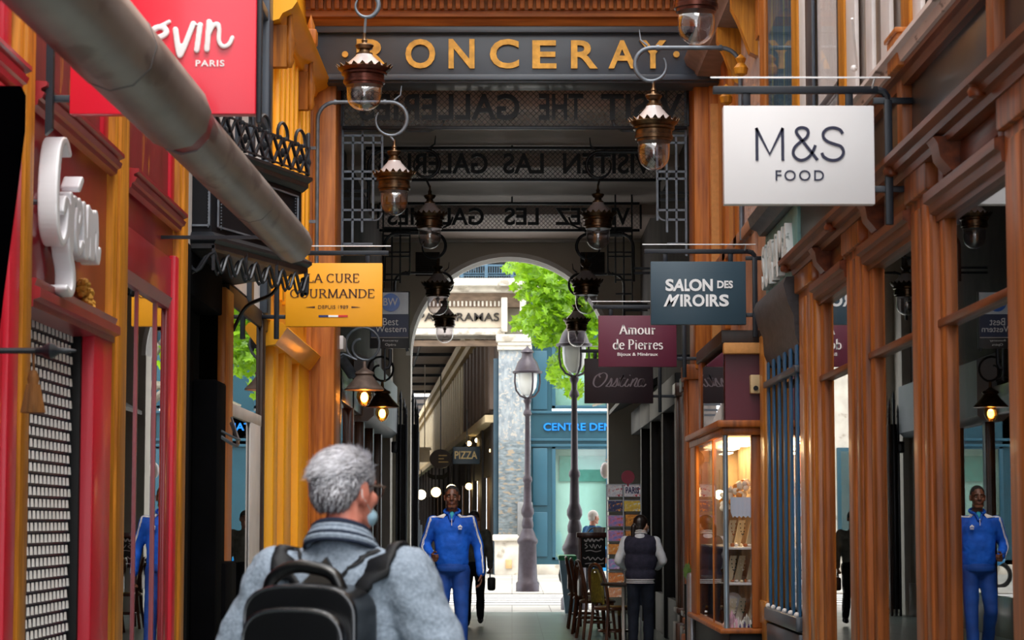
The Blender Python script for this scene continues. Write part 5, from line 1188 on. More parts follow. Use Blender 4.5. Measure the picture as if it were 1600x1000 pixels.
lantern(684, 493, 53, 29.5, -1, (676, 384), 20, 0, 600, 440, 'dark lantern in front of the left shoulder of the arch', M_brz)
lantern(916, 491, 55, 29.5, 1, (921, 385), 20, 0, 990, 440, 'dark lantern in front of the right shoulder of the arch', M_brz)
lantern(695, 536, 45, 34.2, -1, (690, 443), 17, 0, 616, 500, 'farthest left lantern low in the arch opening', M_brz)
lantern(901, 542, 45, 34.2, 1, (906, 445), 17, 0, 975, 500, 'farthest right lantern against the green leaves', M_brz)

# gooseneck lamps with warm bulbs
M_shade = mat('weathered_tin', '#8d7a70', .5, .3, .2, 9)
def goose(cx, py_b, Y, br, ring, wall_px, lab, m=M_shade):
    X = XY(cx, Y); z = ZY(py_b, Y); l = top('wall_lamp', lab, 'lamp', (X, Y, z), group='warm gooseneck lamps')
    s = br/.075
    part('bulb', MB().ell((X, Y, z+.03*s), .062*s, 14, 10).ell((X, Y, z-.0), (.05*s, .05*s, .05*s), 12, 8), glass('amber_bulb', (1, .72, .36), .06, 3), l)
    part('filament', MB().ell((X, Y, z+.02*s), (.03*s, .03*s, .04*s), 10, 8), emit('bulb_glow', '#ffc372', 24), l, label='glowing filament')
    part('shade', MB().lathe([(.15*s, .075*s), (.152*s, .085*s), (.09*s, .15*s), (.06*s, .19*s), (.075*s, .20*s), (.07*s, .215*s), (.04*s, .23*s), (.015*s, .25*s), (.012*s, .3*s)], (X, Y, z), 22), m, l)
    r = ring*s; zc = z+.30*s+r
    pts = [Vector((X+r*f*math.cos(a), Y, zc+r*f*math.sin(a))) for a, f in [(math.radians(200+60*i/3*1.0), .45) for i in range(3)]]
    pts = [Vector((X-.02+r*(.3+.7*min(1, i/9))*math.cos(math.radians(-250+i*20)), Y, zc+r*(.3+.7*min(1, i/9))*math.sin(math.radians(-250+i*20)))) for i in range(26)]
    pts.append(Vector((XY(wall_px, Y), Y+.0, zc-.1))); pts.append(Vector((-2.0, Y, zc-.25)))
    part('arm', MB().tube([Vector((X, Y, z+.28*s)), Vector((X, Y, zc-r))], .008*s, 6).tube(pts, .010*s, 8), M_giron if cx < 580 else M_iron, l)
goose(570, 625, 23.9, .075*1.35, .13, 537, 'nearer warm lamp with a pale tin shade on the left archway wall')
goose(598, 650, 27.2, .075*1.35, .11, 575, 'farther warm lamp with a dark shade on the left archway wall', M_brz)
solo('globe_light', MB().ell(onY(946, 735, 36.9), (.085, .085, .13), 14, 10).bar(onY(946, 720, 36.9), onY(952, 716, 36.9), .03, .03), M_milk, 'milky globe light fixed at the right side of the street arch', 'lamp')
# ================================================================ DISPLAY CASE (right)
x0, y0, y1 = 1.71, 18.6, 22.0
def zc(py, Y=18.6): return ZY(py, Y)
dc = top('display_case', 'wooden glazed display case of minerals and necklaces jutting into the passage', 'display case', (1.9, 20.2, 0))
part('base', MB().bbox(x0+.03, 2.12, y0+.04, y1, 0, zc(985)-.02, .015), M_blk, dc)
part('sill', MB().bbox(x0-.05, 2.12, y0-.06, y1, zc(990), zc(982), .012), M_wood, dc)
part('top_ledge', MB().bbox(x0-.06, 2.12, y0-.08, y1, zc(668), zc(657), .012).bbox(x0-.02, 2.12, y0-.03, y1, zc(680), zc(667), .012), M_wood, dc)
part('post', MB().bbox(XY(1172, y0), XY(1192, y0), y0+.02, y0+.1, zc(982), zc(680), .01), M_wood, dc)
part('corner_post', MB().tube([(x0+.012, y0+.02, zc(983)), (x0+.012, y0+.02, zc(680))], .022, 12), mat('silver_post', '#8fa0ad', .3, .6, .1, 5), dc, label='silver grey corner post')
part('far_frame', MB().bbox(x0-.01, x0+.1, y1-.65, y1, zc(985), zc(670), .012), M_orw, dc)
part('glazing_bar', MB().bbox(x0, x0+.03, y0+1.1, y0+1.14, zc(985), zc(680), .006), M_orw, dc)
part('front_pane', MB().box(x0+.03, 2.1, y0+.05, y0+.056, zc(982), zc(680)), M_glassc, dc)
part('side_pane', MB().box(x0+.006, x0+.012, y0+.05, y1-.6, zc(982), zc(680)), M_glassc, dc)
part('back_panel', MB().box(2.10, 2.13, y0+.05, y1, zc(982), zc(680)).box(x0+.05, 2.1, y1-.5, y1-.46, zc(982), zc(680)), mat('beige_backing', '#b79a70', .7, 0, .2, 4), dc)
for i, py in enumerate((855, 911)):
    part('shelf', MB().bbox(x0+.03, 2.10, y0+.08, y1-.5, zc(py)-.02, zc(py), .004), M_offw, dc)
part('shelf', MB().bbox(1.95, 2.10, y0+.08, y1-.5, zc(789)-.02, zc(789), .004), M_offw, dc)
part('lamp_strip', MB().box(x0+.06, 2.08, y0+.2, y1-.6, zc(684), zc(682)), emit('case_light', '#ffdf9e', 3), dc, label='warm light strip')
cl = bpy.data.lights.new('case_lamp', 'AREA'); cl.energy = 9; cl.color = (1, .80, .5); cl.size = .3; cl.size_y = 2.4; cl.shape = 'RECTANGLE'
clo = bpy.data.objects.new('case_lamp', cl); C.objects.link(clo); clo.location = (1.9, 20.2, zc(684)-.02)
mb = MB()
for px, py, w in ((1142, 700, 10), (1165, 694, 8), (1159, 688, 6), (1135, 707, 7)): mb.box(XY(px-w, 19.4), XY(px+w, 19.4), 19.3, 19.8, ZY(py+2, 19.4), ZY(py, 19.4))
part('spot_tube', mb, emit('case_tube', '#ffe9bd', 4), dc)
# contents
M_bust = mat('cream_velvet', '#d8c7a2', .8, 0, .08, 9)
random.seed(5)
nb = 0
rows = ((ZY(855, 18.9), 'upper shelf'), (ZY(911, 18.9), 'middle shelf'), (ZY(978, 18.9), 'case floor'))
places = ['nearest the silver post', 'second from the silver post', 'third from the silver post', 'fourth from the silver post']
for z, rn in rows:
    for k in range(4):
        x = 1.77+.085*k; y = 18.95+.12*(k % 2)
        b = top('necklace_stand', 'slanted cream necklace stand on the %s, %s' % (rn, places[k]), 'jewellery stand', (x, y, z), group='cream necklace stands')
        part('stand', MB().add([(x-.03, y, z), (x+.025, y, z), (x+.025, y+.05, z), (x-.03, y+.05, z), (x+.02, y, z+.22), (x+.07, y, z+.22), (x+.07, y+.04, z+.22), (x+.02, y+.04, z+.22)], [(0, 3, 2, 1), (4, 5, 6, 7), (0, 1, 5, 4), (1, 2, 6, 5), (2, 3, 7, 6), (3, 0, 4, 7)]), M_bust, b)
        mb = MB()
        for j in range(9):
            t = PI*j/8; mb.ell((x+.045+.018*math.cos(t), y-.006, z+.19-.09*math.sin(t)), .0055, 6, 4)
        part('beads', mb, [mat('amber_beads', '#9a5420', .25), mat('dark_beads', '#2c2620', .25), mat('pale_beads', '#efe6d2', .3), mat('green_beads', '#3a6a50', .25)][(k+nb) % 4], b)
    nb += 1
for z, rn in ((ZY(848, 18.8), 'upper'), (ZY(904, 18.8), 'middle'), (ZY(790, 18.8), 'top')):
    for k in range(9):
        x = (1.76+.035*k) if rn != 'top' else 1.96+.014*k
        solo('small_gemstone', MB().ell((x, 18.82+.03*(k % 3), z-.02), (random.uniform(.012, .02), .015, random.uniform(.010, .02)), 6, 4), [mat('cream_gem', '#f1dcae', .3), mat('rust_gem', '#b5652a', .3), mat('white_gem', '#eeeae2', .3)][k % 3], 'tiny polished stone along the front of the %s shelf in the display case' % rn, 'stone', group='tiny stones on the %s shelf' % rn)
M_fl = mat('cream_flower', '#f6e6cc', .5, 0, .06, 20)
fl = top('flower_garland', 'cream and orange flower garland above the paper card in the display case', 'flowers', (1.82, 18.8, ZY(790, 18.8)))
mb = MB(); mo = MB()
for k in range(80):
    px = random.uniform(1128, 1170); py = 782-(px-1128)*.6+random.uniform(-10, 14)
    c = onY(px, py, 18.85+random.uniform(-.05, .08))
    (mo if random.random() < .22 else mb).ell(c, (random.uniform(.02, .035), .014, random.uniform(.014, .03)), 7, 5, Matrix.Rotation(random.random()*3, 3, 'Y'))
part('petals', mb, M_fl, fl); part('centres', mo, mat('orange_flower', '#d88a2c', .5), fl)
mb = MB(); cpts = [(1139, 777), (1172, 777), (1172, 806)]+[(1172-3.3*i, 806+(3 if i % 2 else 0)) for i in range(1, 10)]+[(1139, 800)]
solo('scalloped_card', MB().prism([(XY(a, 18.75), ZY(b, 18.75)) for a, b in cpts], face_plane(18.75), 0, .006), mat('bluish_white_card', '#cdd6e6', .7, 0, .03, 4), 'pale blue white scalloped card hanging in the display case', 'card')
mins = [(1140, 972, 10, 16, '#d79cae', 'pink crystal'), (1150, 978, 8, 10, '#e8dcd4', 'white crystal'), (1163, 972, 9, 13, '#d6d4c8', 'clear pale crystal cluster'), (1159, 962, 10, 6, '#4a3a66', 'purple amethyst cluster'), (1176, 974, 9, 11, '#1f5a4c', 'dark green pointed stone'), (1184, 978, 9, 8, '#3a7a6a', 'teal green stone'), (1192, 972, 6, 10, '#e6e2dc', 'white stone'), (1131, 978, 6, 8, '#c9a090', 'peach coloured stone')]
for px, py, w, h, c, nm in mins:
    x, z = XY(px, 18.72), zc(982)
    a, b = w/193*.8, h/193*1.7
    mb = MB()
    for k in range(5):
        o = (k-2)*a*.42; hh = b*(1-.22*abs(k-2)); mb.lathe([(a*.35, 0), (a*.4, hh*.5), (a*.28, hh*.8), (.001, hh)], (x+o, 18.74+.02*(k % 2), z), 6)
    solo('mineral', mb, mat('mineral_'+nm.replace(' ', '_'), c, .25, 0, .2, 20, coat=.4), nm+' on the floor of the display case', 'mineral', smooth=0, group='minerals on the case floor')
solo('round_plate', MB().tube([(XY(1142, 19.1), 19.1, ZY(940, 19.1)), (XY(1142, 19.1), 19.13, ZY(940, 19.1))], .075, 24), M_offw, 'pale round plate standing behind the pink crystal', 'plate')
# maroon box above the case
mbx = top('maroon_cabinet', 'dark maroon box with glassy side sitting above the display case', 'cabinet', (1.9, 19.6, 2.2))
part('body', MB().box(x0+.02, 2.12, y0+.06, 21.0, zc(656), zc(550)), mat('maroon_paint', '#560c22', .4, 0, .08, 3), mbx, smooth=0)
part('side_glass', MB().box(x0+.008, x0+.014, y0+.1, 20.8, zc(655), zc(548)), glass('cabinet_glass', (.8, .7, .75), .1, 2.2), mbx)
part('top_rim', MB().bbox(x0-.02, 2.12, y0-.02, 21.1, zc(537), zc(516), .012), M_darkw, mbx)
part('front_ledge', MB().bbox(x0+.0, 2.12, y0-.05, y0+.06, zc(553), zc(536), .008), M_tan, mbx, label='tan front ledge')
part('edge_post', MB().bbox(x0+.0, x0+.05, 20.8, 21.1, zc(656), zc(530), .008), M_wood, mbx)
cb = top('cream_box', 'small cream box with a black round knob on the maroon cabinet front', 'box', (XY(1180, 18.6), 18.6, zc(615)))
part('case', MB().bbox(XY(1171, 18.6), XY(1189, 18.6), 18.56, 18.66, zc(615), zc(586), .006), mat('cream_plastic', '#cdb083', .5), cb)
part('knob', MB().tube([(XY(1179, 18.6), 18.545, zc(607)), (XY(1179, 18.6), 18.57, zc(607))], .020, 14), M_blk, cb)
part('handle', MB().bbox(XY(1187, 18.6), XY(1190, 18.6), 18.54, 18.57, zc(606), zc(595), .004), M_blk, cb)
mb = MB()
for k in range(12): mb.tube(crv3([onY(1140+random.uniform(0, 40), 535-random.uniform(0, 6), 18.8), onY(1150+random.uniform(-10, 20), 527-random.uniform(0, 6), 18.85), onY(1160+random.uniform(0, 24), 533, 18.8)], 3), .012, 6)
solo('crumpled_cloth', mb, mat('pale_teal_rag', '#8fa2a4', .8), 'crumpled pale cloth lying on top of the maroon cabinet', 'cloth')
solo('pole_bollard', MB().lathe([(.05, 0), (.05, .9), (.04, .93), (.0, .94)], (XY(1078, 22.1), 22.1, ZY(1000, 22.1)*0), 14), mat('galvanised', '#9a9ba2', .35, .7, .1, 6), 'short galvanised post in front of the brown columns', 'post')
fp_ = top('planter', 'small green plant tucked behind the galvanised post', 'plant', (XY(1076, 22.35), 22.35, 0))
part('pot', MB().lathe([(.05, 0), (.06, .8), (.065, .82), (.0, .82)], (XY(1076, 22.35), 22.35, 0), 14), M_blk, fp_)
mb = MB(); random.seed(2)
for k in range(40):
    a = random.random()*6.28; r = random.uniform(.02, .06); b0 = Vector((XY(1076, 22.35), 22.35, .8)); t = b0+Vector((r*math.cos(a), r*math.sin(a), random.uniform(.08, .2)))
    mb.add([b0, t+Vector((.015, 0, 0)), t+Vector((0, 0, .03)), t-Vector((.015, 0, 0))], [(0, 1, 2, 3)])
part('leaves', mb, mat('dull_green_leaf', '#4e6a24', .6, 0, .2, 9), fp_, fix=False)

# ================================================================ POSTCARD RACK
Yr = 26.6
def rx(p): return XY(p, Yr)
def rz(p): return ZY(p, Yr)
rk = top('postcard_rack', 'tall wire postcard stand filled with postcards beside the woman', 'rack', (rx(974), Yr, 0))
mb = MB()
for p in (947, 972.5, 999): mb.tube([(rx(p), Yr, rz(1000)), (rx(p), Yr, rz(757))], .008, 6)
for py in (757, 776, 782, 799, 806, 823, 829, 846, 852, 866, 873, 888, 893, 910, 915, 933): mb.tube([(rx(947), Yr, rz(py)), (rx(999), Yr, rz(py))], .005, 6)
mb.lathe([(.25, 0), (.25, .03), (.03, .05), (.03, .15)], (rx(974), Yr+.1, 0), 16).tube([(rx(974), Yr+.1, 0), (rx(974), Yr+.1, rz(757))], .02, 8)
part('wire_frame', mb, mat('chrome_wire', '#8e9094', .3, .8, .1, 9), rk)
part('spine', MB().bbox(rx(972), rx(975), Yr+.02, Yr+.05, rz(935), rz(757), .004), M_offw, rk)
solo('round_placard', MB().tube([(rx(980), Yr-.02, rz(745.5)), (rx(980), Yr, rz(745.5))], 10.5/135, 26).bar((rx(980), Yr, rz(755)), (rx(980), Yr, rz(760)), .02, .02), mat('crimson_placard', '#9c2440', .5), 'round crimson placard on top of the postcard stand', 'placard')
def cardmat(key, c1, c2, c3, w=.4):
    m = mat(key, c1, .5, 0, .1, 22, (1, 1, 1.6), 0, col2=c2, dirt=(c3, 30, .56)); return m
cards = [
 (948, 971, 758, 776, ('#f4f2f6', '#d8dce8', '#c03048'), 'white postcard with blue and red figures, top row left'),
 (974, 999, 758, 776, ('#f8f4f4', '#dcdcec', '#d04058'), 'white Paris postcard with red base, top row right'),
 (949, 971, 782, 799, ('#343c70', '#222a54', '#f0a040'), 'night blue postcard with golden lights, second row left'),
 (974, 999, 782, 799, ('#fad850', '#e0b440', '#f0f0e0'), 'yellow postcard of a boulevard, second row right'),
 (949, 972, 805, 822, ('#f080b0', '#6a90e0', '#e87020'), 'pink and blue sunset postcard, third row left'),
 (976, 996, 804, 822, ('#fcac28', '#d07c10', '#5a3010'), 'amber lettered postcard, third row right'),
 (949, 972, 828, 845, ('#f090b8', '#5c8ce4', '#f06c1c'), 'pink and blue sunset postcard, fourth row left'),
 (976, 992, 828, 845, ('#fca424', '#c87010', '#4c2a10'), 'amber lettered postcard partly behind her head, fourth row'),
 (949, 972, 850, 866, ('#fcb440', '#f08424', '#fcecc8'), 'orange flower postcard, fifth row left'),
 (949, 966, 873, 889, ('#e07cd8', '#60bce8', '#f0e8f8'), 'purple and turquoise postcard, sixth row left'),
 (949, 973, 895, 911, ('#fc982c', '#e06c1c', '#fce4c4'), 'orange postcard beside her elbow, seventh row left'),
 (949, 973, 918, 933, ('#fcb880', '#e88c5c', '#fce8d8'), 'peach coloured postcard, lowest row left')]
for a, b, c, d, (c1, c2, c3), lb in cards:
    k = 'card_'+str(a)+'_'+str(c)
    solo('postcard', MB().add([(rx(a), Yr-.05, rz(d)), (rx(b), Yr-.05, rz(d)), (rx(b), Yr-.0, rz(c)), (rx(a), Yr-.0, rz(c)), (rx(a), Yr-.03, rz(d)), (rx(b), Yr-.03, rz(d)), (rx(b), Yr+.02, rz(c)), (rx(a), Yr+.02, rz(c))], [(0, 1, 2, 3), (7, 6, 5, 4), (0, 4, 5, 1), (1, 5, 6, 2), (2, 6, 7, 3), (3, 7, 4, 0)]),
         cardmat(k, c1, c2, c3), lb, 'postcard', group='postcards in the wire stand', smooth=0)
# PARIS printed on the upper right card
solo('printed_word', text_mb('PARIS', (rx(976), rx(997), rz(771), rz(761)), face_plane(Yr-.045), .003, .02), mat('red_blue_print', '#39457c', .6), 'word PARIS printed on the white top right postcard', 'lettering', smooth=0)

# ================================================================ MENU BOARD, CHAIRS, TABLE
Ym = 31.5
mn = top('menu_board', 'black chalk menu board with white handwriting on a brown frame', 'menu board', (XY(924, Ym), Ym, 0))
part('frame', MB().bbox(XY(903, Ym), XY(908, Ym), Ym, Ym+.05, 0, ZY(834, Ym), .006).bbox(XY(900, Ym), XY(946, Ym), Ym-.05, Ym+.1, ZY(840, Ym), ZY(832, Ym), .01), wood('reddish_brown', '#5c2a20', '#3d1a14', .4), mn)
part('board', MB().bbox(XY(908, Ym), XY(945, Ym), Ym, Ym+.04, ZY(887, Ym), ZY(840, Ym), .005), mat('chalkboard', '#14181a', .7), mn)
mb = MB(); fpm = face_plane(Ym)
def wr(pts, w=.011): ribbon(mb, [(XY(a, Ym), ZY(b, Ym)) for a, b in crv(pts, 4)], w, fpm, .004)
wr([(912, 843), (915, 846), (918, 842), (921, 846), (924, 842), (927, 846), (930, 843), (934, 845), (938, 842), (941, 844)], .02)
wr([(916, 849), (913, 851), (917, 854), (913, 857)]); wr([(920, 851), (924, 856), (926, 850), (929, 857), (932, 851), (936, 856), (938, 852)]); wr([(914, 861), (922, 860), (930, 862), (938, 860)])
wr([(910, 871), (914, 873), (918, 870), (921, 875), (925, 871), (929, 875), (933, 871), (938, 875), (942, 872)], .014); wr([(913, 881), (922, 880), (932, 881), (942, 880)], .012)
part('chalk_writing', mb, M_white, mn, smooth=0)
for k, px in enumerate((930, 935, 941)):
    solo('white_cup', MB().lathe([(.025, 0), (.035, .03), (.04, .07), (.037, .07), (.03, .03), (.0, .01)], (XY(px, Ym), Ym+.02, ZY(832, Ym)), 12), M_white, 'white cup on top of the menu board, '+['nearest its middle', 'between two other cups', 'at its right end'][k], 'cup', group='cups on the menu board')
M_bent = mat('bentwood', '#5a3018', .35, 0, .2, 8, coat=.3); M_rat = mat('rattan_seat', '#9a7a3a', .6, 0, .15, 30, bump=.2); M_ratb = mat('olive_rattan', '#7a6a22', .6, 0, .2, 30, bump=.2)
def chair(x, y, rz_, label, back=M_ratb):
    c = top('bistro_chair', label, 'chair', (x, y, 0), group='bentwood bistro chairs')
    R = Matrix.Translation((x, y, 0)) @ Matrix.Rotation(rz_, 4, 'Z')
    def p_(n, mb, m): part(n, mb.xf(R), m, c)
    p_('seat', MB().lathe([(.19, .445), (.205, .45), (.205, .47), (.19, .478), (.0, .478)], (0, 0, 0), 22), M_rat)
    p_('seat_ring', MB().tube([(.205*math.cos(a*PI/12), .205*math.sin(a*PI/12), .45) for a in range(24)], .019, 8, True), M_bent)
    for sx in (-1, 1):
        p_('leg', MB().tube([(sx*.14, .15, .45), (sx*.17, .19, .0)], [.022, .016], 8), M_bent)
        p_('leg', MB().tube(crv3([(sx*.20, -.22, 0), (sx*.165, -.17, .45), (sx*.18, -.20, .7), (sx*.15, -.23, .86)]), .019, 8), M_bent)
        p_('brace', MB().tube([(sx*.15, .16, .35), (sx*.09, .12, .45)], .015, 6), M_rat)
    p_('back_hoop', MB().tube(crv3([(-.15, -.23, .84), (-.10, -.24, .92), (0, -.245, .945), (.10, -.24, .92), (.15, -.23, .84)], 5), .019, 8), M_bent)
    p_('backrest', MB().tube(crv3([(-.09, -.185, .5), (-.11, -.21, .7), (-.06, -.235, .86), (0, -.24, .88), (.06, -.235, .86), (.11, -.21, .7), (.09, -.185, .5)], 4), .015, 8).bbox(-.12, .12, -.225, -.212, .52, .85, .003), back)
    p_('stretcher', MB().tube([(.16*math.cos(a*PI/8), .17*math.sin(a*PI/8), .2) for a in range(16)], .014, 6, True), M_bent)
chair(XY(957, 26.05), 26.05, math.radians(-62), 'rattan bistro chair facing right, nearest the postcard stand')
chair(XY(932, 28.3), 28.3, math.radians(-80), 'bentwood bistro chair just behind the nearest one', M_bent)
chair(XY(921, 29.6), 29.6, math.radians(-95), 'bentwood bistro chair in the middle of the row by the menu board', M_bent)
chair(XY(912, 31.0), 31.0, math.radians(-90), 'farthest bistro chair, its thin leg sticking out to the left', M_bent)
Yt = 27.5
tb_ = top('cafe_table', 'small dark cafe table on a pale metal pole beside the woman', 'table', (XY(972, 25.4), 25.4, 0))
part('tabletop', MB().lathe([(.26, .72), (.27, .73), (.27, .75), (.0, .755)], (XY(975, 25.4), 25.4, 0), 26), M_darkw, tb_)
part('pole', MB().tube([(XY(972, 25.4), 25.4, 0), (XY(972, 25.4), 25.4, .72)], .018, 10), M_offw, tb_)
part('foot', MB().lathe([(.2, 0), (.2, .02), (.03, .05), (.0, .06)], (XY(972, 25.4), 25.4, 0), 18), M_iron, tb_)
solo('pale_stand', MB().bbox(XY(654, 30), XY(657.5, 30), 30, 30.05, 0, ZY(812, 30), .004).bbox(XY(657, 30), XY(661, 30), 29.98, 30.03, 0, ZY(820, 30), .004), mat('pale_blue_metal', '#9fb6c4', .4, .2, .05, 5), 'narrow pale blue standing panel behind the left arm of the man in blue', 'stand')
# ================================================================ PEOPLE
V = Vector
def skin(key, c, c2=None): return mat(key, c, .5, 0, .08, 14, bump=.05, col2=c2)
def cloth(key, c, c2=None, bump=.25, sc=9, rough=.85): return mat(key, c, rough, 0, .1, sc, (1, 1, 1), bump, 90, col2=c2, spec=.25)
def hand(mb, w, d, n, th, curl, s=1.0):
    w, d, n, th = V(w), V(d).normalized(), V(n), V(th)
    n = (n-d*n.dot(d)).normalized(); t = d.cross(n)
    if t.dot(th) < 0: t = -t
    for off, ln, cx in ((.030, .070, 0), (.010, .080, .05), (-.011, .074, .1), (-.030, .058, .18)):
        k0 = w+d*.005*s+t*off*.55*s; k1 = w+d*.085*s+t*off*s
        mb.cap(k0, k1, .0135*s, .0115*s, 8)
        a = 0; p = k1
        for f, da in ((.45, .5), (.3, .75), (.25, .6)):
            a += (curl+cx)*da; q = p+(d*math.cos(a)+n*math.sin(a))*ln*f*s; mb.cap(p, q, .0098*s, .0088*s, 8); p = q
    p = w+d*.03*s+t*.026*s; a1 = (d*.65+t*.65+n*.35).normalized(); q = p+a1*.045*s; mb.cap(w+d*.01*s+t*.01*s, p, .015*s, .014*s, 8); mb.cap(p, q, .0135*s, .011*s, 8)
    a2 = (d*.9+t*.1+n*.45).normalized(); mb.cap(q, q+a2*.032*s, .011*s, .0095*s, 8)
def headM(pos, yaw, pitch, s): return Matrix.Translation(pos) @ Matrix.Rotation(yaw, 4, 'Z') @ Matrix.Rotation(pitch, 4, 'X') @ Matrix.Scale(s, 4)
def head(mb, HM, es=1.0):
    h = MB()
    h.ell((0, -.012, .03), (.076, .095, .094)); h.ell((0, .028, -.03), (.060, .060, .085)); h.ell((0, .060, -.088), (.028, .026, .022))
    h.cap((-.045, .005, -.075), (-.02, .06, -.095), .02); h.cap((.045, .005, -.075), (.02, .06, -.095), .02)
    h.cap((0, .086, .018), (0, .108, -.018), .008, .012); h.ell((-.012, .096, -.022), .009); h.ell((.012, .096, -.022), .009)
    h.cap((-.042, .066, .032), (-.014, .080, .034), .011, .012); h.cap((.042, .066, .032), (.014, .080, .034), .011, .012)
    h.ell((-.036, .060, -.02), (.026, .026, .026)); h.ell((.036, .060, -.02), (.026, .026, .026))
    h.cap((-.018, .084, -.050), (.018, .084, -.050), .0075); h.cap((-.015, .084, -.061), (.015, .084, -.061), .0075); h.ell((0, .07, .0), (.03, .022, .03))
    e0 = len(h.v)
    for s in (-1, 1):
        h.ell((s*.079, -.008, -.002), (.009, .017, .030), 10, 8, Matrix.Rotation(s*.35, 3, 'Z')); h.ell((s*.077, .0, -.026), (.008, .011, .011)); h.cap((s*.072, -.012, -.02), (s*.08, -.012, .02), .009)
        h.tube([V((s*(.084+.003*math.sin(a)), -.008-.015*math.cos(a*1.0-.4), .002+.028*math.sin(a))) for a in [k*PI/8-.6 for k in range(0, 13)]], .0035, 6)
    if es != 1:
        for i in range(e0, len(h.v)):
            q = h.v[i]; sg = 1 if q.x > 0 else -1; h.v[i] = V((sg*.078+(q.x-sg*.078)*es*1.1, -.006+(q.y+.006)*es, (q.z)*es-.004))
    h.xf(HM); mb.join(h)
def eyes(root, HM, iris='#2a160c', brow='#150d08'):
    for s in (-1, 1):
        e = part('eye', MB().ell((s*.030, .0775, .012), (.0115, .0085, .0062), 12, 8).xf(HM), mat('eye_white', '#a89c90', .4), root, label='white of the eye')
        part('iris', MB().ell((s*.030, .0848, .012), (.0062, .003, .0060), 10, 6).xf(HM), mat('iris_'+iris, iris, .15), e, label='dark iris')
        part('eyebrow', MB().cap((s*.044, .077, .034), (s*.016, .092, .038), .004, .0045, 8).xf(HM), mat('brow_'+brow, brow, .8), root)
def limb(mb, pts, rs, n=14):
    for a, b, r0, r1 in zip(pts[:-1], pts[1:], rs[:-1], rs[1:]): mb.cap(a, b, r0, r1, n)
def wrinkle(o, s, st):
    tx = bpy.data.textures.get('folds%g' % s) or bpy.data.textures.new('folds%g' % s, 'CLOUDS'); tx.noise_scale = s; tx.noise_depth = 2
    d = o.modifiers.new('d', 'DISPLACE'); d.texture = tx; d.strength = st; d.mid_level = .5; d.texture_coords = 'LOCAL'
def person(label, X, Y, yaw, s, P, M_, vox=(.0075, .010), hs=1.0, hyaw=0, hpitch=0, garment='jacket', legs_name='trousers'):
    "P: pose dict in a 1.78 m body facing +y; M_: materials dict"
    R = top('person', label, 'person', (X, Y, 0), group=None)
    T = Matrix.Translation((X, Y, 0)) @ Matrix.Rotation(yaw, 4, 'Z') @ Matrix.Scale(s, 4)
    HM = headM(P.get('head', (0, .015, 1.655)), hyaw, hpitch, hs)
    b = MB(); head(b, HM, P.get('ear', 1.0)); hp = V(P.get('head', (0, .015, 1.655)))
    limb(b, [hp+V((0, -.02, -.05)), hp+V((0, -.035, -.16)), (0, -.02, 1.42)], [.054*hs, .058*hs, .07])
    b.ell((0, 0, 1.30), (.15, .09, .16)).ell((0, 0, 1.1), (.13, .09, .16)).ell((0, 0, .95), (.14, .09, .1))
    for k, sx in (('R', 1), ('L', -1)):
        a = P['arm'+k]; limb(b, [(0, 0, 1.38)]+list(a), [.05, .05, .038, .026])
        d = V(a[2])-V(a[1]); hd = P['hand'+k]; hand(b, V(a[2])+d.normalized()*.0, hd[0], hd[1], hd[2], hd[3])
        l = P['leg'+k]; limb(b, list(l), [.07, .045, .035]); 
    b.xf(T); body = part('body', b, M_['skin'], R); remesh(body, vox[0], 3, .5)
    g = MB(); W_ = P.get('w', 1.0)
    g.ell((0, .0, 1.34), (.192*W_, .125, .15)).ell((0, .0, 1.25), (.182*W_, .126, .2)).ell((0, .005, 1.10), (.172*W_, .124*P.get('belly', 1), .2)).ell((0, .01, 1.18), (.175*W_, .125*P.get('belly', 1), .19)).ell((0, .0, 1.02), (.172*W_, .12, .13))
    g.cap((-.12*W_, -.01, P.get('shz', 1.42)), (.12*W_, -.01, P.get('shz', 1.42)), .064); g.cap((0, -.02, 1.44), hp+V((0, -.035, -.17)), .085, .07)
    for k in 'RL':
        a = P['arm'+k]; r = P.get('sleeve', (.075, .060, .044)); limb(g, list(a), list(r))
        if P.get('fold'):
            for t in (.25, .55, .8):
                q = V(a[0]).lerp(V(a[1]), t); g.ell(q, (r[0]*1.05, r[0]*1.05, .02), 12, 6)
            for t in (.2, .5, .8):
                q = V(a[1]).lerp(V(a[2]), t); g.ell(q, (r[1]*1.02, r[1]*1.02, .016), 12, 6)
    g.xf(T); gar = part(garment, g, M_['top'], R); remesh(gar, vox[1], 14, .6)
    wrinkle(gar, .14, .02*P.get('wr', 1))
    if P.get('crease'): wrinkle(gar, .06, P['crease'])
    t = MB(); t.ell((0, 0, .96), (.172, .125, .12))
    for k in 'RL':
        l = P['leg'+k]; limb(t, [V(l[0]), V(l[1]), V(l[2])+V((0, 0, .03))], [.098, .070, .062])
    t.xf(T); tr = part(legs_name, t, M_['legs'], R); remesh(tr, .011, 10, .6); wrinkle(tr, .14, .018)
    for k in 'RL':
        l = V(P['leg'+k][2]); f = P.get('foot'+k, (0, 1, 0)); f = V(f).normalized()
        sh = MB(); sh.cap(V((l.x, l.y, l.z-.03))-f*.05, V((l.x, l.y, l.z-.04))+f*.13, .045, .036); sh.cap(l-f*.02, l+V((0, 0, -.02)), .045, .05)
        sh.xf(T); o = part('shoe', sh, M_['shoe'], R); remesh(o, .009, 2)
    return R, T, HM, gar
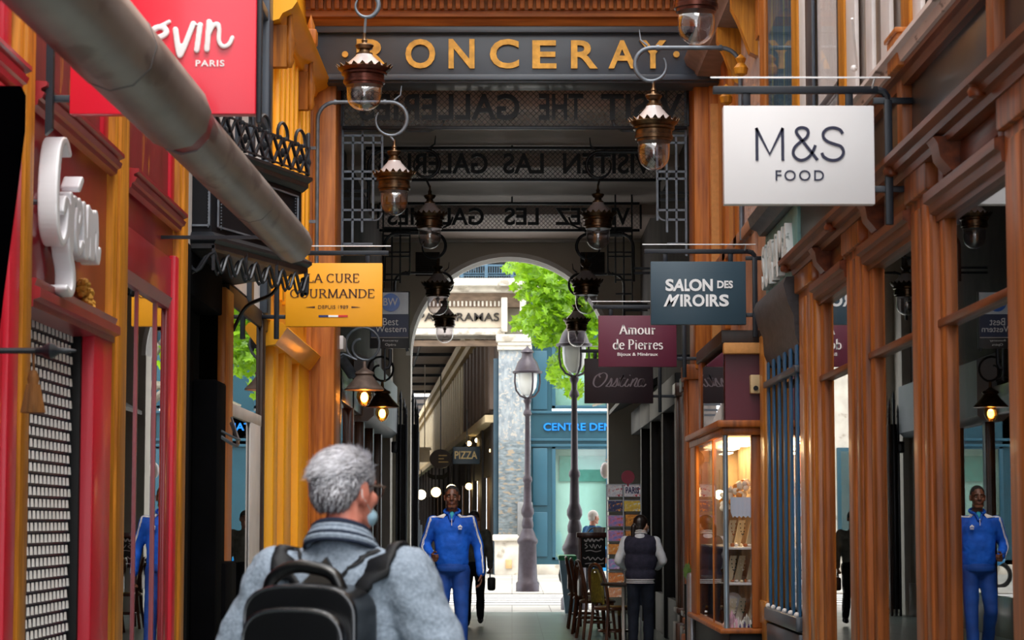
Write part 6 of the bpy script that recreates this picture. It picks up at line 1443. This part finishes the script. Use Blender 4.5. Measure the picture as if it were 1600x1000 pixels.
def drape(name, pts, w, m, root, T, target, off=.006, th=.01, side=None, label=None):
    "flat band following points, wrapped onto the garment"
    c = crv3(pts, 6); mb = MB(); n = len(c); vs = []; fs = []; sd = V(side or (0, 1, 0))
    for i, p in enumerate(c):
        d = (c[min(i+1, n-1)]-c[max(i-1, 0)]).normalized(); q = (sd-d*sd.dot(d)).normalized()
        for k in range(3): vs.append(p+q*w*(k-1)/2)
    for i in range(n-1):
        for k in range(2): fs.append((3*i+k, 3*i+k+1, 3*i+4+k, 3*i+3+k))
    mb.v = vs; mb.f = fs; mb.xf(T)
    o = part(name, mb, m, root, label=label, fix=False)
    s = o.modifiers.new('w', 'SHRINKWRAP'); s.target = target; s.offset = off; s.wrap_mode = 'ABOVE_SURFACE'; s.wrap_method = 'NEAREST_SURFACEPOINT'
    q = o.modifiers.new('t', 'SOLIDIFY'); q.thickness = th; q.offset = 1
    return o

# ---------------- grey haired man with backpack (seen from behind)
Yg = 6.5; Xg = XY(538, Yg)
PG = dict(head=(0.0, .035, 1.635), armR=[(.205, -.005, 1.375), (.315, -.03, 1.17), (.30, .10, .95)], armL=[(-.205, -.005, 1.375), (-.315, -.03, 1.17), (-.29, .10, .95)],
          handR=((0, .35, -1), (-1, 0, 0), (0, 1, 0), .5), handL=((0, .35, -1), (1, 0, 0), (0, 1, 0), .5),
          legR=[(.09, 0, .93), (.10, .10, .50), (.10, .02, .09)], legL=[(-.09, 0, .93), (-.10, -.02, .50), (-.10, -.18, .11)], w=1.26, shz=1.39, crease=.016, ear=1.12, sleeve=(.098, .084, .056), belly=1.15, wr=1.3)
SKG = skin('pinkish_skin', '#d98f7c', '#b8604e')
M_gsw = cloth('heather_grey_knit', '#8b98a8', '#727e8c', .35, 110)
MG = dict(skin=SKG, top=M_gsw, legs=cloth('dark_jeans', '#2b3340'), shoe=mat('brown_shoe', '#3a2a20', .5))
G_, T, HM, gar = person('grey haired man in a grey sweatshirt seen from behind, face mask under his chin', Xg, Yg, math.radians(-16), .92, PG, MG, vox=(.0055, .008), hs=1.03, hyaw=math.radians(-26), hpitch=-.05, garment='sweatshirt')
# collar
hp = V(PG['head'])
def ringpts(c, rx_, ry_, z0, tilt, n=24, a0=0, a1=2*PI): return [V((c[0]+rx_*math.cos(a0+(a1-a0)*k/n), c[1]+ry_*math.sin(a0+(a1-a0)*k/n), z0+tilt*math.sin(a0+(a1-a0)*k/n))) for k in range(n+1)]
cm = MB()
for dz, r, w in ((0, .104, .014), (.016, .096, .013), (.031, .088, .012)): cm.tube(ringpts((0, -.012), r, r*.96, 1.468+dz, -.035)[:-1], w, 8, True)
part('collar', cm.xf(T), M_gsw, G_)
part('collar_piping', MB().tube(ringpts((0, -.012), .106, .106*.96, 1.480, -.035)[:-1], .0075, 6, True).tube(ringpts((0, -.012), .114, .114*.96, 1.458, -.035)[:-1], .0065, 6, True).tube(ringpts((0, -.012), .089, .086, 1.512, -.035)[:-1], .007, 6, True).xf(T), cloth('navy_piping', '#1d2638'), G_, label='dark navy piping')
part('shirt_collar', MB().tube(ringpts((0, -.012), .076, .073, 1.512, -.03)[:-1], .016, 8, True).xf(T), cloth('navy_shirt', '#18223a'), G_)
# hair: cap plus strands
random.seed(21)
hc = MB(); hc.ell((0, -.020, .042), (.091, .106, .090)).ell((0, -.027, .028), (.086, .096, .081)).ell((0, -.055, .0), (.070, .062, .07)).ell((-.068, -.02, .015), (.014, .045, .045)).ell((.068, -.02, .022), (.014, .040, .035))
M_hg = mat('grey_hair', '#9a9aa2', .6, 0, .3, 26, (1, 1, 1), .5, 60, col2='#5c5c66'); M_hw = mat('white_hair', '#d6d6de', .5, 0, .12, 30); M_hd = mat('dark_grey_hair', '#544c52', .6, 0, .2, 30)
TT = T @ HM
o = part('hair', hc.xf(TT), M_hg, G_); remesh(o, .006, 2)
wh, dk = MB(), MB(); cc = V((0, -.02, .040)); rr = V((.091, .106, .090))
for k in range(13000):
    u = V((random.gauss(0, 1), random.gauss(0, 1), random.gauss(0, 1))).normalized()
    p = V((u.x*rr.x, u.y*rr.y, u.z*rr.z))+cc
    if u.z < random.uniform(-.15, .5): p = V((u.x*.075, -.055+u.y*.066, u.z*.074)) if random.random() < .5 else V((u.x*.089, -.027+u.y*.100, .030+u.z*.084))
    lowlim = -.060 if p.y < -.045 else (-.005 if p.y < -.01 else (.045 if p.y < .03 else .095))
    if abs(p.x) > .055 and -.035 < p.y < .03: lowlim = .03
    if p.z < lowlim: continue
    nrm = u; comb = V((random.uniform(-.5, .5), -.55 if p.z > .04 else -.1, (-.25 if p.z > .04 else -1)))
    comb = V((-.35+random.gauss(0, .12), -.75 if p.z > .04 else -.1, (-.2 if p.z > .04 else -1)))
    comb = comb-nrm*comb.dot(nrm)
    d = (nrm*(.26 if p.z > .05 else .15)+comb+V((random.gauss(0, .13), random.gauss(0, .13), random.gauss(0, .10)))).normalized()
    L_ = random.uniform(.020, .040) if p.z > .04 else random.uniform(.010, .020)
    sd = d.cross(nrm+V((.01, 0, 0))).normalized()*.0009
    q1 = p+d*L_*.5+nrm*.003; q2 = p+d*L_-nrm*.001+V((0, 0, -.003))
    dkp = min(.8, max(.12, .5-(p.z+random.gauss(0, .015))*5.0))
    tgt = dk if random.random() < dkp else wh
    tgt.add([p-sd, p+sd, q1-sd*.8, q1+sd*.8, q2], [(0, 1, 3, 2), (2, 3, 4)])
part('hair_strands', wh.xf(TT), M_hw, G_, label='white grey hair strands', fix=False); part('hair_strands', dk.xf(TT), M_hd, G_, label='darker strands near the nape', fix=False)
# glasses and mask
gl = MB()
for s_ in (-1, 1):
    gl.tube([(s_*.082, -.012, .012), (s_*.082, .02, .018), (s_*.074, .088, .018)], .0025, 6)
    gl.tube([V((s_*.036+.024*math.cos(a*PI/8), .098-.004*abs(math.cos(a*PI/8)), .008+.019*math.sin(a*PI/8))) for a in range(16)], .0022, 6, True)
gl.tube([(-.012, .1, .012), (.012, .1, .012)], .002, 6)
part('glasses', gl.xf(TT), mat('tortoise_frame', '#3a2014', .3), G_)
mk = MB(); mk.ell((0, .060, -.072), (.054, .049, .037), 16, 12)
part('face_mask', mk.xf(TT), mat('pale_blue_mask', '#a6cbe0', .7, 0, .05, 30, bump=.2), G_)
part('mask_strap', MB().tube(crv3([(.055, .05, -.06), (.082, .005, -.035), (.088, -.022, -.015), (.086, -.02, .02), (.08, .0, .03)]), .0016, 5).tube(crv3([(-.055, .05, -.06), (-.082, .005, -.035), (-.088, -.022, -.015), (-.086, -.02, .02), (-.08, .0, .03)]), .0016, 5).xf(TT), M_white, G_)
# straps on the shoulders belong to the backpack, a thing of its own
M_lea = mat('black_leather', '#08090c', .3, 0, .2, 12, bump=.08, bscale=14, coat=.2)
M_leam = mat('black_webbing', '#0f1116', .6, 0, .2, 40, bump=.1, spec=.3)
T_ = T; T = Matrix.Translation((0, 0, -.035)) @ T
bp = top('backpack', 'black leather backpack with a thick top handle worn by the grey haired man', 'backpack', tuple(T @ V((0, -.25, .85))))
def bxs(n, x, y0_, y1_, z0_, z1_, bv, m=M_lea, lv=2):
    mb = MB(); mb.bbox(-x, x, y0_, y1_, z0_, z1_, bv); mb.xf(T @ Matrix.Translation((-.015, 0, 0))); o = part(n, mb, m, bp); s = o.modifiers.new('s', 'SUBSURF'); s.levels = lv; s.render_levels = lv; return o
def rounded(n, w, y0_, y1_, z0_, z1_, r, m=M_lea):
    "rounded-top pouch: outline arch swept in y, remeshed"
    mb = MB(); pts = []
    for k in range(25):
        a = PI*k/24; pts.append((w*math.copysign(abs(math.cos(a))**.6, math.cos(a)), z1_-r+r*math.sin(a)**.8))
    pts = [(w, z0_)]+pts+[(-w, z0_)]
    mb.prism(pts, lambda a, b, t: V((a-.015, t, b)), y0_, y1_); mb.xf(T)
    o = part(n, mb, m, bp); remesh(o, .006, 12, .7); return o
rounded('main_compartment', .178, -.33, -.135, .80, 1.40, .10)
rounded('front_pocket', .160, -.385, -.30, .80, 1.335, .10)
rounded('lower_pocket', .140, -.415, -.36, .80, 1.235, .09)
def archtube(w, z1_, r, y, rad, z0_=.85):
    pts = [(w, z0_)]+[(w*math.copysign(abs(math.cos(PI*k/24))**.6, math.cos(PI*k/24)), z1_-r+r*math.sin(PI*k/24)**.8) for k in range(25)]+[(-w, z0_)]
    return MB().tube([V((a-.015, y, b)) for a, b in pts], rad, 8)
part('zip_piping', archtube(.170, 1.392, .10, -.325, .006).join(archtube(.152, 1.325, .10, -.380, .006)).join(archtube(.132, 1.225, .09, -.410, .006)).xf(T), mat('glossy_black_piping', '#23262c', .18, 0, .1, 10, coat=.5), bp)
hd_ = MB()
c = crv([(-.125, 1.37), (-.11, 1.415), (-.05, 1.447), (.02, 1.445), (.08, 1.425), (.11, 1.37)], 6)
for (a, b), (a2, b2) in zip(c[:-1], c[1:]): hd_.cap((a-.015, -.255, b), (a2-.015, -.255, b2), .021, None, 10)
o = part('top_handle', hd_.xf(T), M_lea, bp); remesh(o, .005, 4)
part('back_yoke', MB().prism([(-.07, 1.39), (.07, 1.39), (.02, 1.45), (.0, 1.475), (-.02, 1.45)], lambda a, b, t: V((a, t+(1.40-b)*-.5, b)), -.185, -.165).xf(T), M_lea, bp)
for sx in (-1, 1):
    drape('shoulder_strap', [V((sx*.10, -.16, 1.36)), V((sx*.150, -.15, 1.44)), V((sx*.175, -.06, 1.52)), V((sx*.175, .06, 1.48)), V((sx*.16, .15, 1.34)), V((sx*.17, .14, 1.15)), V((sx*.2, .02, 1.02))], .050, M_leam, bp, T, gar, .006, .009, (sx*1, 0.1, 0))
    drape('yoke_webbing', [V((sx*.0, -.17, 1.40)), V((sx*.05, -.15, 1.44)), V((sx*.10, -.12, 1.49)), V((sx*.14, -.05, 1.52))], .014, M_leam, bp, T, gar, .004, .004, (0, .3, 1))

# ---------------- man in the blue tracksuit (facing the camera)
Yb2 = 23.5; Xb = XY(707, Yb2)
PB = dict(head=(0, .03, 1.66), armR=[(.185, -.005, 1.42), (.275, -.05, 1.18), (.20, .17, 1.07)], armL=[(-.185, -.005, 1.42), (-.265, -.03, 1.17), (-.295, .03, .90)],
          handR=((-.2, .95, -.15), (-1, -.2, 0), (0, 0, 1), 1.5), handL=((0, .12, -1), (1, .1, 0), (0, 1, 0), .55),
          legR=[(.09, -.02, .93), (.10, .10, .51), (.10, -.12, .12)], legL=[(-.09, 0, .93), (-.10, .12, .50), (-.105, .20, .09)], footR=(0, 1, -.35), w=1.03, crease=.010, sleeve=(.070, .058, .044), belly=1.05, fold=False)
M_blu = cloth('royal_blue_jersey', '#1258c4', '#0b3f98', .2, 5, .7); M_blu2 = cloth('blue_track_trousers', '#113f8c', '#0a2a66', .2, 5, .7)
MB_ = dict(skin=skin('brown_skin', '#6d4330', '#4c2c1e'), top=M_blu, legs=M_blu2, shoe=mat('black_trainer', '#1c1d22', .5))
B_, TB, HB, garb = person('man in a blue tracksuit with white sleeve stripes walking towards the camera', Xb, Yb2, PI, 1.0, PB, MB_, vox=(.006, .010), hs=.97, garment='track_jacket', legs_name='track_trousers')
eyes(B_, TB @ HB)
M_bh = mat('black_short_hair', '#120e0c', .8, 0, .2, 40, bump=.4)
o = part('hair', MB().ell((0, -.022, .044), (.080, .094, .090)).ell((0, -.05, .005), (.072, .06, .06)).xf(TB @ HB), M_bh, B_); remesh(o, .006, 1)
part('lips', MB().cap((-.015, .091, -.0505), (.015, .091, -.0505), .0045).cap((-.013, .090, -.060), (.013, .090, -.060), .0048).xf(TB @ HB), mat('brown_lips', '#6b3a34', .4), B_)
part('collar', MB().tube([V((.078*math.cos(a), -.015+.075*math.sin(a), 1.525-.03*math.sin(a))) for a in [PI*.5+.35+(2*PI-.7)*k/20 for k in range(21)]], .014, 8).tube([(-.03, .075, 1.49), (-.008, .112, 1.43)], .012).tube([(.03, .075, 1.49), (.008, .112, 1.43)], .012).xf(TB), M_blu, B_)
part('undershirt', MB().ell((0, .055, 1.475), (.03, .03, .05)).xf(TB), mat('teal_shirt', '#2fa0b8', .7), B_, label='teal undershirt at the neck')
part('zip', MB().tube([(0, .118, 1.45), (0, .13, 1.38)], .003, 6).xf(TB), M_white, B_)
for sx, a in ((1, PB['armR']), (-1, PB['armL'])):
    for k in (-1, 0, 1):
        ofs = V((0, k*.021+.078, 0)); s0, e, w_ = V(a[0]), V(a[1]), V(a[2])
        outx = V((sx*.048, 0, .0))
        pts = [V((sx*.085, -.0, 1.53))+ofs, V((sx*.15, 0, 1.52))+ofs, s0+V((sx*.05, 0, .075))+ofs, s0+outx+V((sx*.0, 0, 0))+ofs, s0.lerp(e, .5)+outx+ofs, e+V((sx*.045, 0, 0))+ofs*1.0, e.lerp(w_, .5)+V((sx*.05, 0, 0))+(ofs if sx < 0 else V((0, 0, k*.015))), w_+V((sx*.05, 0, 0))+(ofs if sx < 0 else V((0, 0, k*.013)))]
        drape('sleeve_stripe', pts, .0125, M_white, B_, TB, garb, .002, .003, (0, 1, .01), label='white sleeve stripe')
for a in (PB['armR'], PB['armL']):
    e, w_ = V(a[1]), V(a[2]); d = (w_-e).normalized()
    part('cuff', MB().cap(w_-d*.045, w_-d*.01, .044, .040).xf(TB), M_blu2, B_)
lg = MB(); Lx, Lz = -.085, 1.365
for dx, dz, ang in ((-.013, .006, .7), (0, .012, 0), (.013, .006, -.7)): lg.ell((Lx+dx*.9, .140, Lz+dz*.9), (.0075, .004, .014), 10, 8, Matrix.Rotation(ang, 3, 'Y'))
for k in range(3): lg.box(Lx-.018, Lx+.018, .134, .1405, Lz-.012-k*.006, Lz-.009-k*.006)
part('emblem', lg.xf(TB), M_white, B_, label='small white three leaf emblem on the chest')
part('hem', MB().lathe([(.165, 0), (.172, .01), (.172, .045), (.168, .055)], (0, .005, .915), 30, 1.0, .78).xf(TB), M_blu2, B_)

# ---------------- woman in varsity vest from behind
Yw = 24.6; Xw = XY(999, Yw)
PW = dict(head=(0.01, .05, 1.60), armR=[(.185, 0, 1.42), (.275, .02, 1.17), (.19, .22, 1.08)], armL=[(-.185, 0, 1.42), (-.275, .02, 1.17), (-.19, .22, 1.08)],
          handR=((-.5, .9, .1), (-1, 0, 0), (0, 0, 1), .9), handL=((.5, .9, .1), (1, 0, 0), (0, 0, 1), .9),
          legR=[(.085, 0, .93), (.09, .06, .50), (.09, .06, .09)], legL=[(-.085, 0, .93), (-.09, .02, .50), (-.095, -.06, .09)], w=.96, sleeve=(.062, .058, .042))
MW = dict(skin=skin('fair_skin', '#c99a80'), top=cloth('pale_sleeve_knit', '#d5d8de', '#b6bac2'), legs=cloth('indigo_jeans', '#171d2a', '#0f131d'), shoe=mat('dark_trainers', '#1a1a1e', .6))
W_, TW, HW, garw = person('woman with dark tied hair and navy jacket with pale sleeves, seen from behind', Xw, Yw, math.radians(-8), .86, PW, MW, hs=1.04, hyaw=math.radians(-30), hpitch=.05, garment='sleeves', legs_name='jeans')
M_vest = cloth('navy_varsity_body', '#2e2d3e', '#222130', .3, 20)
v = MB(); v.ell((0, -.01, 1.33), (.215, .145, .155)).ell((0, 0, 1.16), (.205, .145, .2)).ell((0, 0, 1.0), (.195, .14, .14)).cap((-.135, -.01, 1.40), (.135, -.01, 1.40), .082).cap((-.06, -.01, 1.45), (.06, -.01, 1.45), .06)
o = part('varsity_body', v.xf(TW), M_vest, W_); remesh(o, .010, 14, .6)
hm = MB()
for z in (.895, .915, .935): hm.lathe([(.170, 0), (.176, .003), (.176, .009), (.170, .012)], (0, 0, z), 30, 1.02, .76)
part('striped_hem', hm.xf(TW), M_white, W_, label='white hem stripes')
part('hem_band', MB().lathe([(.165, 0), (.173, .01), (.173, .06), (.165, .07)], (0, 0, .885), 30, 1.02, .76).xf(TW), M_vest, W_)
part('striped_collar', MB().tube(ringpts((0, -.005), .078, .072, 1.50, -.02)[:-1], .010, 8, True).tube(ringpts((0, -.005), .072, .066, 1.525, -.02)[:-1], .007, 8, True).xf(TW), M_white, W_)
M_wh = mat('dark_brown_hair', '#20120e', .45, 0, .3, 30, (1, 1, .2), .4, 60, coat=.2)
h = MB().ell((0, -.02, .04), (.086, .102, .094)).ell((0, -.06, -.01), (.07, .055, .07)).ell((-.03, -.115, .0), (.03, .03, .035)); h.cap((-.03, -.125, -.01), (-.04, -.13, -.12), .033, .026).cap((-.04, -.13, -.12), (-.035, -.11, -.20), .026, .01)
o = part('hair', h.xf(TW @ HW), M_wh, W_); remesh(o, .006, 2)
part('face_mask', MB().ell((0, .058, -.05), (.056, .058, .050), 16, 12).xf(TW @ HW), mat('white_mask', '#cfd4e6', .7), W_)
part('mask_strap', MB().tube(crv3([(.05, .05, -.04), (.082, .005, -.03), (.088, -.02, .0), (.083, -.01, .03)]), .0016, 5).xf(TW @ HW), M_white, W_)

# ---------------- far man in blue jacket on the pavement
PF = dict(head=(0, .03, 1.65), armR=[(.19, 0, 1.43), (.26, .0, 1.17), (.24, .12, .95)], armL=[(-.19, 0, 1.43), (-.26, -.03, 1.17), (-.25, .05, .93)],
          handR=((0, .2, -1), (-1, 0, 0), (0, 1, 0), .6), handL=((0, .2, -1), (1, 0, 0), (0, 1, 0), .6),
          legR=[(.09, 0, .93), (.10, .12, .52), (.10, .15, .09)], legL=[(-.09, 0, .93), (-.10, -.02, .50), (-.10, -.2, .12)], w=1.05)
MF = dict(skin=skin('ruddy_skin', '#c98f78'), top=cloth('blue_anorak', '#1f4f78', '#143a5c'), legs=cloth('charcoal_trousers', '#2b2d33'), shoe=mat('far_shoe', '#202020', .6))
F_, TF, HF, gf = person('white haired man in a blue anorak walking on the pavement beyond the menu board', XY(925, 38.4), 38.4, math.radians(-55), .90, PF, MF, hs=1.05)
o = part('hair', MB().ell((0, -.02, .045), (.083, .1, .09)).ell((0, -.05, .0), (.074, .06, .07)).xf(TF @ HF), mat('white_fine_hair', '#cfc9c6', .7), F_); remesh(o, .007, 1)
drape('bag_strap', [V((-.16, -.12, 1.2)), V((-.03, -.14, 1.35)), V((.10, -.08, 1.49)), V((.14, .02, 1.5))], .03, M_blk, F_, TF, gf, .004, .006, (0, 0, 1))
# ---------------- partly hidden pedestrian behind the blue man
MH = dict(skin=skin('tan_skin', '#a8745c'), top=cloth('olive_grey_shirt', '#6f6f66', '#4f5048'), legs=cloth('black_trousers', '#15171c'), shoe=mat('hidden_shoe', '#17171a', .6))
PH = dict(PF); PH['armL'] = [(-.19, 0, 1.43), (-.25, .0, 1.16), (-.25, .05, .92)]; PH['handL'] = ((0, .1, -1), (1, 0, 0), (0, 1, 0), 1.6)
H_, TH_, HH_, gh = person('pedestrian in an olive grey shirt mostly hidden behind the man in blue', XY(741, 31.5), 31.5, PI, .88, PH, MH, hs=1.05)
o = part('hair', MB().ell((0, -.02, .045), (.083, .1, .09)).xf(TH_ @ HH_), mat('pepper_hair', '#3a3432', .7), H_); remesh(o, .007, 1)
eyes(H_, TH_ @ HH_)
p0 = TH_ @ V((-.25, .07, .83))
bg_ = top('handbag', 'black handbag carried by the half hidden pedestrian', 'bag', p0-V((0, 0, .24)))
part('bag_body', MB().bbox(p0.x-.035, p0.x+.075, p0.y-.12, p0.y+.12, p0.z-.24, p0.z-.06, .03), M_blk, bg_)
part('bag_handle', MB().tube([p0+V((.0, -.07, -.07)), p0+V((0, -.04, .0)), p0+V((0, .04, .0)), p0+V((.0, .07, -.07))], .008, 6), M_blk, bg_)
